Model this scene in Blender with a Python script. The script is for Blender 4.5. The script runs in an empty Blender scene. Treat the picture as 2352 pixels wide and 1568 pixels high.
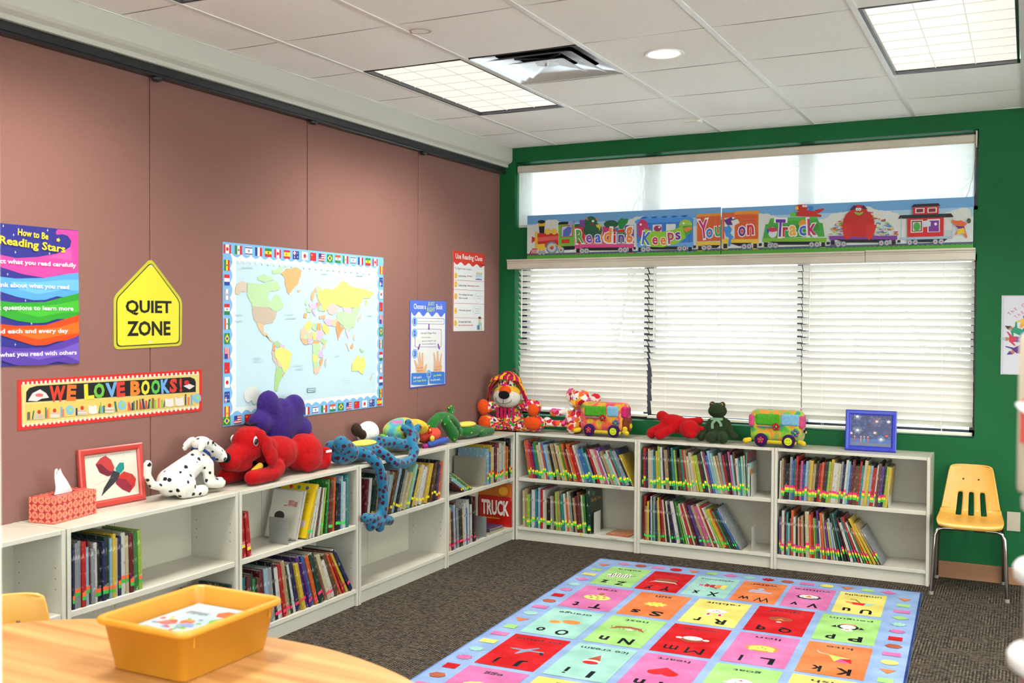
import bpy, math, random
from mathutils import Matrix, Vector, Euler
PI=math.pi; sin=math.sin; cos=math.cos
S=bpy.context.scene
# ---------------- camera ----------------
F_PX=2341.2288; YAW=0.4686; PIT=-0.0221; ROL=0.0052
fw=Vector((-sin(YAW)*cos(PIT),cos(YAW)*cos(PIT),sin(PIT)))
rt=Vector((cos(YAW),sin(YAW),0)); up=rt.cross(fw)
r2=rt*cos(ROL)+up*sin(ROL); u2=up*cos(ROL)-rt*sin(ROL)
cd=bpy.data.cameras.new('camera'); cam=bpy.data.objects.new('camera',cd); S.collection.objects.link(cam)
cam.matrix_world=Matrix((( r2.x,u2.x,-fw.x,3.5188),(r2.y,u2.y,-fw.y,-6.5821),(r2.z,u2.z,-fw.z,1.5292),(0,0,0,1)))
cd.sensor_width=36; cd.lens=36*F_PX/2352; cd.clip_start=.05; cd.clip_end=200
cd.dof.use_dof=True; cd.dof.focus_distance=6.2; cd.dof.aperture_fstop=4.5
S.camera=cam
# ---------------- view, world, lights ----------------
vs=S.view_settings; vs.view_transform='Standard'; vs.look='None'; vs.gamma=1; vs.use_curve_mapping=False
vs.exposure=0.78
def lin(c):
    return c/12.92 if c<=.04045 else ((c+.055)/1.055)**2.4
def hexc(h):
    h=h.lstrip('#'); return tuple(lin(int(h[i:i+2],16)/255) for i in (0,2,4))+(1,)
W=bpy.data.worlds.new('daylight'); S.world=W; W.use_nodes=True
wn=W.node_tree.nodes; wl=W.node_tree.links
SKY=8.0
tc=wn.new('ShaderNodeTexCoord'); nz=wn.new('ShaderNodeTexNoise'); nz.inputs['Scale'].default_value=3
rp=wn.new('ShaderNodeValToRGB'); rp.color_ramp.elements[0].color=(.80,.90,1,1); rp.color_ramp.elements[1].color=(1,1,1,1)
wl.new(tc.outputs['Generated'],nz.inputs['Vector']); wl.new(nz.outputs['Fac'],rp.inputs['Fac']); wl.new(rp.outputs['Color'],wn['Background'].inputs['Color'])
wn['Background'].inputs['Strength'].default_value=SKY
LAMP=.52           # glow of the lamp lenses themselves
LAMP_W=27          # power of each fluorescent fitting, W
LAMP_SPREAD=132     # the prismatic lens cuts off the flat angles
# ---------------- object helpers ----------------
COL=S.collection
def tag(o,label=None,cat=None,group=None,kind=None):
    if label: o['label']=label
    if cat: o['category']=cat
    if group: o['group']=group
    if kind: o['kind']=kind
    return o
def thing(name,label,cat,loc=(0,0,0),rz=0,group=None,rot=None):
    o=bpy.data.objects.new(name,None); COL.objects.link(o); o.location=loc; o.rotation_euler=rot if rot else (0,0,rz)
    o.empty_display_size=.05
    return tag(o,label,cat,group)
# ---------------- materials ----------------
MC={}
def N(m,t): return m.node_tree.nodes.new(t)
def base(name,col,rough=.5,metal=0,spec=.5):
    m=bpy.data.materials.new(name); m.use_nodes=True
    b=m.node_tree.nodes['Principled BSDF']; b.inputs['Base Color'].default_value=hexc(col) if isinstance(col,str) else col
    b.inputs['Roughness'].default_value=rough; b.inputs['Metallic'].default_value=metal; b.inputs['Specular IOR Level'].default_value=spec
    return m,b
def bump(m,b,scale,strength,dist=.002,coord='Object',tex='noise'):
    l=m.node_tree.links; c=N(m,'ShaderNodeTexCoord'); t=N(m,'ShaderNodeTexNoise'); t.inputs['Scale'].default_value=scale; t.inputs['Detail'].default_value=3
    u=N(m,'ShaderNodeBump'); u.inputs['Strength'].default_value=strength; u.inputs['Distance'].default_value=dist
    l.new(c.outputs[coord],t.inputs['Vector']); l.new(t.outputs['Fac'],u.inputs['Height']); l.new(u.outputs['Normal'],b.inputs['Normal'])
    return t
def vary(m,b,ca,cb,scale,lo=.4,hi=.6,coord='Object',stretch=None,detail=2):
    """procedural colour variation between two colours"""
    l=m.node_tree.links; c=N(m,'ShaderNodeTexCoord'); t=N(m,'ShaderNodeTexNoise'); t.inputs['Scale'].default_value=scale; t.inputs['Detail'].default_value=detail
    r=N(m,'ShaderNodeValToRGB'); r.color_ramp.elements[0].position=lo; r.color_ramp.elements[1].position=hi
    r.color_ramp.elements[0].color=hexc(ca); r.color_ramp.elements[1].color=hexc(cb)
    if stretch:
        mp=N(m,'ShaderNodeMapping'); mp.inputs['Scale'].default_value=stretch; l.new(c.outputs[coord],mp.inputs['Vector']); l.new(mp.outputs['Vector'],t.inputs['Vector'])
    else: l.new(c.outputs[coord],t.inputs['Vector'])
    l.new(t.outputs['Fac'],r.inputs['Fac']); l.new(r.outputs['Color'],b.inputs['Base Color'])
    return r
def mix_hex(a,b,t):
    a=a.lstrip('#'); b=b.lstrip('#')
    return '#'+''.join('%02x'%int(round(int(a[i:i+2],16)*(1-t)+int(b[i:i+2],16)*t)) for i in (0,2,4))
def mat(kind,col='#ffffff'):
    k=(kind,col)
    if k in MC: return MC[k]
    n=kind+'_'+col.lstrip('#')
    if kind=='paper': m,b=base(n,col,.55,0,.3)
    elif kind=='gloss': m,b=base(n,col,.3,0,.5)
    elif kind=='plastic': m,b=base(n,col,.38,0,.5); vary(m,b,mix_hex(col,'#000000',.04),mix_hex(col,'#ffffff',.05),6,.3,.7)
    elif kind=='plush':
        m,b=base(n,col,1,0,.1); b.inputs['Sheen Weight'].default_value=.06; b.inputs['Sheen Roughness'].default_value=.5
        vary(m,b,mix_hex(col,'#000000',.10),mix_hex(col,'#ffffff',.03),90,.3,.7); bump(m,b,220,.5,.004)
    elif kind=='felt':
        m,b=base(n,col,1,0,.1); bump(m,b,350,.35,.002)
    elif kind=='laminate': m,b=base(n,col,.28,0,.45); vary(m,b,mix_hex(col,'#000000',.03),col,3,.35,.6); 
    elif kind=='spine':   # printed spine: specks of a second colour like titles and pictures
        m,b=base(n,col,.35,0,.4)
        rr=sum(int(col[i:i+2],16) for i in (1,3,5)); alt='#2a2420' if rr>420 else '#d8d2c0'
        vary(m,b,col,mix_hex(col,alt,.45),75,.56,.66,stretch=(1,1,.6),detail=3)
    elif kind=='rug': m,b=base(n,col,1,0,.05); vary(m,b,mix_hex(col,'#000000',.07),mix_hex(col,'#ffffff',.06),7,.35,.65,detail=6); bump(m,b,400,.5,.003)
    elif kind=='metal': m,b=base(n,col,.16,1,.5)
    elif kind=='metal_plate': m,b=base(n,col,.4,.35)
    elif kind=='emit':
        m,b=base(n,col); b.inputs['Emission Color'].default_value=hexc(col); b.inputs['Emission Strength'].default_value=4.0
    else: m,b=base(n,col,.5)
    MC[k]=m; return m
class G:
    """collects shapes; .obj() links them as ONE mesh object"""
    def __init__(s): s.v=[];s.f=[];s.m=[];s.sm=[];s.mats=[];s.T=None
    def mi(s,m):
        if m not in s.mats: s.mats.append(m)
        return s.mats.index(m)
    def add(s,vs,fs,m,smooth=False):
        o=len(s.v); T=s.T
        for p in vs: s.v.append(tuple(T@Vector(p)) if T is not None else tuple(p))
        i=s.mi(m)
        for f in fs: s.f.append(tuple(o+k for k in f)); s.m.append(i); s.sm.append(smooth)
        return s
    def box(s,a,b,m,bev=0):
        x0,y0,z0=[min(a[i],b[i]) for i in range(3)]; x1,y1,z1=[max(a[i],b[i]) for i in range(3)]
        if bev<=0:
            return s.add([(x0,y0,z0),(x1,y0,z0),(x1,y1,z0),(x0,y1,z0),(x0,y0,z1),(x1,y0,z1),(x1,y1,z1),(x0,y1,z1)],
              [(0,3,2,1),(4,5,6,7),(0,1,5,4),(1,2,6,5),(2,3,7,6),(3,0,4,7)],m)
        c=bev; vs=[];ix={}
        for sx in (0,1):
            for sy in (0,1):
                for sz in (0,1):
                    X=(x0,x1)[sx];Y=(y0,y1)[sy];Z=(z0,z1)[sz];dx=(c,-c)[sx];dy=(c,-c)[sy];dz=(c,-c)[sz]
                    for a_,p in enumerate(((X,Y+dy,Z+dz),(X+dx,Y,Z+dz),(X+dx,Y+dy,Z))):
                        ix[(sx,sy,sz,a_)]=len(vs); vs.append(p)
        fs=[]
        q=[(0,0),(1,0),(1,1),(0,1)]
        for s_ in (0,1):
            o_=q if s_ else q[::-1]
            fs.append(tuple(ix[(s_,a1,b1,0)] for a1,b1 in o_)); fs.append(tuple(ix[(b1,s_,a1,1)] for a1,b1 in o_)); fs.append(tuple(ix[(a1,b1,s_,2)] for a1,b1 in o_))
        cx,cy,cz=(x0+x1)/2,(y0+y1)/2,(z0+z1)/2
        def fix(f):
            p=[Vector(vs[i]) for i in f]; n=(p[1]-p[0]).cross(p[2]-p[0]); c_=sum(p,Vector())/len(p)-Vector((cx,cy,cz))
            return f if n.dot(c_)>0 else f[::-1]
        for a1 in (0,1):
            for b1 in (0,1):
                fs.append((ix[(0,a1,b1,1)],ix[(0,a1,b1,2)],ix[(1,a1,b1,2)],ix[(1,a1,b1,1)]))
                fs.append((ix[(a1,0,b1,0)],ix[(a1,0,b1,2)],ix[(a1,1,b1,2)],ix[(a1,1,b1,0)]))
                fs.append((ix[(a1,b1,0,0)],ix[(a1,b1,0,1)],ix[(a1,b1,1,1)],ix[(a1,b1,1,0)]))
                for c1 in (0,1): pass
        for a1 in (0,1):
            for b1 in (0,1):
                for c1 in (0,1): fs.append((ix[(a1,b1,c1,0)],ix[(a1,b1,c1,1)],ix[(a1,b1,c1,2)]))
        return s.add(vs,[fix(f) for f in fs],m)
    def ring_loft(s,rings,m,closed=True,caps=True,smooth=True):
        n=len(rings[0]); vs=[p for r in rings for p in r]; fs=[]
        for i in range(len(rings)-1):
            for j in range(n if closed else n-1):
                a=i*n+j;b=i*n+(j+1)%n; fs.append((a,b,b+n,a+n))
        s.add(vs,fs,m,smooth)
        if caps and closed:
            s.add(rings[0],[tuple(range(n))[::-1]],m); s.add(rings[-1],[tuple(range(n))],m)
        return s
    def tube(s,pts,r,m,seg=8,caps=True):
        pts=[Vector(p) for p in pts]; rs=r if isinstance(r,(list,tuple)) else [r]*len(pts); rings=[]; pu=None
        for i,p in enumerate(pts):
            d=(pts[min(i+1,len(pts)-1)]-pts[max(i-1,0)]).normalized()
            if pu is None: pu=Vector((0,0,1)) if abs(d.z)<.9 else Vector((1,0,0))
            a=d.cross(pu)
            if a.length<1e-5: a=d.cross(Vector((0,1,0)))
            a.normalize(); b=a.cross(d).normalized(); pu=b
            rings.append([tuple(p+a*cos(2*PI*k/seg)*rs[i]+b*sin(2*PI*k/seg)*rs[i]) for k in range(seg)])
        return s.ring_loft(rings,m,caps=caps)
    def cyl(s,c,r,h,m,seg=24,r1=None):
        r1=r if r1 is None else r1
        R=[[(c[0]+q*cos(2*PI*k/seg),c[1]+q*sin(2*PI*k/seg),z) for k in range(seg)] for q,z in ((r,c[2]),(r1,c[2]+h))]
        return s.ring_loft(R,m)
    def lathe(s,c,prof,m,seg=24,closed=False):
        R=[[(c[0]+q*cos(2*PI*k/seg),c[1]+q*sin(2*PI*k/seg),c[2]+z) for k in range(seg)] for q,z in prof]
        return s.ring_loft(R,m,caps=False)
    def ell(s,c,r,m,rot=(0,0,0),seg=16,rings=10):
        E=Euler(rot).to_matrix(); R=[]
        for i in range(rings+1):
            t=PI*i/rings; R.append([tuple(Vector(c)+E@Vector((r[0]*sin(t)*cos(2*PI*k/seg),r[1]*sin(t)*sin(2*PI*k/seg),-r[2]*cos(t)))) for k in range(seg)])
        return s.ring_loft(R,m,caps=False)
    def cap(s,p,q,r0,r1,m,seg=14):
        p=Vector(p);q=Vector(q);d=(q-p); L=d.length; d.normalize()
        a=d.cross(Vector((0,0,1)) if abs(d.z)<.9 else Vector((1,0,0))).normalized(); b=a.cross(d)
        R=[]
        for i in range(5):
            t=PI/2*i/4; R.append((p-d*r0*cos(t),r0*sin(t)))
        for i in range(5):
            t=PI/2*i/4; R.append((q+d*r1*sin(t),r1*cos(t)))
        return s.ring_loft([[tuple(c+a*cos(2*PI*k/seg)*w+b*sin(2*PI*k/seg)*w) for k in range(seg)] for c,w in R],m,caps=False)
    def prism(s,poly,T,h,m):
        """poly 2D list, T: 4x4 placing local xy plane, extruded by h along local z"""
        n=len(poly); vs=[tuple(T@Vector((x,y,0))) for x,y in poly]+[tuple(T@Vector((x,y,h))) for x,y in poly]
        return s.add(vs,[tuple(range(n))[::-1],tuple(range(n,2*n))]+[(i,(i+1)%n,n+(i+1)%n,n+i) for i in range(n)],m)
    def obj(s,name,parent=None,off=(0,0,0)):
        me=bpy.data.meshes.new(name)
        ox,oy,oz=off
        me.from_pydata([(x-ox,y-oy,z-oz) for x,y,z in s.v],[],s.f)
        for m in s.mats: me.materials.append(m)
        me.polygons.foreach_set('material_index',s.m); me.polygons.foreach_set('use_smooth',s.sm); me.update()
        o=bpy.data.objects.new(name,me); COL.objects.link(o)
        if parent: o.parent=parent
        return o
def struct(o): o['kind']='structure'; return o
def solo(g,name,label,cat,group=None,loc=None):
    """a thing that is one mesh, origin at its base"""
    if loc is None:
        xs=[v[0] for v in g.v];ys=[v[1] for v in g.v];zs=[v[2] for v in g.v]; loc=((min(xs)+max(xs))/2,(min(ys)+max(ys))/2,min(zs))
    o=g.obj(name,off=loc); o.location=loc; return tag(o,label,cat,group)
def plush(g,name,parent=None,off=(0,0,0),vox=.006,it=6):
    o=g.obj(name,parent,off)
    r=o.modifiers.new('r','REMESH'); r.mode='VOXEL'; r.voxel_size=vox; r.use_smooth_shade=True
    m=o.modifiers.new('s','SMOOTH'); m.factor=.5; m.iterations=it
    return o
# ---- flat artwork ----
def homog(src):
    """image quad (tl,tr,br,bl) -> unit square u right, v up"""
    dst=[(0,1),(1,1),(1,0),(0,0)]; A=[];B=[]
    for (x,y),(u,v) in zip(src,dst):
        A.append([x,y,1,0,0,0,-u*x,-u*y]);B.append(u); A.append([0,0,0,x,y,1,-v*x,-v*y]);B.append(v)
    n=8
    M=[r[:]+[b] for r,b in zip(A,B)]
    for i in range(n):
        p=max(range(i,n),key=lambda k:abs(M[k][i])); M[i],M[p]=M[p],M[i]
        for k in range(n):
            if k!=i:
                f=M[k][i]/M[i][i]
                for j in range(i,n+1): M[k][j]-=f*M[i][j]
    h=[M[i][n]/M[i][i] for i in range(n)]
    def f(x,y):
        w=h[6]*x+h[7]*y+1; return ((h[0]*x+h[1]*y+h[2])/w,(h[3]*x+h[4]*y+h[5])/w)
    return f
TXT={}
def text_mesh(body,bold=0.0,space=1.0):
    k=(body,bold,space)
    if k in TXT: return TXT[k]
    c=bpy.data.curves.new('t','FONT'); c.body=body; c.size=1; c.align_x='CENTER'; c.align_y='CENTER'; c.offset=bold; c.resolution_u=2; c.space_character=space
    o=bpy.data.objects.new('t',c); COL.objects.link(o)
    bpy.context.view_layer.update()
    me=bpy.data.meshes.new_from_object(o.evaluated_get(bpy.context.evaluated_depsgraph_get()))
    vs=[(v.co.x,v.co.y) for v in me.vertices]; fs=[tuple(p.vertices) for p in me.polygons]
    bpy.data.objects.remove(o); bpy.data.curves.remove(c); bpy.data.meshes.remove(me)
    xs=[v[0] for v in vs]; ys=[v[1] for v in vs]
    if vs:
        cx=(min(xs)+max(xs))/2; cy=(min(ys)+max(ys))/2; vs=[(x-cx,y-cy) for x,y in vs]
        TXT[k]=(vs,fs,max(xs)-min(xs),max(ys)-min(ys))
    else: TXT[k]=(vs,fs,1,1)
    return TXT[k]
class Art:
    """artwork printed on a sheet; origin o, right axis U (full width), up axis V (full height), facing normal n"""
    def __init__(s,o,U,V,kind='paper',step=.00035,warp=None,mp=None):
        s.o=Vector(o);s.U=Vector(U);s.V=Vector(V);s.n=s.U.cross(s.V).normalized();s.g=G();s.kind=kind;s.k=1;s.step=step;s.mp=mp
        s.w=s.U.length;s.h=s.V.length
    clamp=None; cnt=0
    def P(s,u,v,k=None):
        if s.clamp: u=min(max(u,s.clamp[0]),s.clamp[1]); v=min(max(v,s.clamp[2]),s.clamp[3])
        return tuple(s.o+s.U*u+s.V*v+s.n*((s.k if k is None else k)*s.step+s.cnt*5e-6))
    def q(s,pt): return s.mp(*pt) if s.mp else pt
    def sheet(s,col,thick=.001,poly=None):
        poly=poly or [(0,0),(1,0),(1,1),(0,1)]
        n=len(poly); a=[tuple(s.o+s.U*u+s.V*v-s.n*thick) for u,v in poly]; b=[tuple(s.o+s.U*u+s.V*v) for u,v in poly]
        s.g.add(a+b,[tuple(range(n))[::-1],tuple(range(n,2*n))]+[(i,(i+1)%n,n+(i+1)%n,n+i) for i in range(n)],mat(s.kind,col)); return s
    def up(s): s.k+=1; return s
    def poly(s,pts,col,raw=False,kind=None):
        pts=[p if raw else s.q(p) for p in pts]; s.cnt+=1
        s.g.add([s.P(*p) for p in pts],[tuple(range(len(pts)))],mat(kind or s.kind,col)); return s
    def rect(s,u0,v0,u1,v1,col): return s.poly([(u0,v0),(u1,v0),(u1,v1),(u0,v1)],col)
    def disc(s,c,rx,ry,col,seg=14,a0=0,a1=2*PI,raw=False,star=0):
        pts=[]
        for i in range(seg):
            a=a0+(a1-a0)*i/seg; f=1-(star if i%2 else 0); pts.append((c[0]+rx*f*cos(a),c[1]+ry*f*sin(a)))
        return s.poly(pts,col,raw)
    def line(s,a,b,w,col):
        """line between two mapped points, w in metres"""
        a=s.q(a);b=s.q(b); A=Vector((a[0]*s.w,a[1]*s.h));B=Vector((b[0]*s.w,b[1]*s.h)); d=(B-A); 
        if d.length<1e-9: return s
        d.normalize(); n=Vector((-d.y,d.x))*w/2
        return s.poly([((p.x)/s.w,(p.y)/s.h) for p in (A-n,B-n,B+n,A+n)],col,raw=True)
    def text(s,body,c,h,w,col,bold=.02,rot=0,raw=False,outline=None,ow=.05,shear=0):
        """centre c; h = height, w = width of the inked box in metres"""
        if outline:
            k=s.k; s.text(body,c,h+ow*h*2,w+ow*h*2,outline,bold+.03,rot,raw,shear=shear); s.up()
        vs,fs,tw,th=text_mesh(body,bold)
        s.cnt+=1; c=c if raw else s.q(c); sx=w/tw; sy=h/th; cr,sr=cos(rot),sin(rot); out=[]
        for x,y in vs:
            X=x*sx+y*sy*shear; Y=y*sy; X,Y=X*cr-Y*sr,X*sr+Y*cr
            out.append(s.P(c[0]+X/s.w,c[1]+Y/s.h))
        s.g.add(out,fs,mat(s.kind,col)); return s
# ================= SETTING =================
H=2.761; XP=.085; TX=.5915; TY=.6096; GX=.523; GY=-2.3536
XR=7.4; YB=-10.6
random.seed(7)
# floor : patterned carpet
m,b=base('carpet','#4b433c',1,0,.05)
l=m.node_tree.links; c=N(m,'ShaderNodeTexCoord'); mp=N(m,'ShaderNodeMapping'); mp.inputs['Rotation'].default_value=(0,0,.0); mp.inputs['Scale'].default_value=(1,1,1)
w1=N(m,'ShaderNodeTexWave'); w1.inputs['Scale'].default_value=22; w1.inputs['Distortion'].default_value=5; w1.inputs['Detail Scale'].default_value=6; w1.bands_direction='X'
br=N(m,'ShaderNodeTexBrick'); br.inputs['Scale'].default_value=7; br.offset=.5; br.inputs['Mortar Size'].default_value=.0
br.inputs['Color1'].default_value=(0,0,0,1); br.inputs['Color2'].default_value=(1,1,1,1); br.inputs['Brick Width'].default_value=.6; br.inputs['Row Height'].default_value=.5
n1=N(m,'ShaderNodeTexNoise'); n1.inputs['Scale'].default_value=38; n1.inputs['Detail'].default_value=2
n2=N(m,'ShaderNodeTexVoronoi'); n2.inputs['Scale'].default_value=26
w2=N(m,'ShaderNodeTexWave'); w2.inputs['Scale'].default_value=22; w2.inputs['Distortion'].default_value=5; w2.bands_direction='Y'
mx=N(m,'ShaderNodeMix'); mx.data_type='FLOAT'
l.new(c.outputs['Object'],mp.inputs['Vector'])
for t in (w1,w2,br,n1,n2): l.new(mp.outputs['Vector'],t.inputs['Vector'])
l.new(br.outputs['Color'],mx.inputs[0]); l.new(w1.outputs['Fac'],mx.inputs[2]); l.new(w2.outputs['Fac'],mx.inputs[3])
mu=N(m,'ShaderNodeMath'); mu.operation='MULTIPLY'; l.new(mx.outputs[0],mu.inputs[0]); l.new(n1.outputs['Fac'],mu.inputs[1])
r=N(m,'ShaderNodeValToRGB'); r.color_ramp.elements[0].position=.20; r.color_ramp.elements[1].position=.46
r.color_ramp.elements[0].color=hexc('#231f1c'); r.color_ramp.elements[1].color=hexc('#5f5648')
l.new(mu.outputs[0],r.inputs['Fac']); l.new(r.outputs['Color'],b.inputs['Base Color'])
bu=N(m,'ShaderNodeBump'); bu.inputs['Strength'].default_value=.6; bu.inputs['Distance'].default_value=.004; l.new(mu.outputs[0],bu.inputs['Height']); l.new(bu.outputs['Normal'],b.inputs['Normal'])
CARPET=m
struct(G().box((-.15,YB,-.1),(XR+.15,.2,0),CARPET).obj('floor'))
# left: folding acoustic partition of fabric panels
m,b=base('partition_fabric','#a8807a',.95,0,.15)
l=m.node_tree.links
vary(m,b,'#735149','#7d5950',260,.35,.65); bump(m,b,500,.3,.001)
FAB=m
g=G()
ys=[YB+.05,-9.9,-8.82,-7.72,-6.62,-5.51,-4.41,-3.31,-2.22,-1.115,-.005]
for i in range(len(ys)-1): g.box((-.02,ys[i]+.0025,.02),(XP,ys[i+1]-.0025,2.575),FAB,.002)
g.box((-.06,YB,.0),(-.03,0,2.6),mat('paint','#2c2320'))
struct(g.obj('wall_left'))
# partition track and bulkhead above it
BLK=mat('gloss','#1d1f22'); WHT=mat('paint','#b5b2a8'); 
g=G(); g.box((-.1,YB,2.575),(.128,-.002,2.622),BLK,.002); g.box((.128,YB,2.585),(.136,-.002,2.592),BLK)
struct(g.obj('trim_1'))
g=G()
poly=[(-.1,2.622),(.146,2.622),(.150,2.630),(.148,2.642),(.160,2.648),(.172,2.655),(.1832,2.668),(.1832,H),(-.1,H)]
T=Matrix(((1,0,0,0),(0,0,1,YB),(0,1,0,0),(0,0,0,1)))
n=len(poly)
vs=[(x,YB,z) for x,z in poly]+[(x,-.001,z) for x,z in poly]
g.add(vs,[tuple(range(n)),tuple(range(n,2*n))[::-1]]+[(i,n+i,n+(i+1)%n,(i+1)%n) for i in range(n)],WHT)
struct(g.obj('trim_2'))
for k,y in enumerate((-3.30,-2.21,-1.105)):
    g=G(); g.ell((.118,y,2.566),(.022,.026,.013),mat('plastic','#17181a'),seg=12,rings=8); g.box((.10,y-.014,2.566),(.13,y+.014,2.576),BLK)
    solo(g,'track_stop','small black stopper under the track above the %s partition seam'%('leftmost','middle','rightmost')[k],'hardware','stoppers under the black partition track')
# back wall with two window openings
GRN='#0e4f2a'
m,b=base('green_paint',GRN,.6,0,.2); vary(m,b,'#0a4f27','#0c572c',2.2,.3,.7); bump(m,b,120,.08,.001); GR=m
OX0,OX1=.205,3.245; LZ0,LZ1=.84,1.93; UZ0,UZ1=2.185,2.655; WT=.2
g=G(); g.box((-.1,0,0),(OX0,WT,H+.1),GR); g.box((OX1,0,0),(XR+.15,WT,H+.1),GR)
g.box((OX0,0,0),(OX1,WT,LZ0),GR); g.box((OX0,0,LZ1),(OX1,WT,UZ0),GR); g.box((OX0,0,UZ1),(OX1,WT,H+.1),GR)
struct(g.obj('wall_back'))
m,b=base('cream_paint','#e6dfd0',.6,0,.3); vary(m,b,'#e2dac9','#e9e2d3',2,.3,.7); CRM=m
RW=(-9.6,-1.4,.75,2.55); FW=(.7,6.8,.75,2.55)  # openings for the two added windows that let in extra daylight
g=G(); g.box((XR,YB,0),(XR+.15,0,RW[2]),CRM); g.box((XR,YB,RW[3]),(XR+.15,0,H+.1),CRM); g.box((XR,YB,RW[2]),(XR+.15,RW[0],RW[3]),CRM); g.box((XR,RW[1],RW[2]),(XR+.15,0,RW[3]),CRM)
struct(g.obj('wall_right'))
g=G(); g.box((-.15,YB-.15,0),(XR+.15,YB,FW[2]),CRM); g.box((-.15,YB-.15,FW[3]),(XR+.15,YB,H+.1),CRM); g.box((-.15,YB-.15,FW[2]),(FW[0],YB,FW[3]),CRM); g.box((FW[1],YB-.15,FW[2]),(XR+.15,YB,FW[3]),CRM)
struct(g.obj('wall_front'))
m,b=base('oak_base','#8b6140',.45); vary(m,b,'#80573a','#966a48',14,.35,.65,stretch=(.12,1,1)); OAKB=m
struct(G().box((3.04,-.015,0),(XR,0,.10),OAKB,.003).obj('baseboard_back'))
struct(G().box((XR-.015,YB,0),(XR,-.02,.10),OAKB,.003).obj('baseboard_right'))
# near left, a painted door frame the view just catches
g=G(); g.box((2.24,-5.80,0),(2.3555,-5.72,2.62),CRM,.004)
struct(g.obj('trim_3'))
# ceiling: tiles, runners, cells for lamps and vent
m,b=base('ceiling_tile','#d9d3ca',.9,0,.1)
vary(m,b,'#e4e1dd','#f4f3f0',190,.30,.44,detail=4); TILE=m
l=m.node_tree.links; bump(m,b,160,.35,.002)
stain=None
BRN=mat('paint','#4a3026')
cells_lamp={}   # (i,j) cells taken by 2x4 lamps: i column, j start
lamps=[(i,j) for i in (0,4,8) for j in (0,-4,-8,-12)]
taken={}
for (i,j) in lamps:
    taken[(i,j)]=1; taken[(i,j+1)]=1
taken[(1,0)]=1
cans=[(2,0),(6,-3),(6,-8),(2,-7)]
g=G()
imin,imax=-1,12; jmin,jmax=-14,4
def sag(u,v): return -.006*(1-(2*u-1)**2)*(.35+.65*(1-(2*v-1)**2))
for i in range(imin,imax):
    for j in range(jmin,jmax):
        if (i,j) in taken: continue
        x0=GX+i*TX; x1=x0+TX; y0=GY+j*TY; y1=y0+TY
        x0=max(x0,.15); x1=min(x1,XR+.02); y1=min(y1,.02); y0=max(y0,YB)
        if x1-x0<.02 or y1-y0<.02: continue
        y0+=.0042; y1-=.0042
        if (i,j) in cans:   # tile with a round hole
            cx,cy=(x0+x1)/2,(y0+y1)/2
            if (i,j)==(2,0): cx,cy=1.998,-2.030
            rad=.075; n=24; inner=[(cx+rad*cos(2*PI*k/n),cy+rad*sin(2*PI*k/n),H) for k in range(n)]
            outer=[]
            for k in range(n):
                a=2*PI*k/n; dx,dy=cos(a),sin(a)
                t=min((x1-cx)/dx if dx>1e-9 else 9,(x0-cx)/dx if dx<-1e-9 else 9,(y1-cy)/dy if dy>1e-9 else 9,(y0-cy)/dy if dy<-1e-9 else 9)
                outer.append((cx+dx*t,cy+dy*t,H))
            g.add(inner+outer,[(k,n+k,n+(k+1)%n,(k+1)%n) for k in range(n)],TILE)
            for (cxn,cyn) in ((x0,y0),(x1,y0),(x1,y1),(x0,y1)):
                best=sorted(range(n),key=lambda k:(outer[k][0]-cxn)**2+(outer[k][1]-cyn)**2)[:2]
                g.add([(cxn,cyn,H),outer[best[0]],outer[best[1]]],[(0,1,2)],TILE)
            continue
        n=4; vs=[];fs=[]
        for a in range(n+1):
            for bb in range(n+1):
                u=a/n;v=bb/n; vs.append((x0+(x1-x0)*u,y0+(y1-y0)*v,H+sag(u,v)))
        for a in range(n):
            for bb in range(n):
                k=a*(n+1)+bb; fs.append((k,k+1,k+n+2,k+n+1))
        g.add(vs,fs,TILE,True)
        for (A,B) in (((x0,y0),(x1,y0)),((x1,y0),(x1,y1)),((x1,y1),(x0,y1)),((x0,y1),(x0,y0))):
            g.add([(A[0],A[1],H),(B[0],B[1],H),(B[0],B[1],H+.012),(A[0],A[1],H+.012)],[(0,1,2,3)],TILE)
# plenum lid just above the tiles (dark seams), open over the recessed cells
for i in range(imin,imax):
    for j in range(jmin,jmax):
        x0=GX+i*TX; y0=GY+j*TY
        if (i,j) in taken or (i,j) in cans: continue
        g.box((x0,y0,H+.013),(x0+TX,y0+TY,H+.02),BRN)
g.box((-.15,YB,H+.35),(XR+.15,.2,H+.4),BRN)
ST=base('stain','#c3a888',.9,0,.1)[0]; n=28
for ra,rb,da in ((.048,.038,0),):
    A_=[(.98+.205+ra*(1+.10*sin(3*2*PI*k/n))*cos(2*PI*k/n),-2.86+ra*.9*(1+.08*sin(2*2*PI*k/n))*sin(2*PI*k/n),H-.0085) for k in range(n)]
    B_=[(.98+.205+rb*(1+.10*sin(3*2*PI*k/n))*cos(2*PI*k/n),-2.86+rb*.9*(1+.08*sin(2*2*PI*k/n))*sin(2*PI*k/n),H-.0085) for k in range(n)]
    g.add(A_+B_,[(k,(k+1)%n,n+(k+1)%n,n+k) for k in range(n)],ST)
struct(g.obj('ceiling'))
g=G()
for i in range(0,imax):
    x=GX+i*TX; g.box((x-.012,YB,H-.004),(x+.012,.0,H+.006),mat('gloss','#dedcd8'))
g.box((.1832,YB,H-.003),(.195,-.01,H+.005),mat('gloss','#dedcd8')); g.box((.19,-.012,H-.003),(XR,0,H+.005),mat('gloss','#dedcd8'))
struct(g.obj('trim_4'))
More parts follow.
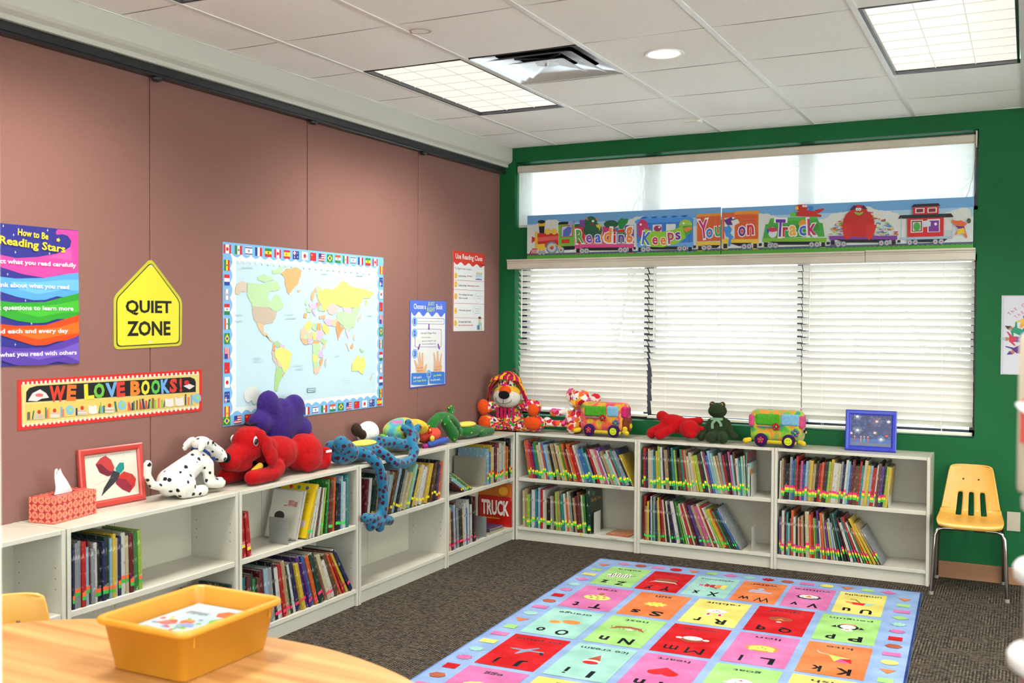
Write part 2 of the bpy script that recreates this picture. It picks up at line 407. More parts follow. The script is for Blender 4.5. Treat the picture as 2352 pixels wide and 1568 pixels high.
# lamps
LENS=None
def make_lens():
    m=bpy.data.materials.new('prismatic_lens'); m.use_nodes=True; b=m.node_tree.nodes['Principled BSDF']; l=m.node_tree.links
    b.inputs['Roughness'].default_value=.3; b.inputs['Base Color'].default_value=(.30,.30,.29,1)
    c=N(m,'ShaderNodeTexCoord'); t=N(m,'ShaderNodeTexNoise'); t.inputs['Scale'].default_value=2.2
    r=N(m,'ShaderNodeValToRGB'); r.color_ramp.elements[0].color=(1,.93,.80,1); r.color_ramp.elements[1].color=(1,.965,.88,1)
    l.new(c.outputs['Object'],t.inputs['Vector']); l.new(t.outputs['Fac'],r.inputs['Fac']); l.new(r.outputs['Color'],b.inputs['Emission Color']); b.inputs['Emission Strength'].default_value=LAMP
    return m
LENS=make_lens()
m,b=base('lens_rib','#8a887c',.4); b.inputs['Emission Color'].default_value=(1,.95,.82,1); b.inputs['Emission Strength'].default_value=.30; RIB=m
where={(0,0):'recessed lamp panel beside the square air vent',(4,0):'large recessed lamp panel at the upper right of the ceiling',(0,-4):'recessed lamp panel whose dark rim just shows at the top left'}
for (i,j) in lamps:
    x0=GX+i*TX+.014; x1=GX+(i+1)*TX-.014; y0=GY+j*TY+.004; y1=GY+(j+2)*TY-.004; zc=H+.0
    t=thing('ceiling_light',where.get((i,j),'recessed lamp panel in the ceiling, outside the photo'),'ceiling light',((x0+x1)/2,(y0+y1)/2,H),0,'recessed fluorescent lamp panels')
    o=t.location
    g=G(); w=.012
    K=mat('gloss','#0d0d0f')
    g.box((x0,y0,H-.002),(x0+w,y1,H+.08),K); g.box((x1-w,y0,H-.002),(x1,y1,H+.08),K); g.box((x0+w,y0,H-.002),(x1-w,y0+w,H+.08),K); g.box((x0+w,y1-w,H-.002),(x1-w,y1,H+.08),K)
    g.box((x0,y0,H+.08),(x1,y1,H+.09),K)
    g.obj('frame',t,o)
    G().box((x0+w,y0+w,H+.016),(x1-w,y1-w,H+.02),LENS).obj('diffuser',t,o)
    ld=bpy.data.lights.new('tube_light','AREA'); ld.shape='RECTANGLE'; ld.size=x1-x0-2*w; ld.size_y=y1-y0-2*w; ld.energy=LAMP_W; ld.spread=math.radians(LAMP_SPREAD); ld.color=(1,.975,.93)
    lo=bpy.data.objects.new('tube_light',ld); COL.objects.link(lo); lo.parent=t; lo.location=(0,0,.0105)
    if (i,j) in where:
        g=G()
        for k in range(1,3): x=x0+w+(x1-x0-2*w)*k/3; g.box((x-.002,y0+w,H+.0115),(x+.002,y1-w,H+.0155),RIB)
        for k in range(1,8): y=y0+w+(y1-y0-2*w)*k/8; g.box((x0+w,y-.002,H+.012),(x1-w,y+.002,H+.0155),RIB)
        g.obj('louver',t,o)
for n_,(i,j) in enumerate(cans):
    cx,cy=(GX+(i+.5)*TX,GY+(j+.5)*TY) if (i,j)!=(2,0) else (1.998,-2.030)
    t=thing('downlight','round white recessed downlight shining in the ceiling' if n_==0 else 'round recessed downlight outside the photo','ceiling light',(cx,cy,H),0,None if n_==0 else 'downlights outside the photo')
    G().lathe((0,0,0),[(.092,-.001),(.094,-.005),(.088,-.007),(.076,-.004),(.07,.03)],mat('gloss','#e4e2de')).obj('trim_ring',t)
    g=G(); g.cyl((0,0,.012),.0715,.004,mat('emit','#fff4e6')); g.obj('lamp',t)
# square ceiling vent of nested cones
x0=GX+TX+.014;x1=GX+2*TX-.014;y0=GY+.006;y1=GY+TY-.006; vx,vy=(x0+x1)/2,(y0+y1)/2
t=thing('air_vent','square metal ceiling air diffuser with nested cones','vent',(vx,vy,H))
MT=base('brushed_metal','#d9d9dc',.28,.7)[0]
def sqcone(g,a0,z0,a1,z1,m,seg=6,th=.0015,bow=.0):
    R=[]
    for k in range(seg+1):
        t_=k/seg; a=a0+(a1-a0)*t_; z=z0+(z1-z0)*(t_**.55)
        n=8; rr=min(.25,.05+.5*t_)*a; ring=[]
        for (sx,sy,aa) in ((1,1,0),(-1,1,PI/2),(-1,-1,PI),(1,-1,1.5*PI)):
            for q in range(n):
                an=aa+PI/2*q/(n-1); ring.append((sx*(a-rr)+rr*cos(an),sy*(a-rr)+rr*sin(an),z))
        R.append(ring)
    g.ring_loft(R,m,caps=False)
g=G(); hw=(x1-x0)/2
sqcone(g,hw,0,hw*.72,.030,MT); g.obj('outer_cone',t)
g=G(); sqcone(g,hw*.80,-.006,hw*.42,.026,MT); g.obj('middle_cone',t)
g=G(); sqcone(g,hw*.54,-.012,hw*.15,.012,MT); g.cyl((0,0,.010),hw*.20,.004,MT); g.cyl((0,0,-.002),.012,.014,MT); g.obj('inner_cone',t)
g=G(); K=mat('paint','#3a3a3e'); g.box((-hw,-hw,.18),(hw,hw,.185),K)
for s_ in (-1,1): g.box((s_*hw,-hw,.0),(s_*(hw+.002),hw,.185),K); g.box((-hw,s_*hw,.0),(hw,s_*(hw+.002),.185),K)
g.obj('duct_box',t)
g=G(); 
for a,bq in (((-.12,-.12,.02),(.12,.12,.05)),((.12,-.12,.02),(-.12,.12,.05))): g.tube([a,bq],.006,K,6)
g.obj('bracket',t)
# small tag hanging from the runner
g=G(); g.box((1.60,-.47,H-.012),(1.70,-.445,H-.001),mat('plastic','#d8d4c6'),.002); g.box((1.69,-.475,H-.020),(1.715,-.44,H-.004),mat('plastic','#e4e2da'),.002)
solo(g,'ceiling_clip','small off-white plastic clip hanging from the ceiling runner near the window wall','clip')
# ---- windows ----
FR=base('window_frame_dark','#1b1a20',.35)[0]; FP=base('window_frame_pale','#a9a8b8',.4)[0]
gl=bpy.data.materials.new('glass'); gl.use_nodes=True; nt=gl.node_tree; nt.nodes.clear()
out=nt.nodes.new('ShaderNodeOutputMaterial'); tr=nt.nodes.new('ShaderNodeBsdfTransparent'); tr.inputs[0].default_value=(.93,.96,.95,1); gs=nt.nodes.new('ShaderNodeBsdfGlossy'); gs.inputs['Roughness'].default_value=.02
mx=nt.nodes.new('ShaderNodeMixShader'); mx.inputs[0].default_value=.06; nt.links.new(tr.outputs[0],mx.inputs[1]); nt.links.new(gs.outputs[0],mx.inputs[2]); nt.links.new(mx.outputs[0],out.inputs[0])
gt=gl.copy(); gt.name='dimmed_glass'; gt.node_tree.nodes['Transparent BSDF'].inputs[0].default_value=(.64,.68,.71,1)  # glass colour darkened to dim the daylight through the back windows
def window(name,z0,z1):
    g=G(); y0,y1=.135,.175
    g.box((OX0,y0,z0),(OX1,y1,z0+.035),FR); g.box((OX0,y0,z1-.035),(OX1,y1,z1),FR)
    g.box((OX0,y0,z0),(OX0+.035,y1,z1),FR); g.box((OX1-.035,y0,z0),(OX1,y1,z1),FR)
    for xa,xb in ((1.150,1.208),(2.188,2.242)):
        if z0>2: xb+=.022
        g.box((xa,y0-.02,z0),(xb,y1,z1),FR); g.box((xb,y0+.005,z0+.035),(xb+.02,y1-.005,z1-.035),FP)
    g.box((OX0+.035,y0+.005,z0+.035),(OX0+.06,y1-.005,z1-.035),FP)
    w=struct(g.obj(name)); 
    G().box((OX0+.03,.153,z0+.03),(OX1-.03,.157,z1-.03),gt).obj('pane',w)
def fill_window(name,ax,a0,a1,z0,z1,p):
    g=G()
    def bx(u0,u1,za,zb,mm=None,d0=.05,d1=.09):
        if ax=='y': g.box((p+d0,u0,za),(p+d1,u1,zb),mm or FR)
        else: g.box((u0,p-d1,za),(u1,p-d0,zb),mm or FR)
    bx(a0,a1,z0,z0+.04); bx(a0,a1,z1-.04,z1); n=5
    for k in range(n+1): u=a0+(a1-a0-.04)*k/n; bx(u,u+.04,z0,z1)
    w=struct(g.obj(name)); g=G(); g2=g
    if ax=='y': g.box((p+.068,a0+.02,z0+.02),(p+.072,a1-.02,z1-.02),gl)
    else: g.box((a0+.02,p-.072,z0+.02),(a1-.02,p-.068,z1-.02),gl)
    g.obj('pane',w)
fill_window('fill_window_right','y',*RW,XR); fill_window('fill_window_front','x',*FW,YB)  # unseen windows, added so daylight brightens the ceiling
window('window_1',LZ0,LZ1); window('window_2',UZ0,UZ1)
# upper roller shade
SH=bpy.data.materials.new('shade_cloth'); SH.use_nodes=True; nt=SH.node_tree; nt.nodes.clear()
out=nt.nodes.new('ShaderNodeOutputMaterial'); d=nt.nodes.new('ShaderNodeBsdfDiffuse'); d.inputs[0].default_value=(.82,.83,.80,1); tl=nt.nodes.new('ShaderNodeBsdfTranslucent'); tl.inputs[0].default_value=(.86,.87,.83,1)
tp=nt.nodes.new('ShaderNodeBsdfTransparent'); m1=nt.nodes.new('ShaderNodeMixShader'); m1.inputs[0].default_value=.34; m2=nt.nodes.new('ShaderNodeMixShader'); m2.inputs[0].default_value=.24
nt.links.new(d.outputs[0],m1.inputs[1]); nt.links.new(tl.outputs[0],m1.inputs[2]); nt.links.new(m1.outputs[0],m2.inputs[1]); nt.links.new(tp.outputs[0],m2.inputs[2]); nt.links.new(m2.outputs[0],out.inputs[0])
BEI=mat('plastic','#b3a895')
t=thing('roller_shade','white translucent roller shade over the upper window','window shade',(1.72,.03,UZ0))
o=t.location
G().box((OX0+.01,.045,UZ0+.012),(3.222,.0462,2.60),SH).obj('shade_cloth',t,o)
g=G(); g.box((OX0+.005,.02,2.582),(3.228,.07,2.632),BEI,.006); g.obj('headrail',t,o)
g=G(); g.box((3.228,.012,2.56),(3.238,.075,2.65),mat('plastic','#c9c4a8'),.002); g.obj('bracket',t,o)
g=G(); g.box((OX0+.012,.038,UZ0+.001),(3.218,.053,UZ0+.022),mat('plastic','#cfd2c6'),.003); g.obj('hem_bar',t,o)
g=G(); ch=[(3.226,.03,2.56)]
for k in range(13): a=PI*.02+PI*1.02*k/12; ch.append((3.185+.026*cos(-a),.025,2.265-.03*sin(a)))
ch=[(3.227,.03,2.57),(3.222,.028,2.45),(3.214,.026,2.38),(3.195,.024,2.30),(3.180,.022,2.26),(3.185,.022,2.235),(3.200,.022,2.228),(3.218,.024,2.235),(3.228,.026,2.30),(3.230,.03,2.57)]
g.tube(ch,.0013,mat('plastic','#b9b3ab'),5); g.obj('bead_chain',t,o)
# blinds
m,b=base('blind_slat','#dad5cb',.38,0,.4); b.inputs['Subsurface Weight'].default_value=0; SLAT=m
bl=[('left',.225,1.200,.870,24),('middle',1.209,2.231,.862,24),('right',2.236,3.232,.852,24)]
for bi,(nm,xa,xb,zb,ns) in enumerate(bl):
    t=thing('window_blind','white slatted window blind, %s of the three under the train banner'%nm,'window blind',((xa+xb)/2,.045,zb),0,'slatted blinds on the lower window')
    o=t.location; g=G(); zt=1.885; rng=random.Random(bi)
    n=24; pitch=(zt-zb-.03)/n
    for k in range(n):
        f=k/(n-1); z=zt-pitch*(k+.55)
        th0=(31,34,42)[bi]; th=th0+(72-th0)*max(0,min(1,(f-.48)/.34))**1.1 if f>.48 else th0+ (6*(1-f/.48))
        if bi==2 and k>=n-2: th=(62,40)[k-(n-2)]; z+=(.010,.016)[k-(n-2)]
        if bi==0 and k==n-1: z+=.004; 
        th=math.radians(th+rng.uniform(-1.5,1.5)); dx=rng.uniform(-.0012,.0012); sh=(.022*min(1,(f-.45)/.3)+rng.uniform(-.004,.004)) if (bi==1 and f>.5) else 0
        w=.025; pts=[]
        for q in range(7):
            s_=-1+q/3; bow=.0022*(1-s_*s_)
            # s=-1 room side (high), s=+1 outside (low)
            yy=.045+s_*w*cos(th)+bow*sin(th); zz=z-s_*w*sin(th)+bow*cos(th); pts.append((yy,zz))
        ringA=[(xa+dx+sh,y,z_) for y,z_ in pts]+[(xa+dx+sh,y+.0012*sin(th),z_-.0024) for y,z_ in pts[::-1]]
        ringB=[(xb+dx,y,z_) for (_,y,z_) in ringA]
        nn=len(ringA); g.add(ringA+ringB,[(i,(i+1)%nn,nn+(i+1)%nn,nn+i) for i in range(nn)]+[tuple(range(nn))[::-1],tuple(range(nn,2*nn))],SLAT)
    g.obj('slats',t,o)
    g=G(); g.box((xa,.02,zb-.004),(xb,.07,zb+.014),mat('plastic','#cdcbb4'),.003); g.obj('bottom_rail',t,o)
    G().box((xa,.012,1.885),(xb,.07,1.925),mat('plastic','#e8e5dc'),.002).obj('headrail',t,o)
    g=G()
    for fx in (.13,.47,.83):
        x=xa+(xb-xa)*fx
        for yy in (.017,.073): g.box((x-.0009,yy-.0005,zb),(x+.0009,yy+.0005,1.89),mat('paper','#d9d6cf'))
    g.obj('ladder_cord',t,o)
    g=G(); x=xa+(.035 if bi==0 else .050); g.tube([(x,.008,1.885),(x,.004,1.40)],.0042,mat('plastic','#dcd6c6'),8); g.obj('tilt_wand',t,o)
    if bi in (0,2):
        x=xb-(.085 if bi==0 else .07); zc=(1.47,1.38)[bi//2]
        g=G(); g.tube([(x,.006,1.885),(x,.004,zc)],.0009,mat('paper','#cfcac0'),5); g.obj('pull_cord',t,o)
        G().lathe((x,.004,zc-.03),[(.0005,0),(.010,.0),(.009,.008),(.004,.03),(.0005,.032)],mat('plastic','#cfcabb'),10).obj('cord_tassel',t,o)
def valance(x0,x1,z0,z1,lab,dy=0):
    g=G(); pr=[(-.004,z0),(-.050-dy,z0),(-.054-dy,z0+.004),(-.054-dy,z0+(z1-z0)*.60),(-.058-dy,z0+(z1-z0)*.66),(-.056-dy,z1-.018),(-.064-dy,z1-.010),(-.064-dy,z1),(-.004,z1)]
    n=len(pr); g.add([(x0,y,z) for y,z in pr]+[(x1,y,z) for y,z in pr],[tuple(range(n))[::-1],tuple(range(n,2*n))]+[(i,(i+1)%n,n+(i+1)%n,n+i) for i in range(n)],BEI)
    solo(g,'blind_valance',lab,'valance')
valance(.172,2.625,1.885,1.955,'long beige valance over the left and middle blinds')
valance(2.628,3.238,1.888,1.958,'short beige valance over the right blind',.003)
# outside the glass: ground and bare shrubs
m,b=base('pale_ground','#a7a79a',.9); vary(m,b,'#d3d2c9','#e4e2da',3,.35,.65)
g=G().box((-30,-40,-.4),(40,40,-.35),m); o=g.obj('ground'); tag(o,None,None,None,'structure')
BK=base('bark','#8d8478',.9)[0]; LF=base('leaf','#8a9a72',.8)[0]
def shrub(x,y,h,n,seed,lab):
    rg=random.Random(seed); g=G(); lf=G()
    def br_(p,d,L,r,dep):
        q=p+d*L; g.tube([p,p+d*L*.5+Vector((rg.uniform(-.02,.02),rg.uniform(-.02,.02),0)),q],[r,r*.8,r*.6],BK,5)
        if dep==0:
            for _ in range(5):
                c_=q+Vector((rg.uniform(-.12,.12),rg.uniform(-.12,.12),rg.uniform(-.12,.1))); a=rg.uniform(0,6.28); s_=.05
                u=Vector((cos(a),sin(a),rg.uniform(-.5,.5)))*s_; v=Vector((-sin(a),cos(a),rg.uniform(-.5,.5)))*s_*.4
                lf.add([c_-u,c_+v,c_+u,c_-v],[(0,1,2,3)],LF)
            return
        for _ in range(3):
            nd=(d+Vector((rg.uniform(-.8,.8),rg.uniform(-.8,.8),rg.uniform(-.1,.6)))).normalized(); br_(q,nd,L*.72,r*.6,dep-1)
    t=thing('tree',lab,'tree',(x,y,-.35))
    br_(Vector((x,y,-.35)),Vector((0,0,1)),h*.3,.07,n)
    g.obj('trunk',t,t.location); lf.obj('foliage',t,t.location)
shrub(-1.9,7.5,5.0,5,1,'bare tree faint through the left blind and shade')
shrub(2.6,6.0,4.4,5,2,'leafy shrub faint through the right blind')
shrub(1.2,9.5,5.5,5,5,'bare tree faint through the shade over the right part')
# ================= BOOKCASES AND BOOKS =================
HS=.7454; LAM=mat('laminate','#b5b0a1'); LAMD=mat('laminate','#aea896')
MIDZ=.433; LOWZ=.091
def bookcase(x,y,rz,w,label,tags=()):
    t=thing('bookcase',label,'bookcase',(x,y,0),rz,'low white bookcases along the walls'); D=.281 if rz==0 else .2725; p=.0175
    for sx,s in ((0,0),(w-p,1)):
        sp=G().box((sx,0,0),(sx+p,D,HS),LAM,.0012).obj('side_panel',t)
        g=G(); xx=(p+.0003) if s==0 else (w-p-.0003)
        for zz in (.20,.24,.28,.52,.56,.60):
            for yy in (.035,.235):
                n=8; g.add([(xx,yy+.0028*cos(2*PI*k/n),zz+.0028*sin(2*PI*k/n)) for k in range(n)],[tuple(range(n))],mat('paint','#4a443c'))
        g.obj('peg_hole',sp)['kind']='stuff'
    G().box((p+.0005,.002,HS-.0185),(w-p-.0005,D-.004,HS-.0005),LAM,.0012).obj('top_panel',t)
    G().box((p+.001,.004,MIDZ-.025),(w-p-.001,D-.006,MIDZ),LAM,.002).obj('shelf',t)
    G().box((p+.0005,.001,LOWZ-.021),(w-p-.0005,D-.006,LOWZ),LAM,.0015).obj('bottom_shelf',t)
    G().box((p+.0005,.016,0),(w-p-.0005,.028,LOWZ-.022),LAM).obj('kick_board',t)
    g=G(); g.box((.004,D-.0045,.05),(w/2-.001,D-.001,HS-.004),LAMD); g.box((w/2+.001,D-.0045,.05),(w-.004,D-.001,HS-.004),LAMD); g.obj('back_panel',t)
    for (kind,lx,z,txt) in tags:
        if kind=='text':
            tw=len(txt)*.0046
            a=Art((lx,-.0012 if z>.2 else -.0022,z-.004),(tw,0,0),(0,0,.008),step=.0003); a.text(txt,(.5,.5),.0052,tw*.98,'#3a3634',.01)
            a.sheet('#b9b3a5',.0008); a.g.obj('shelf_label',t)
        else:
            g=G(); n=16; g.add([(lx+.0085*cos(2*PI*k/n),-.0006,z+.0085*sin(2*PI*k/n)) for k in range(n)],[tuple(range(n))],mat('paper','#b79a1c')); g.obj('round_sticker',t)
    return Matrix.Translation((x,y,0))@Matrix.Rotation(rz,4,'Z')
CW=.8893; BX=.3621; BY=-.2824
c1=bookcase(BX+.001,BY,0,CW-.002,'white low bookcase under the left blind, a floral toy monkey sitting on it',[('text',.715,MIDZ-.012,'PICTURE BOOKS'),('text',.695,LOWZ-.011,'PICTURE BOOKS'),('dot',.492,LOWZ-.010,'')])
c2=bookcase(BX+CW+.001,BY,0,CW-.002,'white low bookcase under the middle blind, a dark green toy frog sitting on it',[('text',.045,MIDZ-.012,'PICTURE BOOKS'),('text',.075,LOWZ-.010,'HOLIDAY')])
c3=bookcase(BX+2*CW+.001,BY,0,CW-.002,'white low bookcase at the right end, a blue picture frame standing on it',[('text',.07,MIDZ-.012,'AWARD PICTURE BOOKS, CHILDREN, SERIES, ETC.')])
LP=.9238; LY=-.2824
cA=bookcase(.3593,LY-LP+.0045,PI/2,LP-.0055,'white low bookcase against the mauve wall, the one touching the corner',[('text',.80,MIDZ-.012,'MIDDLE'),('text',.73,LOWZ-.010,'NONFICTION')])
cB=bookcase(.3593,LY-2*LP+.003,PI/2,LP-.006,'white low bookcase with an empty bottom shelf, a blue spotted toy arm hanging before it')
cC=bookcase(.3593,LY-3*LP+.003,PI/2,LP-.006,'white low bookcase under the red toy dog, both shelves holding books')
cD=bookcase(.3593,LY-4*LP+.003,PI/2,LP-.006,'white low bookcase with a half empty upper shelf, under the red picture frame')
cE=bookcase(.3593,LY-5*LP+.003,PI/2,LP-.006,'white low bookcase cut off by the left edge of the photo, its shelves empty')
PAL={'r':('red','#841212'),'R':('maroon','#490f19'),'o':('orange','#9e4315'),'y':('yellow','#9e841f'),'k':('tan','#7e6848'),'g':('green','#246029'),
'G':('dark green','#112920'),'l':('lime','#70892d'),'t':('teal','#22605e'),'b':('blue','#244a7e'),'B':('navy','#141b38'),'p':('purple','#3b2056'),'i':('pink','#903a5e'),
'w':('white','#9e9c94'),'c':('cream','#978a6c'),'s':('grey','#686b6c'),'n':('brown','#492d1a'),'K':('black','#121213'),'u':('pale blue','#698490'),'m':('mint','#689081')}
PAGE=mat('paper','#9a9484')
STK={'gy':('#2fae3a','#c8c81e'),'yg':('#c8c81e','#2fae3a'),'g':('#35b545',),'pyg':('#34a83c','#c8b81e','#c82460'),'p':('#c8305a',),'y':('#c8b81e',),'og':('#2f9a3a','#d0562c'),'ryg':('#35a83c','#c8b81e','#b02222'),'ry':('#c8b81e','#c05a6a'),'':()}
LABELS={}
def size_word(t,h,hm):
    return 'tall' if h>hm*1.07 else ('short' if h<hm*.93 else ('thick' if t>.015 else 'thin'))
def place_book(CT,x,z,lean,t,h,d,code,stk,setb,label,group,right=False,art=None,name='book',flat=False,rng=random):
    cname,hx=PAL[code]
    R=Matrix.Rotation(math.radians(-lean),4,'Y')
    M=CT@Matrix.Translation((x,setb,z+.0006))@R
    o=bpy.data.objects.new(name,None); COL.objects.link(o); o.matrix_world=M; o.empty_display_size=.03
    tag(o,label,'book',group)
    x0=-t if right else 0; x1=0 if right else t
    hard=t>.0085; b_=.0016 if hard else .0006; ins=.003 if hard else .0004
    cm=mat('spine',hx)
    g=G(); g.box((x0,.0,0),(x0+b_,d,h),cm); g.box((x1-b_,.0,0),(x1,d,h),cm); g.box((x0+b_,0,0),(x1-b_,b_,h),cm)
    g.obj('cover',o)
    G().box((x0+b_,b_,ins),(x1-b_,d-ins,h-ins),PAGE).obj('pages',o)
    if STK[stk]:
        g=G(); z0=rng.choice((.022,.026,.03,.045)); bh=.0145
        for q,cx in enumerate(STK[stk]):
            g.box((x0+t*.04,-.0005,z0+q*bh),(x1-t*.04,0,z0+(q+1)*bh),mat('paper',cx))
        g.obj('spine_sticker',o)
    if art: art(o,x0,x1,h,d)
    return o
def shelf(CT,z,x0,x1,leans,hr,codes,stk,where,group,dr=(.17,.24),seed=1,tw=(7,16),nosk=.12):
    """row of books from x0 to x1; leans: control values in degrees, positive = tops lean left, all negative = right"""
    rg=random.Random(seed); n=len(codes); right=min(leans)<0
    L=[]
    for i in range(n):
        f=i/(max(1,n-1))*(len(leans)-1); a=int(min(f,len(leans)-2)) if len(leans)>1 else 0
        L.append(leans[a]+(leans[a+1]-leans[a])*(f-a) if len(leans)>1 else leans[0])
    Hh=[rg.uniform(*hr)*(1.0 if rg.random()<.75 else rg.uniform(.86,1.0)) for _ in codes]; tt=[rg.uniform(*tw)*(1.7 if rg.random()<.08 else 1) for _ in codes]
    cs=codes
    if right:   # build from the right end, mirrored
        L=[-a for a in L][::-1]; Hh=Hh[::-1]; tt=tt[::-1]; cs=codes[::-1]
    def run(k):
        xs=[];x=0
        for i in range(n):
            xs.append(x); a=math.radians(L[i]); x+=k*tt[i]*.001/cos(a)+.0004
            if i<n-1:
                b=math.radians(L[i+1]); hh=min(Hh[i],Hh[i+1]); e=hh*(sin(b)-cos(b)*math.tan(a))
                if e>0: x+=e
        return xs,x
    lo,hi=.05,6
    for _ in range(40):
        k=(lo+hi)/2
        if run(k)[1]>x1-x0: hi=k
        else: lo=k
    xs,_=run(lo)
    hm=sum(Hh)/n
    order=range(n)
    for i in order:
        t=lo*tt[i]*.001; j=(n-1-i) if right else i
        lf=codes[j-1] if j>0 else None; rt_=codes[j+1] if j<n-1 else None
        cn=PAL[codes[j]][0]; sz=size_word(t,Hh[i],hm)
        if lf and rt_: nb='amid %s and %s'%(PAL[lf][0],PAL[rt_][0])
        elif rt_: nb='first in the row'
        else: nb='last in the row'
        lab='%s %s book %s, %s'%(sz,cn,nb,where)
        k=(lf or '-')+codes[j]+(rt_ or '-')+where+sz
        if k in LABELS:
            third=('near the left','mid row','near the right')[min(2,int(3*j/n))]
            lab='%s %s book %s, %s, %s'%(sz,cn,nb,third,where)
        LABELS[k]=1
        X=(x1-xs[i]) if right else (x0+xs[i])
        place_book(CT,X,z,-L[i] if right else L[i],t,Hh[i],rg.uniform(*dr),codes[j],'' if rg.random()<nosk else stk,rg.uniform(.004,.018),lab,group,right,rng=rg)
def bookend(CT,x,z,y0,y1,h,col,label,kind='metal',foot=1,slot=True):
    o=bpy.data.objects.new('bookend',None); COL.objects.link(o); o.matrix_world=CT@Matrix.Translation((x,0,z+.0004)); tag(o,label,'bookend')
    g=G(); m=mat('metal_plate',col)
    g.box((0,y0,0),(.0015,y1,h),m,.0004); g.obj('upright_plate',o)
    G().box((-.075 if foot<0 else .0016,y0+.02,0),(0 if foot<0 else .075,y1-.02,.0008),m).obj('base_plate',o)
    return o
# --- back wall, left bookcase
shelf(c1,MIDZ,.095,.862,[10,12,14,17,20,23,26],(.235,.262),'koirptgcwobukKckncwygoRcorwsbtuKrwciwpkcmwrtsBy','gy','top shelf under left blind','picture books on the upper shelf under the left blind',seed=11,tw=(6,13))
shelf(c1,LOWZ,.055,.535,[1,0,1,4,6,5],(.225,.285),'cklbwtburwcKcsnlkgtwocsKkRnscg','gy','bottom shelf under left blind','picture books on the lower shelf under the left blind',seed=12,tw=(7,14))
# --- back wall, middle bookcase
shelf(c2,MIDZ,.030,.715,[0,2,4,6,9,13,14,8,3],(.235,.275),'GrBccutylwBkKGtlKngtrkcwcylRGwopbumcksrKiunwtmc','gy','top shelf under middle blind','picture books on the upper shelf under the middle blind',seed=21,tw=(6,13))
shelf(c2,LOWZ,.045,.690,[0,1,3,8,14,19,23,27,31],(.25,.29),'rkyBwtsGcyRrcKwKpwGglwrcRBpkicrwlyrgGGbs','g','bottom shelf under middle blind','holiday picture books on the lower shelf',seed=22,tw=(7,14))
# --- back wall, right bookcase
shelf(c3,MIDZ,.028,.655,[-1,-2,-4,-5,-5,-6,-6],(.235,.27),'wknKsbtrRibucykKroRGlywcsBwubRnrtcyurwnpKly','pyg','upper shelf, right end case','picture books on the upper shelf of the right bookcase',seed=31,tw=(6,13))
shelf(c3,LOWZ,.030,.640,[0,0,1,2,4,9,16,24,31],(.225,.29),'brwRtunowKcrkGcorlgpwocpyuwGtKRwtrwgoyyks','pyg','lower shelf, right end case','picture books on the lower shelf of the right bookcase',seed=32,tw=(7,14))
# --- left run
shelf(cA,MIDZ,.530,.893,[0,0,0],(.22,.275),'ubycbRcrwuwcoyKw','ryg','top shelf of corner case','books on the upper shelf of the corner bookcase',seed=41)
shelf(cA,LOWZ,.040,.385,[3,4,2,1],(.22,.30),'cRuRsKcwbwBwKKR','p','bottom shelf of corner case','books on the lower shelf of the corner bookcase',seed=42)
shelf(cB,MIDZ,.060,.848,[-6,-14,-20,-23,-22,-18,-10],(.225,.262),'RwKGkwsuknuKscclmBycwkyKnKpo','y','shelf behind hanging blue arm','books on the shelf behind the hanging toy arm',seed=43,tw=(8,16))
shelf(cC,MIDZ,.034,.095,[4,6],(.19,.21),'rr','ry','far left of shelf under red dog','two slim red books',seed=44,tw=(8,10))
shelf(cC,MIDZ,.640,.838,[-5,-2,0],(.22,.28),'gRnoKBuwt','g','shelf under the red dog','books at the right of the shelf under the red dog',seed=46)
shelf(cC,LOWZ,.034,.880,[1,3,6,10,14,17,20,27,33],(.23,.29),'tRGgKnRusKwrkGwByppboGrcwnoryB','p','bottom shelf under red dog','books on the bottom shelf under the red dog',seed=47,tw=(8,17))
shelf(cD,MIDZ,.030,.372,[0,1,0,2],(.225,.255),'BssruRswKBGuycBwcRgl','og','shelf under red picture frame','books on the shelf under the red picture frame',seed=48)
shelf(cD,LOWZ,.765,.845,[-6,-9],(.22,.25),'nRoG','og','shelf behind yellow bin','books on the bottom shelf behind the yellow bin',seed=49)
# singles with cover art
def cov(o,x,h,d,side=-1,step=.0004):   # artwork on the cover facing -x
    a=Art((x-.0001,d,0),(0,-d,0),(0,0,h),kind='gloss',step=step); a.k=0; return a
def art_yellow(o,x0,x1,h,d):
    a=cov(o,x0,h,d); a.poly([(0.01,.01),(.99,.01),(.99,.99),(.01,.99)],'#c9a81a'); a.up()
    for u,c in ((.30,'#b83020'),(.52,'#2f7a4a'),(.75,'#44507a')): a.disc((u,.91),.05,.035,c)
    for k in range(7): a.rect(.24+.02*(k%2),.80-k*.026,.86-.03*(k%3),.808-k*.026,'#6d6420')
    for k in range(4): a.rect(.28,.50-k*.035,.84-.05*k,.508-k*.035,'#b0602a')
    a.disc((.64,.34),.10,.07,'#6a5a8a'); a.disc((.56,.27),.05,.05,'#6a5a8a'); a.disc((.84,.26),.07,.07,'#b8a8a0'); a.rect(.3,.06,.8,.075,'#6d6420')
    a.g.obj('cover_art',o)
place_book(cC,.497,MIDZ,-19,.016,.274,.225,'y','g',.006,'large yellow book showing its cover, leaning beside a metal bookend',None,True,art_yellow)
def art_abc(o,x0,x1,h,d):
    a=cov(o,x0,h,d); a.rect(.03,.03,.97,.97,'#bdb6a8'); a.up(); a.text('Dancing',(.70,.72),.11,.03,'#a04a3a',.03,rot=PI/2); a.disc((.35,.45),.16,.10,'#2a2628'); a.g.obj('cover_art',o)
place_book(cC,.445,MIDZ,-17,.012,.245,.20,'w','',.03,'cream book mostly hidden behind the large yellow book',None,True,art_abc)
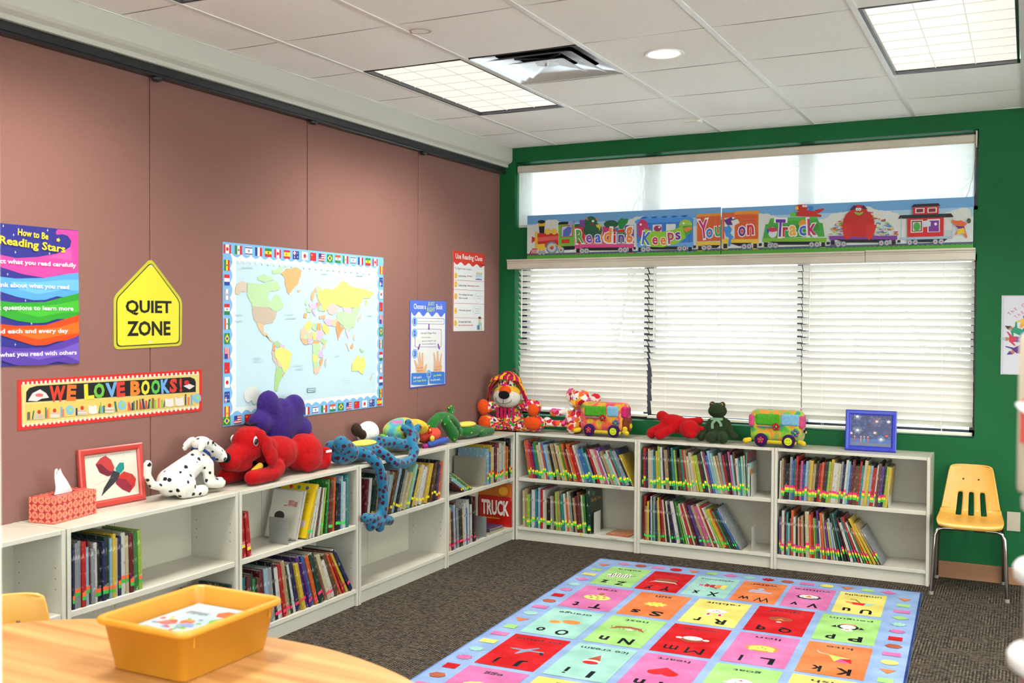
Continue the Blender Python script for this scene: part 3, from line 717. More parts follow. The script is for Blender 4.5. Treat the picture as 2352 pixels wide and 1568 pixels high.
for k,(x,c,h) in enumerate(((.522,'w',.245),(.546,'w',.25),(.566,'n',.245),(.590,'w',.24),(.612,'l',.238))):
    place_book(cC,x,MIDZ,-(16.5,14.6,12.8,11,8.5)[k],.0165,h,.21,c,'g' if k in(0,4) else '',.006,
      ('white spined book leaning right against the large yellow book','white spined book second behind the large yellow book','brown book among the leaning white ones beside the large yellow book','white book leaning on the lime one, beside the yellow book','lime book ending the leaning group beside the yellow book')[k],None,True)
bookend(cC,.352,MIDZ,.012,.130,.128,'#8f8f8a','grey metal bookend holding up the large yellow book',foot=1)
bookend(cA,.497,MIDZ,.006,.245,.185,'#8c8674','large tan metal bookend at the upright books of the corner bookcase',foot=-1)
bookend(cA,.512,LOWZ,.006,.105,.135,'#7e807c','grey cut-out metal bookend beside the red truck book',foot=-1)
for k in range(5):
    place_book(cA,.050+k*.022,MIDZ,73-k*2.2-0,.012,(.30,.29,.27,.29,.28)[k],.21,'lGmtR'[::1][k],'y',.01,
      ('lime','dark green','mint','teal','maroon')[k]+' book '+('at the bottom of','second in','in the middle of','fourth in','on top of')[k]+' the toppled pile, corner bookcase',None,False) if False else None
# toppled pile: books lying on a slant, lower right ends resting on the shelf
pz=0
for k in range(5):
    t=(.010,.014,.012,.013,.012)[k]; ln=62
    x=.052+.0
    ang=math.radians(ln); step=t/cos(ang)
    place_book(cA,.325-.0-(pz),MIDZ,0+ln,t,(.27,.285,.28,.275,.27)[k],.20,('k','g','m','u','R')[k],'y',.012,
      ('tan','green','mint','pale blue','maroon')[k]+' book '+('rightmost in','second in','in the middle of','fourth in','leftmost of')[k]+' the toppled row beside the tan bookend','toppled books in the corner bookcase') if k==0 else place_book(cA,.325-pz,MIDZ,ln,t,(.27,.26,.235,.20,.17)[k],.20,('k','g','m','u','R')[k],'y',.012,
      ('tan','green','mint','pale blue','maroon')[k]+' book '+('rightmost in','second in','in the middle of','fourth in','leftmost of')[k]+' the toppled row beside the tan bookend','toppled books in the corner bookcase')
    pz+=(.014,.012,.013,.012,.012)[k]/cos(ang)+.0006
def art_truck(o,x0,x1,h,d):
    a=cov(o,x0,h,d); a.rect(.01,.01,.99,.99,'#a01410'); a.up(); a.text('TRUCK',(.51,.62),h*.52,d*.86,'#cfcac0',.035); a.text('Donald Crews',(.40,.27),.013,d*.5,'#c8a020',.02)
    a.g.obj('cover_art',o)
place_book(cA,.868,LOWZ,1.0,.011,.205,.25,'r','',.004,'red book with TRUCK in tall white letters on its cover',None,False,art_truck)
def art_orange(o,x0,x1,h,d):
    a=cov(o,x0,h,d); a.rect(.01,.01,.99,.99,'#1c1e26'); a.up(); a.rect(.01,.62,.99,.99,'#a8581c'); a.up(); a.disc((.75,.82),.14,.10,'#c88a20')
    for k in range(6): a.rect(.05+.15*k,.30,.06+.15*k,.62,'#4a5068')
    for k in range(3): a.rect(.04,.36+.09*k,.96,.365+.09*k,'#4a5068')
    a.g.obj('cover_art',o)
place_book(cA,.853,LOWZ,.5,.012,.292,.255,'o','',.010,'tall black and orange book standing behind the red truck book',None,False,art_orange) if False else place_book(cA,.8835,LOWZ,.4,.009,.298,.262,'o','',.006,'tall black and orange book standing behind the red truck book',None,False,art_orange)
place_book(cA,.8936,LOWZ,.0,.006,.24,.17,'w','p',.004,'thin white book squeezed in last behind the red truck book',None,False)
def flat_book(CT,x,y,z,w,h,t,code,label,rz=0,art=None):
    o=bpy.data.objects.new('book',None); COL.objects.link(o); o.matrix_world=CT@Matrix.Translation((x,y,z+.0006))@Matrix.Rotation(rz,4,'Z'); tag(o,label,'book')
    cm=mat('spine',PAL[code][1])
    g=G(); g.box((0,0,0),(w,h,.0014),cm); g.box((0,0,t-.0014),(w,h,t),cm); g.box((0,0,.0014),(.0014,h,t-.0014),cm); g.obj('cover',o)
    G().box((.0014,.003,.0014),(w-.003,h-.003,t-.0014),PAGE).obj('pages',o)
    if art: art(o,w,h,t)
flat_book(cA,.590,.02,LOWZ,.215,.20,.011,'c','cream book lying flat at the bottom of the small pile before the truck book')
flat_book(cA,.600,.03,LOWZ+.0118,.20,.18,.009,'K','black book lying flat in the middle of the small pile before the truck book',.03)
flat_book(cA,.612,.035,LOWZ+.0216,.18,.17,.008,'p','purple book lying flat on top of the small pile before the truck book',-.05)
# big dark green book at the end of the lower left row, its cover in view
# right-facing covers (seen from the right)
def art_dark(o,x0,x1,h,d):
    a=Art((x1+.0001,0,0),(0,d,0),(0,0,h),kind='gloss',step=.0004); a.k=0; a.rect(.01,.01,.99,.99,'#15241a'); a.up()
    a.disc((.30,.88),.13,.06,'#2f6a50'); a.text('On My Town',(.5,.73),.030,d*.8,'#a8781c',.02); a.disc((.5,.3),.4,.18,'#1c3020'); a.g.obj('cover_art',o)
place_book(c1,.541,LOWZ,2.5,.024,.300,.225,'G','yg',.003,'large dark green book standing at the right end of the lower left row',None,False,art_dark)
bookend(c1,.583,LOWZ,.010,.125,.145,'#c2beb4','white metal bookend beside the large dark green book',foot=1)
def art_mat(o,w,h,t):
    a=Art((0,0,t+.0002),(w,0,0),(0,h,0),kind='gloss',step=.0003); a.k=0; a.rect(.0,.0,1,1,'#b5613a'); a.up(); a.rect(.09,.06,.97,.94,'#b87048'); a.up(); a.rect(0,0,.06,1,'#5a6a3a')
    rg=random.Random(4)
    for _ in range(26): a.disc((.15+.75*rg.random(),.15+.7*rg.random()),.04,.05,rg.choice(['#7a5a8a','#b89a4a','#a04a2a','#5a7a9a','#c8a88a']))
    a.g.obj('cover_art',o)
flat_book(c1,.655,.045,LOWZ,.165,.185,.004,'o','thin orange picture book lying flat on the lower left shelf',-.08,art_mat)
def art_red2(o,x0,x1,h,d):
    a=Art((x1+.0001,0,0),(0,d,0),(0,0,h),kind='gloss',step=.0004); a.k=0; a.rect(.01,.01,.99,.99,'#7a2030'); a.up(); a.disc((.5,.7),.3,.14,'#2c5a60'); a.disc((.45,.45),.2,.14,'#a86a4a'); a.g.obj('cover_art',o)
place_book(c2,.7185,MIDZ,2,.008,.272,.235,'t','gy',.004,'tall teal spined book, second to last on top shelf under middle blind',None,False,art_red2)
def art_map(o,x0,x1,h,d):
    a=Art((x1+.0001,0,0),(0,d,0),(0,0,h),kind='gloss',step=.0004); a.k=0; a.rect(.01,.01,.99,.99,'#9ab0a8'); a.up(); a.rect(.1,.1,.5,.8,'#b87040'); a.disc((.35,.6),.16,.1,'#c8a050'); a.g.obj('cover_art',o)
place_book(c2,.7275,MIDZ,1.5,.009,.205,.21,'w','gy',.002,'short white book with an orange cover picture, last against the white bookend',None,False,art_map)
bookend(c2,.742,MIDZ,.014,.15,.135,'#c8c5bc','white metal bookend on the upper shelf under the middle blind',foot=1)
bookend(c2,.752,LOWZ,.008,.10,.150,'#b8b5ac','white metal bookend past the leaning books, lower shelf under middle blind',foot=1)
bookend(c3,.660,MIDZ,.010,.16,.150,'#c8c5bc','white metal bookend on the upper shelf of the right bookcase',foot=1)
# ================= TOYS AND THINGS ON THE BOOKCASES =================
def voro(m,b,scale,feature='F1',rnd=1.0):
    l=m.node_tree.links; c=N(m,'ShaderNodeTexCoord'); v=N(m,'ShaderNodeTexVoronoi'); v.inputs['Scale'].default_value=scale; v.inputs['Randomness'].default_value=rnd; v.feature=feature
    n=N(m,'ShaderNodeTexNoise'); n.inputs['Scale'].default_value=scale*1.6; mx=N(m,'ShaderNodeMix'); mx.data_type='RGBA'; mx.blend_type='LINEAR_LIGHT'; mx.inputs[0].default_value=.006
    l.new(c.outputs['Object'],n.inputs['Vector']); l.new(c.outputs['Object'],mx.inputs[6]); l.new(n.outputs['Color'],mx.inputs[7]); l.new(mx.outputs[2],v.inputs['Vector'])
    return v
def spots(name,basec,spot,scale,thr,rnd=.75):
    m,b=base(name,basec,1,0,.1); b.inputs['Sheen Weight'].default_value=.2; l=m.node_tree.links; v=voro(m,b,scale,rnd=rnd)
    r=N(m,'ShaderNodeValToRGB'); r.color_ramp.elements[0].position=thr; r.color_ramp.elements[0].color=hexc(spot); r.color_ramp.elements[1].position=thr+.05; r.color_ramp.elements[1].color=hexc(basec)
    l.new(v.outputs['Distance'],r.inputs['Fac'])
    t=N(m,'ShaderNodeTexNoise'); t.inputs['Scale'].default_value=70; mx=N(m,'ShaderNodeMix'); mx.data_type='RGBA'; mx.blend_type='MULTIPLY'; mx.inputs[0].default_value=.25
    l.new(r.outputs['Color'],mx.inputs[6]); l.new(t.outputs['Color'],mx.inputs[7]); l.new(mx.outputs[2],b.inputs['Base Color']); bump(m,b,220,.4,.003); return m
def floral(name,cols,scale,basec='#c9c4b8',thr=.42):
    m,b=base(name,basec,.95,0,.15); l=m.node_tree.links; v=voro(m,b,scale,rnd=1); s=N(m,'ShaderNodeSeparateColor'); l.new(v.outputs['Color'],s.inputs[0])
    r=N(m,'ShaderNodeValToRGB'); r.color_ramp.interpolation='CONSTANT'; e=r.color_ramp.elements; n=len(cols)
    e[0].position=0; e[0].color=hexc(cols[0]); e[1].position=1/n; e[1].color=hexc(cols[1])
    for k in range(2,n): q=e.new(k/n); q.color=hexc(cols[k])
    l.new(s.outputs[0],r.inputs['Fac'])
    r2_=N(m,'ShaderNodeValToRGB'); r2_.color_ramp.elements[0].position=thr; r2_.color_ramp.elements[0].color=(0,0,0,1); r2_.color_ramp.elements[1].position=thr+.06; r2_.color_ramp.elements[1].color=(1,1,1,1)
    l.new(v.outputs['Distance'],r2_.inputs['Fac'])
    mx=N(m,'ShaderNodeMix'); mx.data_type='RGBA'; l.new(r2_.outputs['Color'],mx.inputs[0]); l.new(r.outputs['Color'],mx.inputs[6]); mx.inputs[7].default_value=hexc(basec)
    l.new(mx.outputs[2],b.inputs['Base Color']); return m
def tiedye(name,cols,scale,off=(0,0,0)):
    m,b=base(name,cols[0],1,0,.1); b.inputs['Sheen Weight'].default_value=.2; l=m.node_tree.links; c=N(m,'ShaderNodeTexCoord'); mp=N(m,'ShaderNodeMapping'); mp.inputs['Location'].default_value=off
    t=N(m,'ShaderNodeTexNoise'); t.inputs['Scale'].default_value=scale; t.inputs['Detail'].default_value=1.5; l.new(c.outputs['Object'],mp.inputs['Vector']); l.new(mp.outputs['Vector'],t.inputs['Vector'])
    r=N(m,'ShaderNodeValToRGB'); e=r.color_ramp.elements; n=len(cols); e[0].position=.28; e[0].color=hexc(cols[0]); e[1].position=.72; e[1].color=hexc(cols[-1])
    for k in range(1,n-1): q=e.new(.28+.44*k/(n-1)); q.color=hexc(cols[k])
    l.new(t.outputs['Fac'],r.inputs['Fac']); l.new(r.outputs['Color'],b.inputs['Base Color']); bump(m,b,200,.4,.003); return m
Z=HS
def toy(name,label,cat,loc): return thing(name,label,cat,loc)
pl=lambda c: mat('plush',c)
# --- tissue box
m,b=base('tissue_card','#b4473c',.5,0,.3); v=voro(m,b,34,rnd=0); r=N(m,'ShaderNodeValToRGB'); r.color_ramp.interpolation='CONSTANT'
e=r.color_ramp.elements; e[0].position=0; e[0].color=hexc('#9a2f30'); e[1].position=.12; e[1].color=hexc('#c9765a')
for p_,c_ in ((.22,'#a83a38'),(.28,'#cc8062'),(.46,'#a02c30')): q=e.new(p_); q.color=hexc(c_)
m.node_tree.links.new(v.outputs['Distance'],r.inputs['Fac']); m.node_tree.links.new(r.outputs['Color'],b.inputs['Base Color'])
t=toy('tissue_box','coral patterned tissue box with a white tissue sticking up','tissue box',(.175,-3.84,Z)); t.rotation_euler=(0,0,.18); 
G().box((-.058,-.118,0.0004),(.058,.118,.098),m,.001).obj('carton',t)
g=G(); n=20; g.add([(.02*cos(2*PI*k/n),.065*sin(2*PI*k/n),.0984) for k in range(n)],[tuple(range(n))],mat('paper','#6a2a28')); g.obj('opening',t)
g=G(); R=[]
for i in range(9):
    f=i/8; ring=[]
    for k in range(20):
        a=2*PI*k/20; rr=(1-.55*f)*(1+.35*sin(3*a+2*f)*f); ring.append((.012*rr*cos(a)+.006*sin(5*f),(.050-.018*f)*rr*sin(a)-.020*f,.096+.088*f+.012*f*sin(2*a+1)))
    R.append(ring)
g.ring_loft(R,mat('paper','#cfccc8'),caps=False); g.obj('tissue',t)
# --- picture frames
def frame(name,label,cx,cy,rz,w,h,bw,col,tilt,art,fd=.018,stand=True):
    t=thing(name,label,'picture frame',(cx,cy,Z),0); t.rotation_euler=Euler((tilt,0,rz),'XYZ')
    F=mat('gloss',col); g=G()
    o_=[(-w/2,0),(w/2,0),(w/2,h),(-w/2,h)]; i_=[(-w/2+bw,bw),(w/2-bw,bw),(w/2-bw,h-bw),(-w/2+bw,h-bw)]
    prof=[(0,0.0),(0,fd*.75),(.2,fd),(.72,fd*.92),(.86,fd*.66),(1,fd*.62),(1,fd*.2)]
    R=[]
    for f,d in prof: R.append([(a[0]+(c[0]-a[0])*f,-d,a[1]+(c[1]-a[1])*f) for a,c in zip(o_,i_)])
    g.ring_loft(R,F,caps=False,smooth=False); g.box((-w/2+.002,0,.002),(w/2-.002,.003,h-.002),mat('paper','#5a4632')); g.obj('moulding',t)
    a=Art((-w/2+bw*.9,-fd*.3,bw*.9),(w-1.8*bw,0,0),(0,0,h-1.8*bw),kind='gloss',step=.0003); art(a); a.g.obj('picture',t)
    if stand:
        g=G(); g.box((-.02,.003,h*.55),(.02,.006,h*.6),F); hh=h*.58; yb=.004
        L=hh*.98; g.add([(-.02,.004,hh),(.02,.004,hh),(.03,.09,.003+.09*math.tan(-tilt)),(-.03,.09,.003+.09*math.tan(-tilt))],[(0,1,2,3)],F); g.obj('easel_back',t)
    return t
def bug(a):
    a.sheet('#bdb6a6'); a.text('dream variation    The Very Clumsy Click Beetle',(.5,.95),.006,.20,'#5a544a',.0) if False else None
    for u in (.03,.50):
        for k in range(9): a.rect(u+.045*k,.945,u+.045*k+.03,.957,'#6d675c')
    c=lambda x,y:((x-690)/360,1-(y-255)/345)
    def P(p): return [c(*q) for q in p]
    a.poly(P([(765,330),(800,290),(835,275),(870,310),(890,370),(870,425),(840,430),(790,395)]),'#a03030'); a.up()
    a.poly(P([(770,330),(800,330),(850,390),(880,400),(850,430),(790,395)]),'#5e1c2a')
    a.poly(P([(900,450),(950,410),(1010,440),(1032,480),(1020,530),(980,575),(930,540),(890,490)]),'#a82c28'); a.up()
    a.poly(P([(900,450),(960,470),(1000,530),(980,575),(930,540),(890,490)]),'#7a1f30')
    a.poly(P([(895,380),(925,340),(955,345),(955,390),(930,420),(900,410)]),'#1f6f6c'); a.up()
    a.poly(P([(880,390),(925,420),(900,470),(840,520),(790,565),(810,510),(850,450)]),'#2a2a30')
    for p,q in (((850,335),(820,300)),((940,330),(960,280)),((880,440),(750,480)),((760,420),(820,410)),((1000,470),(950,400))): a.line(c(*p),c(*q),.0008,'#a06a5a')
frame('picture_frame','red picture frame with a red winged insect print beside the tissue box',.125,-3.553,PI/2-.06,.315,.245,.028,'#a8362c',-.10,bug)
def fire(a):
    a.sheet('#1c2050'); rg=random.Random(5)
    for _ in range(150): a.disc((rg.random(),rg.random()),.035,.03,rg.choice(['#25306a','#1a1c44','#2c4a7a','#322a5c','#24365e']),7)
    a.up(); a.rect(0,.0,1,.11,'#4c5260'); a.rect(0,.11,1,.24,'#284a86')
    a.up()
    for (u,v,r_,c_) in ((.17,.93,.13,'#c9c9d0'),(.64,.80,.22,'#a88a94'),(.92,.80,.08,'#c9c9d0'),(.18,.50,.15,'#c9c9d0'),(.60,.44,.08,'#b0a070'),(.75,.24,.10,'#c9c9d0'),(.03,.40,.05,'#a8a060')):
        for k in range(22):
            an=2*PI*k/22+rg.random()*.2; L=r_*(.6+.4*rg.random()); a.line((u,v),(u+L*cos(an)*.95,v+L*sin(an)),.0007,c_)
        a.up(); a.disc((u,v),.03,.03,'#e6e0dc' if c_=='#c9c9d0' else '#d8b0a0'); a.k-=1
    a.up()
    for u,c_ in ((.10,'#8a3030'),(.25,'#a06040'),(.33,'#3a7a70'),(.42,'#a03434')): a.rect(u,.13,u+.035,.27,c_); a.disc((u+.017,.30),.02,.022,'#b08868')
    a.disc((.88,.36),.04,.035,'#a8242c')
frame('picture_frame','blue picture frame with a fireworks picture on the right bookcase',2.683,-.150,.03,.292,.245,.030,'#1e2c9a',-.13,fire)
# --- spotted dog
DAL=spots('spotted_white_plush','#cfcabf','#17161a',30,.24,.95)
t=toy('plush_dog','white plush dog with black spots and a blue collar, beside the red toy dog','soft toy',(.23,-3.26,Z))
o=t.location; g=G(); M_=DAL; X=.23
g.cap((X,-3.335,.820),(X,-3.245,.862),.062,.056,M_); g.cap((X,-3.245,.862),(X,-3.165,.905),.056,.045,M_); g.cap((X,-3.165,.905),(X,-3.145,.945),.040,.034,M_)
g.ell((X+.045,-3.30,.800),(.035,.060,.055),M_); g.ell((X-.045,-3.30,.800),(.035,.060,.055),M_)
g.cap((X+.05,-3.29,.770),(X+.055,-3.205,.768),.024,.026,M_); g.cap((X-.05,-3.29,.770),(X-.05,-3.215,.768),.024,.025,M_)
g.cap((X+.035,-3.155,.875),(X+.04,-3.150,.795),.030,.024,M_); g.cap((X+.04,-3.150,.790),(X+.045,-3.085,.785),.022,.026,M_)
g.cap((X-.035,-3.155,.875),(X-.03,-3.135,.795),.028,.024,M_); g.cap((X-.03,-3.135,.785),(X-.03,-3.065,.790),.022,.027,M_)
g.cap((X,-3.380,.805),(X,-3.440,.820),.020,.017,M_); g.cap((X,-3.440,.820),(X,-3.468,.865),.017,.016,M_); g.cap((X,-3.468,.865),(X,-3.465,.912),.016,.018,M_)
plush(g,'body',t,o,.0055,5)
g=G(); g.ell((X,-3.150,.962),(.042,.050,.036),M_,(-.25,0,0)); g.cap((X,-3.115,.950),(X,-3.040,.905),.032,.030,M_); g.ell((X,-3.035,.893),(.034,.030,.026),M_); plush(g,'head',t,o,.005,4)
for s_ in (-1,1):
    g=G(); g.ell((X+s_*.040,-3.178,.972),(.010,.034,.022),M_,(.35,0,0)); g.ell((X+s_*.046,-3.200,.958),(.008,.026,.018),M_,(.9,0,0)); plush(g,'ear',t,o,.004,3)
g=G(); g.ell((X,-3.008,.896),(.012,.008,.009),mat('gloss','#101012')); g.obj('nose',t,o)
for s_ in (-1,1): g=G(); g.ell((X+s_*.033,-3.115,.968),(.004,.007,.008),mat('gloss','#0c0c0e'),seg=10,rings=6); g.obj('eye',t,o)
g=G(); g.tube([(X+.043*cos(a),-3.158+.016*cos(a)*0+.038*sin(a)*.75,.928+.038*sin(a)*-.55) for a in [2*PI*k/20 for k in range(21)]],.0065,mat('felt','#26396e'),6); g.box((X+.04,-3.13,.885),(X+.045,-3.115,.905),mat('felt','#26396e')); g.obj('collar',t,o)
# --- red dog lying down
RED=pl('#960608'); X=.215
t=toy('plush_dog','large red plush dog lying down with floppy ears, under a purple cushion','soft toy',(X,-2.60,Z)); o=t.location
g=G(); g.ell((X-.01,-2.62,.860),(.090,.14,.088),RED); g.ell((X,-2.43,.842),(.100,.125,.098),RED); g.cap((X,-2.72,.89),(X,-2.78,.92),.07,.06,RED)
g.ell((X+.055,-2.44,.812),(.05,.085,.066),RED); g.ell((X+.045,-2.305,.788),(.042,.036,.046),RED); g.cap((X+.05,-2.40,.776),(X+.05,-2.32,.776),.028,.028,RED); g.ell((X+.045,-2.290,.820),(.035,.034,.040),RED); g.ell((X-.06,-2.29,.80),(.042,.05,.054),RED)
g.cap((X+.06,-2.70,.800),(X+.085,-2.76,.784),.046,.038,RED); g.cap((X+.085,-2.76,.784),(X+.085,-2.88,.782),.036,.037,RED); g.ell((X+.085,-2.895,.783),(.038,.045,.036),RED)
g.cap((X-.05,-2.74,.785),(X-.05,-2.93,.785),.038,.038,RED)
g.cap((X,-2.36,.90),(X-.02,-2.345,.925),.03,.022,RED)
plush(g,'body',t,o,.007,6)
g=G(); g.ell((X+.01,-2.835,.932),(.078,.092,.086),RED); g.cap((X+.01,-2.87,.900),(X+.01,-2.955,.868),.066,.052,RED); g.ell((X+.01,-2.965,.860),(.055,.045,.045),RED); g.ell((X+.01,-2.90,.835),(.05,.07,.030),RED); plush(g,'head',t,o,.006,6)
for s_,yy in ((1,-2.812),(-1,-2.79)):
    g=G(); g.ell((X+.01+s_*.070,yy-.022,.965),(.022,.034,.038),RED); g.ell((X+.01+s_*.086,yy+.006,.915),(.017,.038,.060),RED,(.30*1,s_*.0,0)); g.ell((X+.01+s_*.092,yy+.030,.868),(.019,.040,.046),RED); plush(g,'ear',t,o,.005,6)
g=G(); g.ell((X+.02,-3.003,.884),(.026,.018,.024),pl('#0b0b0d')); g.obj('nose',t,o)
for s_ in (1,-1):
    g=G(); g.ell((X+.01+s_*.067,-2.862,.950),(.010,.022,.024),mat('felt','#cfcdc8'),(0,0,.25*s_),seg=14,rings=8); g.ell((X+.01+s_*.075,-2.872,.948),(.0065,.012,.016),mat('gloss','#0d0d10'),seg=12,rings=8); g.obj('eye',t,o)
g=G(); 
for k in range(16): a=2*PI*k/16; g.cap((X+.01,-2.83,1.010),(X+.01+.03*cos(a),-2.82+.035*sin(a),1.026),.005,.002,pl('#0b0b0d'),6)
g.obj('hair_tuft',t,o)
g=G(); g.tube([(X+.01+.062*cos(a),-2.765-.018*sin(a),.870+.052*sin(a)) for a in [2*PI*k/20 for k in range(21)]],.010,mat('felt','#1a1a1c'),6); g.obj('collar',t,o)
g=G(); g.box((X+.10,-2.36,.838),(X+.104,-2.315,.850),mat('felt','#c9c6c0')); g.T=None; g.obj('care_tag',t,o)
g=G(); g.cap((X+.06,-2.86,.808),(X+.062,-2.82,.826),.014,.016,pl('#c4a02a')); g.obj('toy_tag',t,o)
# --- purple cushion
PUR=mat('plush','#2e1a5e'); X=.175
t=toy('star_cushion','purple star shaped cushion propped on the back of the red toy dog','cushion',(X,-2.53,.93)); o=t.location
g=G(); g.ell((X,-2.535,1.010),(.056,.150,.115),PUR); g.ell((X,-2.55,1.00),(.060,.11,.13),PUR)
for (yy,zz,ry,rz_,rt_) in ((-2.640,1.100,.070,.074,.0),(-2.445,1.068,.076,.074,0),(-2.700,1.015,.072,.062,0),(-2.385,.955,.074,.066,0),(-2.57,.928,.095,.050,0)): g.ell((X,yy,zz),(.048,ry,rz_),PUR)
g.cap((X,-2.54,1.0),(X,-2.63,1.09),.05,.05,PUR); g.cap((X,-2.5,1.0),(X,-2.45,1.06),.05,.05,PUR)
plush(g,'cushion_cover',t,o,.009,16)
# --- blue spotted frog
BLU=spots('spotted_blue_plush','#1c5f7c','#3c0c28',30,.33,.6)
t=toy('plush_frog','blue plush frog with maroon spots, one long arm hanging over the edge','soft toy',(.27,-1.95,Z)); o=t.location
g=G(); B_=BLU
g.ell((.25,-1.94,.795),(.075,.17,.050),B_)
g.cap((.305,-2.215,.868),(.308,-2.140,.815),.044,.048,B_); g.cap((.22,-2.18,.835),(.24,-2.10,.80),.045,.045,B_); g.ell((.26,-2.13,.795),(.07,.10,.048),B_)
pts=[(.30,-2.09,.815),(.345,-2.045,.795),(.389,-2.01,.748),(.395,-1.975,.68),(.392,-1.955,.60),(.392,-1.950,.52),(.392,-1.965,.475)]
for a_,b_ in zip(pts,pts[1:]): g.cap(a_,b_,.030,.030,B_)
H_=Vector((.392,-1.985,.44)); g.ell(H_,(.022,.075,.046),B_)
for q in ((-2.120,.468),(-2.070,.415),(-1.985,.395),(-1.890,.415)): g.cap((.392,H_.y+(q[0]-H_.y)*.3,H_.z+(q[1]-H_.z)*.3),(.392,q[0],q[1]),.030,.028,B_)
pts=[(.30,-1.90,.80),(.345,-1.87,.775),(.389,-1.84,.728),(.389,-1.76,.712),(.389,-1.66,.722),(.380,-1.615,.770),(.345,-1.60,.82),(.33,-1.57,.865)]
for a_,b_ in zip(pts,pts[1:]): g.cap(a_,b_,.029,.028,B_)
pts=[(.27,-1.82,.835),(.29,-1.72,.825),(.31,-1.63,.800),(.32,-1.57,.795),(.32,-1.53,.84),(.31,-1.56,.88)]
for a_,b_ in zip(pts,pts[1:]): g.cap(a_,b_,.034,.032,B_)
for q in ((.31,-1.575,.925),(.33,-1.495,.890),(.31,-1.62,.895)): g.cap((.32,-1.55,.865),q,.024,.022,B_)
plush(g,'body',t,o,.0065,5)
g=G(); g.ell((.25,-1.945,.838),(.055,.115,.018),pl('#c8b84a')); g.obj('belly',t,o)
# --- white dog with brown ear behind
X=.150
t=toy('plush_puppy','white plush puppy head with one brown ear, behind the blue spotted frog','soft toy',(X,-1.76,Z)); o=t.location
g=G(); g.ell((X+.01,-1.765,.872),(.055,.085,.070),pl('#cfccc6')); g.ell((X,-1.72,.80),(.055,.09,.055),pl('#cfccc6')); plush(g,'body',t,o,.007,5)
g=G(); g.ell((X-.005,-1.855,.900),(.030,.034,.040),pl('#2c1c12'),(.3,0,0)); g.ell((X+.02,-1.835,.872),(.03,.018,.030),pl('#2c1c12')); plush(g,'ear',t,o,.006,4)
g=G(); g.ell((X+.055,-1.725,.842),(.012,.024,.018),pl('#4a2a1a')); g.obj('nose',t,o)
# --- patchwork car toy
X=.215
t=toy('plush_car','rounded multicoloured plush car with a coral hood and yellow windscreen','soft toy',(X,-1.38,Z)); o=t.location
TD1=tiedye('tie_dye_shell',['#3a7a3a','#a8a02a','#c8802a','#7aa03a','#2a7a8a','#a84a7a'],9)
g=G(); g.ell((X,-1.50,.865),(.085,.16,.078),TD1); g.ell((X,-1.50,.805),(.085,.16,.06),TD1); plush(g,'body',t,o,.008,6)
g=G(); g.ell((X,-1.215,.815),(.082,.110,.055),pl('#c8402a')); plush(g,'hood',t,o,.008,4)
g=G(); g.ell((X+.01,-1.345,.875),(.075,.075,.042),pl('#c89a24'),(-.45,0,0)); plush(g,'windscreen',t,o,.008,4)
g=G(); g.cap((X+.075,-1.30,.768),(X+.070,-1.10,.772),.017,.017,pl('#2c4a96')); g.cap((X+.070,-1.10,.772),(X-.05,-1.08,.772),.017,.017,pl('#4a2a86')); g.obj('bumper',t,o)
g=G(); g.cap((X+.06,-1.34,.757),(X+.06,-1.16,.757),.013,.013,pl('#8a2068')); g.obj('under_trim',t,o)
g=G(); g.ell((X+.082,-1.285,.800),(.012,.021,.019),pl('#b0a03a')); g.obj('headlight',t,o)
g=G(); g.tube([(X+.086,-1.60,.845),(X+.08,-1.595,.90),(X+.07,-1.54,.915),(X+.072,-1.49,.905),(X+.088,-1.485,.850),(X+.088,-1.54,.842),(X+.086,-1.60,.845)],.003,mat('felt','#5a2a1a'),6); g.obj('window_piping',t,o)
def flower3(g,c,nrm,r_,col,ctr,n=5):
    """five petals as flat ellipsoids on a surface facing nrm"""
    nv=Vector(nrm).normalized(); a=nv.cross(Vector((0,0,1))).normalized(); b=a.cross(nv)
    for k in range(n):
        an=2*PI*k/n+PI/2; p=Vector(c)+(a*cos(an)+b*sin(an))*r_*.62
        g.ell(p,(r_*.42,r_*.42,r_*.42) if False else (r_*.36,r_*.36,r_*.36),col,seg=8,rings=6)
    g.ell(Vector(c)+nv*r_*.12,(r_*.32,)*3,ctr,seg=8,rings=6)
g=G(); flower3(g,(X+.072,-1.30,.852),(1,0,.4),.026,mat('felt','#a01a26'),mat('felt','#c8a82a')); g.obj('flower_patch',t,o)
g=G(); g.ell((.30,-1.695,.79),(.022,.045,.038),pl('#4f8a34')); g.ell((.30,-1.67,.835),(.024,.034,.026),pl('#5a9a3a')); 
t2=toy('plush_turtle','small green plush turtle peeking out behind the blue spotted frog','soft toy',(.17,-1.66,Z)); o2=t2.location
g=G(); g.ell((.17,-1.655,.78),(.045,.040,.036),pl('#4f8a34')); g.ell((.19,-1.668,.835),(.028,.032,.026),pl('#5f9c3c')); g.cap((.17,-1.655,.79),(.19,-1.665,.83),.025,.022,pl('#4f8a34')); 
t2.location=(.17,-1.655,Z)
# placed in the gap between puppy and car
plush(g,'body',t2,t2.location,.005,4)
g=G(); g.ell((.217,-1.655,.842),(.005,.008,.009),mat('felt','#cfccc6'),seg=10,rings=6); g.obj('eye',t2,t2.location)
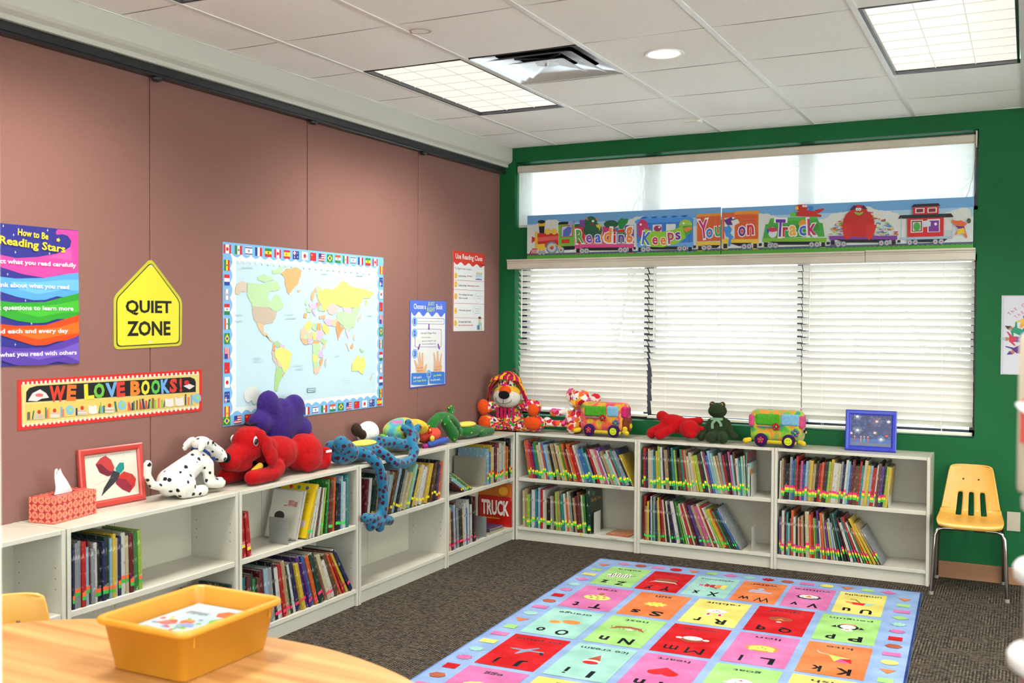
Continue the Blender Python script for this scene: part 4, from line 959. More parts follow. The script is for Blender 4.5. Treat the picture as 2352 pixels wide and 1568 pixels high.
# --- green frog lying on its back
GF=spots('spotted_green_plush','#135a1c','#93b02a',34,.15,.9); X=.235
t=toy('plush_frog','green plush frog with a yellow belly lying on its back in the corner run','soft toy',(X,-.78,Z)); o=t.location
g=G(); g.ell((X,-.73,.793),(.070,.145,.046),GF)
pts=[(X+.01,-1.035,.800),(X,-1.15,.868),(X,-1.10,.908),(X,-1.03,.915),(X,-.95,.890),(X,-.89,.845),(X,-.865,.790)]
pts=[(X,-1.215,.845),(X,-1.165,.885),(X,-1.10,.910),(X,-1.03,.908),(X,-.955,.885),(X,-.895,.840),(X,-.87,.790)]
for a_,b_ in zip(pts,pts[1:]): g.cap(a_,b_,.034,.034,GF)
g.cap((X+.03,-1.06,.870),(X+.045,-1.005,.800),.036,.038,GF); g.cap((X+.045,-1.005,.800),(X+.05,-1.0,.772),.034,.024,GF)
g.cap((X-.02,-.95,.89),(X-.03,-.90,.935),.024,.022,GF)
for q in ((-.93,.955),(-.895,.962),(-.868,.930)): g.cap((X-.03,-.90,.925),(X-.03,q[0],q[1]),.014,.013,GF)
g.cap((X-.03,-.62,.795),(X-.03,-.42,.772),.028,.018,GF); g.cap((X+.045,-.65,.775),(X+.045,-.49,.768),.028,.026,GF); g.cap((X-.03,-.42,.772),(X-.03,-.385,.762),.018,.016,GF)
plush(g,'body',t,o,.006,5)
g=G(); g.ell((X,-.755,.835),(.055,.095,.020),pl('#c8b84a')); g.obj('belly',t,o)
# --- floral lion
FL=floral('floral_cotton',['#a81e4a','#c86a1e','#2f7a2f','#b8183a','#4a1f52','#b03a20','#c8c0ae','#a8205a','#c8a02a'],56,'#c9c2b2',.72)
ORG=pl('#c8420e'); X=.285;Y=-.215
t=toy('plush_lion','large floral plush lion with orange paws and ribbon mane, sitting in the corner','soft toy',(X,Y,Z)); o=t.location
g=G(); g.ell((X+.005,Y,.825),(.100,.085,.085),FL); g.ell((X+.005,Y,.90),(.070,.06,.07),FL)
g.cap((X-.06,Y-.01,.925),(X-.125,Y-.11,.915),.036,.042,FL); g.cap((X+.07,Y-.01,.925),(X+.165,Y-.03,.930),.038,.046,FL); g.ell((X+.20,Y-.03,.915),(.055,.048,.058),FL)
g.cap((X-.04,Y-.05,.785),(X-.12,Y-.12,.815),.036,.050,FL); g.cap((X+.05,Y-.03,.785),(X+.16,Y-.03,.800),.040,.050,FL); g.ell((X+.20,Y-.03,.808),(.085,.050,.060),FL)
plush(g,'body',t,o,.007,5)
g=G(); g.ell((X+.000,Y-.01,1.070),(.092,.075,.088),FL); plush(g,'head',t,o,.007,5)
g=G(); g.ell((X+.010,Y-.070,.985),(.108,.062,.072),pl('#bdb6a8')); plush(g,'muzzle',t,o,.007,4)
g=G(); g.ell((X+.010,Y-.062,1.018),(.104,.052,.052),pl('#c89a24')); g.obj('muzzle_top',t,o)
g=G(); g.ell((X+.015,Y-.108,1.028),(.046,.030,.040),ORG); g.obj('nose_bridge',t,o)
g=G(); g.ell((X+.017,Y-.131,1.006),(.043,.018,.030),pl('#0c0c0e')); g.obj('nose',t,o)
for s_ in (-1,1): g=G(); g.ell((X-.008+s_*.034,Y-.083,1.088),(.007,.005,.010),mat('gloss','#0d0d10'),seg=10,rings=6); g.obj('eye',t,o)
g=G(); g.tube([(X-.052,Y-.120,.985),(X-.045,Y-.127,.960),(X-.02,Y-.128,.944),(X+.012,Y-.129,.944),(X+.04,Y-.129,.946),(X+.066,Y-.122,.962),(X+.072,Y-.114,.978)],.0018,mat('felt','#1a1a1c'),5); g.tube([(X+.015,Y-.132,.976),(X+.008,Y-.131,.944)],.0016,mat('felt','#1a1a1c'),5); g.obj('mouth',t,o)
rg=random.Random(3); g=G(); gy=G()
for k in range(34):
    a=PI*(k/33)*1.25-PI*.125; side=1 if k%2 else -1
    ca,sa=cos(a),sin(a); L=.10+.07*rg.random()
    p0=Vector((X+.03*ca,Y-.02-.04*rg.random(),1.150+.012*sa)); p1=Vector((X+.092*ca,Y-.035-.03*rg.random(),1.095+.05*sa)); p2=Vector((X+(.118+.040*abs(ca))*ca,Y-.04-.03*rg.random(),1.095+.05*sa-L*(.45+.5*abs(ca))))
    if sa>.55: p2=p1+Vector((.05*ca,-.035,-.035))
    w=.012; gg=gy if k%3==0 else g; mm=mat('felt','#c8941c') if k%3==0 else mat('felt','#a01848')
    pts=[p0,p1,(p1+p2)/2+Vector((.012*ca,-.01,.005)),p2]; n_=Vector((-sa,0,ca)); n_=Vector((.4*sa,1,0)).normalized() if abs(ca)>.7 else Vector((1,0,0))
    vs=[]; 
    for p in pts: vs+= [tuple(p-n_*w),tuple(p+n_*w),tuple(p+n_*w+Vector((0.002,-.002,.002))),tuple(p-n_*w+Vector((.002,-.002,.002)))]
    fs=[]
    for i in range(3):
        for j in range(4): a0=i*4+j;b0=i*4+(j+1)%4; fs.append((a0,b0,b0+4,a0+4))
    gg.add(vs,fs,mm)
g.obj('mane_ribbons',t,o); gy.obj('mane_ribbons',t,o)['label']='yellow mane ribbons'
g=G()
for k in range(5): xx=X-.055+.03*k; g.box((xx-.010,Y-.088,.845),(xx+.010,Y-.083,.915),mat('felt','#a01848' if k%2 else '#9a1e46'),.001)
g.obj('chest_ribbons',t,o)
for nm,c,rr,rt_ in (('paw_pad',(X-.142,Y-.135,.915),(.044,.034,.056),(0,0,.2)),('paw_pad',(X+.212,Y-.070,.905),(.042,.022,.044),(0,.5,0)),('foot_pad',(X-.122,Y-.158,.806),(.046,.026,.055),(0,0,0)),('foot_pad',(X+.205,Y-.066,.812),(.068,.024,.048),(0,0,0))):
    g=G(); g.ell(c,rr,ORG,rt_); g.obj(nm,t,o)
g=G(); hp=[]
for k in range(25): a=2*PI*k/24; hp.append((X-.03+.0012*16*sin(a)**3,Y-.093,.812+.0012*(13*cos(a)-5*cos(2*a)-2*cos(3*a)-cos(4*a))))
g.tube(hp,.003,mat('felt','#3a1238'),5); g.obj('heart_patch',t,o)
g=G(); g.tube([(X+.0,Y,1.15),(X+.015,Y,1.178),(X+.04,Y-.01,1.185),(X+.062,Y-.02,1.16),(X+.07,Y-.03,1.12)],.0028,mat('felt','#8a1838'),6); g.obj('hanging_loop',t,o)
# --- floral monkey
FM=floral('floral_pink_cotton',['#a8203a','#c85a1c','#c8c0b6','#b01e2a','#b8507a','#c8902a','#c8c0b6'],34,'#cbc4ba',.70); X=.74;Y=-.125
t=toy('plush_monkey','floral pink and orange plush monkey with big ears, behind the left toy bus','soft toy',(X,Y,Z)); o=t.location
g=G(); g.ell((X+.01,Y,.830),(.085,.065,.082),FM); g.cap((X+.02,Y,.88),(X+.04,Y,.93),.04,.04,FM)
g.cap((X-.05,Y-.01,.895),(X-.10,Y-.02,.885),.024,.022,FM); g.cap((X-.10,Y-.02,.885),(X-.145,Y-.03,.885),.024,.032,FM)
g.cap((X-.07,Y-.02,.808),(X-.17,Y-.03,.806),.024,.024,FM); g.ell((X-.195,Y-.035,.815),(.036,.030,.036),FM)
g.cap((X+.02,Y-.05,.79),(X+.01,Y-.075,.785),.034,.036,FM); g.ell((X+.01,Y-.078,.784),(.038,.03,.038),FM)
plush(g,'body',t,o,.006,5)
g=G(); g.ell((X+.045,Y-.01,.985),(.078,.062,.062),FM); g.ell((X+.020,Y-.045,.955),(.048,.030,.032),FM); plush(g,'head',t,o,.006,5)
for c,rr,rt_ in (((X-.035,Y+.00,1.01),(.032,.012,.052),(0,.35,0)),((X+.150,Y+.005,.990),(.040,.012,.036),(0,-.2,0))): g=G(); g.ell(c,rr,FM,rt_); plush(g,'ear',t,o,.005,3)
g=G(); g.ell((X+.045,Y-.072,.992),(.010,.005,.010),mat('gloss','#cfcbc6'),seg=10,rings=6); g.ell((X+.046,Y-.077,.992),(.005,.003,.005),mat('gloss','#0c0c0e'),seg=8,rings=6); g.obj('eye',t,o)
g=G(); g.tube([(X+.07,Y-.068,.975),(X+.085,Y-.066,.968),(X+.10,Y-.058,.975)],.0014,mat('felt','#4a1a1a'),5); g.obj('mouth',t,o)
# --- plush buses
def bus(x0,x1,yc,label,seed,face):
    t=toy('plush_bus',label,'soft toy',((x0+x1)/2,yc,Z)); o=t.location; w=x1-x0; xm=(x0+x1)/2; hw=.062
    TD=tiedye('tie_dye_bus_%d'%seed,[['#2a6a3a','#b8902a','#c0502a','#b83a5a','#c88a2a','#4a7a3a'],['#2a5a86','#3f8a34','#8aa82a','#c8702a','#4a9a3a','#b84a6a']][seed],13,(seed*3,0,0))
    def rb(g,a,b,m,r_=.03):
        """rounded block from boxes, balls"""
        xs=(a[0]+r_,b[0]-r_);ys=(a[1]+r_,b[1]-r_);zs=(a[2]+r_,b[2]-r_)
        for xx in xs:
            for yy in ys:
                for zz in zs: g.ell((xx,yy,zz),(r_,r_,r_),m,seg=12,rings=8)
        g.box((a[0],ys[0],zs[0]),(b[0],ys[1],zs[1]),m); g.box((xs[0],a[1],zs[0]),(xs[1],b[1],zs[1]),m); g.box((xs[0],ys[0],a[2]),(xs[1],ys[1],b[2]),m)
        for yy in ys:
            for zz in zs: g.cap((xs[0],yy,zz),(xs[1],yy,zz),r_,r_,m,12)
        for xx in xs:
            for yy in ys: g.cap((xx,yy,zs[0]),(xx,yy,zs[1]),r_,r_,m,12)
            for zz in zs: g.cap((xx,ys[0],zz),(xx,ys[1],zz),r_,r_,m,12)
    g=G(); rb(g,(x0+.006,yc-hw,Z+.028),(x1-.006,yc+hw,Z+.228),TD,.040); plush(g,'body',t,o,.006,5)
    f=yc-hw
    g=G(); rb(g,(x0+.045,f-.008,Z+.133),(x0+w*.585,f+.03,Z+.205),pl('#3f8a1e'),.014); plush(g,'side_window',t,o,.004,3)
    g=G(); rb(g,(x0+w*.59,f-.008,Z+.135),(x0+w*(.83 if face else .93),f+.03,Z+.208),pl('#6a9ab4'),.014); q=plush(g,'side_window',t,o,.004,3); q['label']='pale blue side window'
    g=G()
    if face:
        rb(g,(x1-.045,f-.004,Z+.13),(x1-.004,f+.10,Z+.205),pl('#b0205a'),.014); plush(g,'end_window',t,o,.005,3)
        g=G(); rb(g,(x1-.040,f-.002,Z+.035),(x1+.002,f+.11,Z+.135),pl('#6a2c14'),.018); plush(g,'front_panel',t,o,.005,3)
        g=G(); g.ell((x1-.010,f-.008,Z+.060),(.018,.010,.018),pl('#c4a41c')); g.ell((x1+.005,f+.06,Z+.075),(.010,.018,.018),pl('#c4a41c')); g.obj('headlight',t,o)
    else:
        rb(g,(x0+.000,f-.003,Z+.12),(x0+.042,f+.10,Z+.20),pl('#b8406a'),.016); rb(g,(x1-.032,f-.0,Z+.12),(x1+.000,f+.10,Z+.20),pl('#b8406a'),.014); plush(g,'end_window',t,o,.005,3)
        g=G(); g.ell((x1+.004,f+.03,Z+.105),(.008,.012,.012),pl('#1c1440')); g.ell((x1+.010,f+.03,Z+.100),(.006,.009,.009),pl('#c4a41c')); g.obj('headlight',t,o)
    g=G()
    for xa,sg in ((x0+.01,-1),(x1-.02,1)): g.cap((xa,f+.0,Z+.040),(xa+sg*.024,f-.012,Z+.034),.014,.016,pl('#c4a41c'))
    g.cap((x0+.05,f-.002,Z+.032),(x1-.05,f-.002,Z+.032),.012,.012,pl('#b09a1c')); g.obj('bumper',t,o)
    for k,xc in enumerate((x0+w*.245,x0+w*.745)):
        wh=thing('wheel',None,None,(0,0,0)); 
        bpy.data.objects.remove(wh)
        g=G(); R=[]
        for yy,rr in ((f-.022,.0),(f-.022,.029),(f-.016,.040),(f-.004,.042),(f+.012,.038)): R.append([(xc+rr*cos(2*PI*q/20),yy,Z+.0425+rr*sin(2*PI*q/20)) for q in range(20)])
        g.ring_loft(R,pl('#2a0f40'),caps=False); wo=g.obj('wheel',t,o)
        g=G()
        if k==0:
            flower3(g,(xc,f-.023,Z+.0435),(0,-1,0),.022,mat('felt','#b02a4a'),mat('felt','#5a8a3a')); g.obj('flower_patch',wo,o)
        else:
            a=Art((xc-.024,f-.0225,Z+.0185),(.048,0,0),(0,0,.048),kind='felt',step=.0006); a.disc((.5,.5),.5,.5,'#a8b81e',20); a.up(); a.disc((.36,.66),.05,.07,'#3a3a1a'); a.disc((.64,.66),.05,.07,'#3a3a1a')
            for q in range(8):
                a0=PI*(1.15+.7*q/8);a1=PI*(1.15+.7*(q+1)/8); a.line((.5+.32*cos(a0),.52+.30*sin(a0)),(.5+.32*cos(a1),.52+.30*sin(a1)),.0022,'#3a3a1a')
            a.g.obj('smiley_patch',wo,o)
    g=G(); flower3(g,(x0+w*.52,f-.009,Z+.128),(0,-1,0),.026,mat('felt','#a01a30'),mat('felt','#5a8a3a')); g.obj('flower_patch',t,o)
    g=G(); flower3(g,(x0+w*.86 if not face else x0+w*.78,f-.003,Z+.095),(0,-1,0),.028,mat('felt','#4a5a80'),mat('felt','#5a8a3a')); q=g.obj('flower_patch',t,o); q['label']='blue grey flower patch'
    g=G(); g.cap((x0+.06,f-.006,Z+.125),(x0+w*.55,f-.006,Z+.125),.004,.004,pl('#5a6a8a'),8); g.obj('piping',t,o)
    return t
b1=bus(.815,1.165,-.185,'tie-dye plush bus on the left bookcase beside the floral monkey',0,True)
b2=bus(1.968,2.305,-.185,'tie-dye plush bus on the middle bookcases beside the dark green frog',1,False)
# --- red bear lying down
RB=pl('#a0080c'); Y=-.155
t=toy('plush_bear','red plush bear lying face down beside the dark green frog','soft toy',(1.47,Y,Z)); o=t.location
g=G(); g.ell((1.465,Y,.848),(.105,.062,.062),RB,(0,.18,0)); g.cap((1.41,Y+.01,.875),(1.372,Y+.01,.895),.034,.036,RB); g.ell((1.368,Y+.01,.893),(.034,.032,.036),RB)
g.cap((1.40,Y-.02,.825),(1.325,Y-.035,.790),.038,.034,RB); g.ell((1.318,Y-.035,.782),(.036,.032,.034),RB)
g.cap((1.45,Y-.05,.815),(1.385,Y-.075,.778),.030,.032,RB); g.cap((1.54,Y+.02,.86),(1.62,Y+.03,.873),.028,.026,RB)
plush(g,'body',t,o,.006,5)
g=G(); g.ell((1.575,Y-.035,.822),(.068,.060,.060),RB); g.ell((1.600,Y-.080,.790),(.032,.026,.024),RB); plush(g,'head',t,o,.006,4)
for c in ((1.648,Y-.02,.830),): g=G(); g.ell(c,(.018,.012,.016),RB); g.obj('ear',t,o)
# --- dark green frog sitting
DG=pl('#222f18'); X=1.755; Y=-.135
t=toy('plush_frog','dark green plush frog sitting upright with a ribbon bow','soft toy',(X,Y,Z)); o=t.location
g=G(); g.ell((X-.005,Y,.835),(.075,.055,.082),DG); g.ell((X-.005,Y,.882),(.045,.04,.04),DG)
g.cap((X-.055,Y-.005,.875),(X-.095,Y-.02,.81),.022,.018,DG); g.cap((X-.095,Y-.02,.81),(X-.105,Y-.045,.775),.018,.026,DG)
g.cap((X+.050,Y-.005,.875),(X+.085,Y-.02,.81),.022,.018,DG); g.cap((X+.085,Y-.02,.805),(X+.115,Y-.03,.785),.020,.022,DG)
g.cap((X-.02,Y-.05,.785),(X-.025,Y-.095,.775),.034,.028,DG); g.cap((X+.035,Y-.05,.785),(X+.05,Y-.095,.775),.034,.028,DG)
g.ell((X-.03,Y-.108,.785),(.034,.016,.036),DG); g.ell((X+.055,Y-.105,.780),(.030,.016,.034),DG)
plush(g,'body',t,o,.0055,4)
g=G(); g.ell((X-.010,Y-.012,.945),(.062,.050,.045),DG); g.ell((X-.042,Y-.02,.985),(.020,.018,.022),DG); g.ell((X+.024,Y-.02,.985),(.020,.018,.022),DG); g.ell((X-.008,Y-.03,.965),(.045,.035,.035),DG); plush(g,'head',t,o,.005,4)
for xx in (-.040,.024): g=G(); g.ell((X+xx,Y-.040,.990),(.009,.005,.009),mat('gloss','#8a6a1a'),seg=10,rings=6); g.ell((X+xx,Y-.045,.990),(.005,.003,.005),mat('gloss','#0c0c0e'),seg=8,rings=6); g.obj('eye',t,o)
g=G(); g.tube([(X-.055,Y-.052,.942),(X-.03,Y-.063,.932),(X,Y-.063,.930),(X+.035,Y-.053,.940)],.0012,mat('felt','#10140c'),5); g.obj('mouth',t,o)
g=G()
for pts in ([(-.005,-.058,.895),(-.030,-.062,.870),(-.028,-.064,.835)],[(.0,-.058,.895),(.025,-.062,.87),(.028,-.064,.852)],[(-.045,-.05,.897),(0,-.06,.897),(.035,-.05,.897)]):
    for p,q in zip(pts,pts[1:]):
        p=Vector((X+p[0],Y+p[1],p[2]));q=Vector((X+q[0],Y+q[1],q[2])); 
        d=(q-p).normalized(); n_=Vector((d.z,0,-d.x))*.0085; g.add([tuple(p-n_),tuple(p+n_),tuple(q+n_),tuple(q-n_),tuple(p-n_+Vector((0,.0015,0))),tuple(p+n_+Vector((0,.0015,0))),tuple(q+n_+Vector((0,.0015,0))),tuple(q-n_+Vector((0,.0015,0)))],[(0,1,2,3),(7,6,5,4),(0,4,5,1),(1,5,6,2),(2,6,7,3),(3,7,4,0)],mat('felt','#6a8a6a'))
g.obj('ribbon_bow',t,o)
# ================= WALL ART =================
def wall_art(name,label,cat,quad,y0,y1,z0,z1,org,s,kind='paper',group=None):
    """sheet on the mauve partition, width y0..y1; drawing coordinates read off a crop (org, scale)"""
    a=Art((XP+.0022,y0,z0),(0,y1-y0,0),(0,0,z1-z0),kind=kind,mp=homog(quad)); return a
def finish(a,name,label,cat):
    o=a.g.obj(name,None,tuple(a.o)); o.location=tuple(a.o); return tag(o,label,cat)
def dk(c,k=.80):
    c=c.lstrip('#'); return '#'+''.join('%02x'%int(int(c[i:i+2],16)*k) for i in (0,2,4))
def ink(name,kind='paper'): return name
# --- How to Be Reading Stars
a=wall_art('poster','','',[(0,107),(528,145),(533,1032),(0,1060)],-4.038,-3.69,1.34,1.877,None,1,'gloss')
a.sheet('#2c2a70',poly=[(-.28,0),(1,0),(1,1),(-.28,1)]); a.clamp=(-.28,1,0,1)
def band(ps,c): a.poly(ps,c)
a.poly([(385,140),(528,148),(528,425),(400,440),(300,462),(150,440),(30,405),(-90,370),(-90,300),(100,335),(250,325),(380,300),(470,260),(480,215),(455,180),(420,170),(380,175),(372,160)],'#c23a80'); a.up()
a.poly([(300,330),(400,300),(470,255),(485,300),(480,350),(380,330)],'#cc4a8c'); 
def ribbon(t0,t1,b1,b0,bm,c1,c2):
    a.up(); a.poly([(-100,t0-20),(100,t0),(300,t0-8),(440,(t0+t1)//2-12),(528,t1),(531,b1),(470,b1+35),(380,bm-30),(300,bm-4),(220,bm),(100,b0+30),(-100,b0-30)],c1)
    a.up(); a.poly([(60,t0+20),(250,t0+22),(400,t0+4),(528,t1+45),(530,b1-12),(430,bm-75),(250,bm-40),(120,bm-70)],c2)
ribbon(470,425,560,560,612,'#4a86bc','#5c98cc')
ribbon(630,560,700,720,765,'#2c8428','#3c9a2c')
ribbon(785,705,840,850,915,'#c03c16','#cc5a1c')
ribbon(935,845,1030,1020,1050,'#4c3488','#64489c')
a.up(); 
for (x,y,t_,h_,w_,c_) in ((215,175,'How to Be',.026,.135,'#c8b428'),(215,250,'Reading Stars',.040,.292,'#c8b428')): a.text(t_,(x,y),h_,w_,c_,.022,rot=-.06)
for (t_,x,y,w_) in (('Select what you read carefully',215,368,.395),('Think about what you read',200,520,.345),('Ask questions to learn more',210,668,.375),('Read each and every day',190,822,.35),('Share what you read with others',195,975,.425)): a.text(t_,(x,y),.0225,w_,'#c9c6c8',.02)
for (x,y) in ((10,125),(80,182),(312,148),(92,296),(325,300),(38,442),(160,615),(88,910),(200,768)): a.disc((x,y),5,12,'#b8b8c8',8,star=.6)
a.disc((385,210),16,16,'#c8b428',10,star=.5)
finish(a,'poster','purple poster with rainbow ribbons titled How to Be Reading Stars','poster')
# --- QUIET ZONE sign
a=wall_art('','','',[(768,338),(1213,338),(1213,920),(768,920)],-3.512,-3.127,1.394,1.782,None,1,'gloss')
def rp(pts,rad,n=5):
    out=[];L=len(pts)
    for i in range(L):
        p=Vector(pts[i]).to_2d();q=Vector(pts[i-1]).to_2d();r_=Vector(pts[(i+1)%L]).to_2d()
        d1=(q-p).normalized();d2=(r_-p).normalized()
        for k in range(n+1):
            t_=k/n; A=p+d1*rad*(1-t_)**2+d2*rad*t_**2; out.append((A.x,A.y))
    return out
P5=[(768,590),(1003,330),(1216,600),(1213,912),(768,924)]
u=lambda P:[a.q(p) for p in P]
a.sheet('#a8a428',thick=.002,poly=u(rp(P5,34))[::-1]); a.o=a.o
I1=[(782,600),(1003,356),(1200,608),(1198,896),(782,908)]; I2=[(788,602),(1003,364),(1193,610),(1191,889),(789,901)]
a.poly(rp(I1,30),'#2a2818'); a.up(); a.poly(rp(I2,28),'#c9b92c'); a.up()
a.text('QUIET',(990,657),.066,.262,'#141412',.034); a.text('ZONE',(990,792),.066,.248,'#141412',.034)
for p in ((1003,383),(997,880)): a.disc(p,10,10,'#b0aea0',12)
finish(a,'wall_sign','yellow house shaped QUIET ZONE sign with black letters','sign')
# --- WE LOVE BOOKS banner
a=wall_art('','','',[(113,1137),(1349,1074),(1351,1352),(115,1472)],-3.972,-3.002,1.094,1.287,None,1)
a.sheet('#b4201c'); a.k=1
a.poly([(138,1168),(1332,1102),(1333,1330),(142,1440)],'#b8a868'); a.up()
for k in range(41):
    f=k/40; x=152+f*1168; yt=1160-f*62; yb=1438-f*108
    a.rect(x-7,yt-10,x+7,yt+10,'#bdb8ae'); a.rect(x-7,yb-10,x+7,yb+10,'#bdb8ae')
a.poly([(168,1285),(170,1215),(190,1190),(240,1176),(1270,1125),(1300,1138),(1308,1160),(1308,1225)],'#100f10'); a.up()
a.poly([(166,1300),(1312,1228),(1312,1310),(168,1405)],'#bda050'); a.up()
xs=[(375,'W','#b0301c',.075),(470,'E','#c05a20',.045),(588,'L','#c0b030',.050),(655,'O','#5a9a30',.055),(738,'V','#5a86b0',.062),(800,'E','#b03024',.045),(898,'B','#c06a24',.055),(966,'O','#c0b030',.048),(1035,'O','#4a9a3c',.052),(1100,'K','#5a8ab8',.050),(1155,'S','#b03024',.045),(1205,'!','#b02a24',.016)]
for x,ch,c_,w_ in xs: a.text(ch,(x,1230-(x-375)*.062),.064,w_,c_,.05,rot=random.Random(int(x)).uniform(-.08,.08))
a.poly([(180,1275),(210,1225),(260,1200),(300,1225),(320,1255),(270,1262),(240,1278)],'#b8b0ac'); a.up(); a.disc((255,1238),28,12,'#b05a50',10); a.poly([(1222,1185),(1262,1170),(1300,1185),(1265,1208)],'#bcb0b0'); a.disc((1245,1162),18,16,'#a82024',10)
rg=random.Random(8); x=175
while x<1300:
    yb=1402-(x-168)*.083; ht=rg.uniform(45,75); r_=rg.random()
    if r_<.12: 
        for q in range(3): a.rect(x,yb-12*q-10,x+60,yb-12*q,rg.choice(['#b8b0a8','#a89888']))
        a.disc((x+30,yb-48),12,14,'#a82a20',10); x+=70
    elif r_<.2: a.disc((x+30,yb-42),28,32,'#6a9ab0',12); a.disc((x+34,yb-46),12,14,'#8aa850',8); x+=68
    elif r_<.28: a.poly([(x,yb-60),(x+28,yb-52),(x+56,yb-62),(x+62,yb-8),(x+30,yb),(x+4,yb-8)],'#bcb6b0'); x+=68
    else:
        w_=rg.uniform(8,15); dx=rg.choice([0,0,0,10,-10]); a.poly([(x,yb),(x+w_,yb),(x+w_+dx,yb-ht),(x+dx,yb-ht)],rg.choice(['#a83024','#2a5a50','#c08a2a','#24304e','#7a9a3a','#b85a4a','#5a86a8','#6a4a2a'])); x+=w_+rg.choice([1,1,2,10])
finish(a,'wall_banner','long red bordered WE LOVE BOOKS banner under the yellow sign','banner')
# --- world map with flag border
a=Art((XP+.0022,-2.862,1.006),(0,1.357,0),(0,0,.884),mp=homog([(118,78),(1357,205),(1362,1368),(103,1530)]))
a.sheet('#6a9cc4'); 
def pu(pts,c): a.poly(pts,c,raw=True)
# scalloped inner white
def scal(n,u0,u1,v,amp,vert=False):
    out=[]
    for k in range(n*6+1):
        f=k/(n*6); w_=amp*abs(sin(PI*n*f)); out.append((v+w_,u0+(u1-u0)*f) if vert else (u0+(u1-u0)*f,v+w_))
    return out
top=[(p[0],1-p[1]) for p in scal(18,.045,.955,.060,.018)]; bot=scal(18,.045,.955,.060,.018)
lf=scal(11,.06,.94,.036,.012,True); rt_=[(1-p[0],p[1]) for p in lf]
pu(bot+rt_+top[::-1]+lf[::-1],'#c3c6c4'); a.up(); pu([(.068,.098),(.945,.098),(.945,.905),(.068,.905)],'#a6bcc2'); a.up()
def flag(kind,cu,cv,w,h,ver=False):
    W_=w/a.w;H_=h/a.h
    def R(x0,y0,x1,y1,c):
        if ver: pu([(cu-W_/2*(a.w/a.w)+ (1-y1)*H_*a.h/a.w*0+ (y0-.0)*0+0,0)]*3,c) if False else None
        pts=[(x0,y0),(x1,y0),(x1,y1),(x0,y1)]
        if ver: pts=[((.5-y)*h/a.w+cu,(x-.5)*w/a.h+cv) for x,y in pts]
        else: pts=[((x-.5)*W_+cu,(y-.5)*H_+cv) for x,y in pts]
        pu(pts,c)
    def D(x,y,r_,c,n=10,star=0):
        pts=[]
        for i in range(n):
            an=2*PI*i/n; q=r_*(1-(star if i%2 else 0)); X_=x+q*cos(an)*h/w; Y_=y+q*sin(an)
            pts.append((((.5-Y_)*h/a.w+cu,(X_-.5)*w/a.h+cv)) if ver else ((X_-.5)*W_+cu,(Y_-.5)*H_+cv))
        pu(pts,c)
    k0=a.k; Wt='#c9c7c3';Rd='#b01c22';Gn='#23703c';Bl='#26357a';Yl='#c8b02a'
    if kind=='ca': R(0,0,1,1,Wt);a.up();R(0,0,.25,1,Rd);R(.75,0,1,1,Rd);D(.5,.5,.28,Rd,10,.4)
    elif kind=='mx': R(0,0,.33,1,Gn);R(.33,0,.67,1,Wt);R(.67,0,1,1,Rd);a.up();D(.5,.5,.14,'#7a6a4a')
    elif kind=='il': R(0,0,1,1,Wt);a.up();R(0,.08,1,.2,Bl);R(0,.8,1,.92,Bl);D(.5,.5,.2,'#6a76a8',12,.35)
    elif kind=='fr': R(0,0,.33,1,Bl);R(.33,0,.67,1,Wt);R(.67,0,1,1,Rd)
    elif kind=='et': R(0,.67,1,1,Gn);R(0,.33,1,.67,Yl);R(0,0,1,.33,Rd);a.up();D(.5,.5,.16,'#2a3a2a',10,.4)
    elif kind=='es': R(0,0,1,1,Rd);a.up();R(0,.25,1,.75,Yl);a.up();D(.35,.5,.14,'#a06a2a')
    elif kind=='au': R(0,0,1,1,Bl);a.up();R(.0,.5,.5,1,'#7a4a6a');a.up();R(.2,.5,.3,1,Wt);R(0,.7,.5,.8,Wt);D(.75,.3,.1,Wt,10,.5);D(.25,.25,.12,Wt,10,.5);D(.75,.75,.09,Wt,10,.5)
    elif kind=='jp': R(0,0,1,1,Wt);a.up();D(.5,.5,.27,Rd,14)
    elif kind=='cn': R(0,0,1,1,Rd);a.up();D(.25,.7,.14,Yl,10,.5)
    elif kind=='us':
        R(0,0,1,1,Wt);a.up()
        for q in range(4): R(0,q*.28,1,q*.28+.14,Rd)
        a.up(); R(0,.45,.45,1,Bl)
    elif kind=='br': R(0,0,1,1,Gn);a.up();R(.5,.1,.5,.1,Gn);pts=[(.5,.08),(.92,.5),(.5,.92),(.08,.5)];pu([(((.5-y)*h/a.w+cu,(x-.5)*w/a.h+cv)) if ver else ((x-.5)*W_+cu,(y-.5)*H_+cv) for x,y in pts],Yl);a.up();D(.5,.5,.2,Bl,12)
    elif kind=='in': R(0,.67,1,1,'#b84a2a');R(0,.33,1,.67,Wt);R(0,0,1,.33,Gn);a.up();D(.5,.5,.12,'#5a5a8a')
    a.k=k0
seq=['ca','mx','il','fr','et','ca','es','au','jp','cn','us','br','in','mx','il','fr','et','ca']
for k in range(18): flag(seq[k],.022+.0535*k+ (0.004 if k else 0),.963,.050,.043)
flag('es',.985,.915,.048,.034,True)
sl=['et','fr','il','mx','in','br','us','cn','jp','au','es']
for k in range(11): flag(sl[k],.020,.875-.0795*k,.052,.036,True)
sr=['au','jp','cn','us','br','in','mx','il','fr','et']
for k in range(10): flag(sr[k],.982,.835-.083*k,.052,.034,True)
sb=['br','us','cn','jp','au','es','ca','et','fr','il','mx','in','br','us','cn','jp','au','es']
for k in range(18): flag(sb[k],.018+.0560*k,.030,.050,.040)
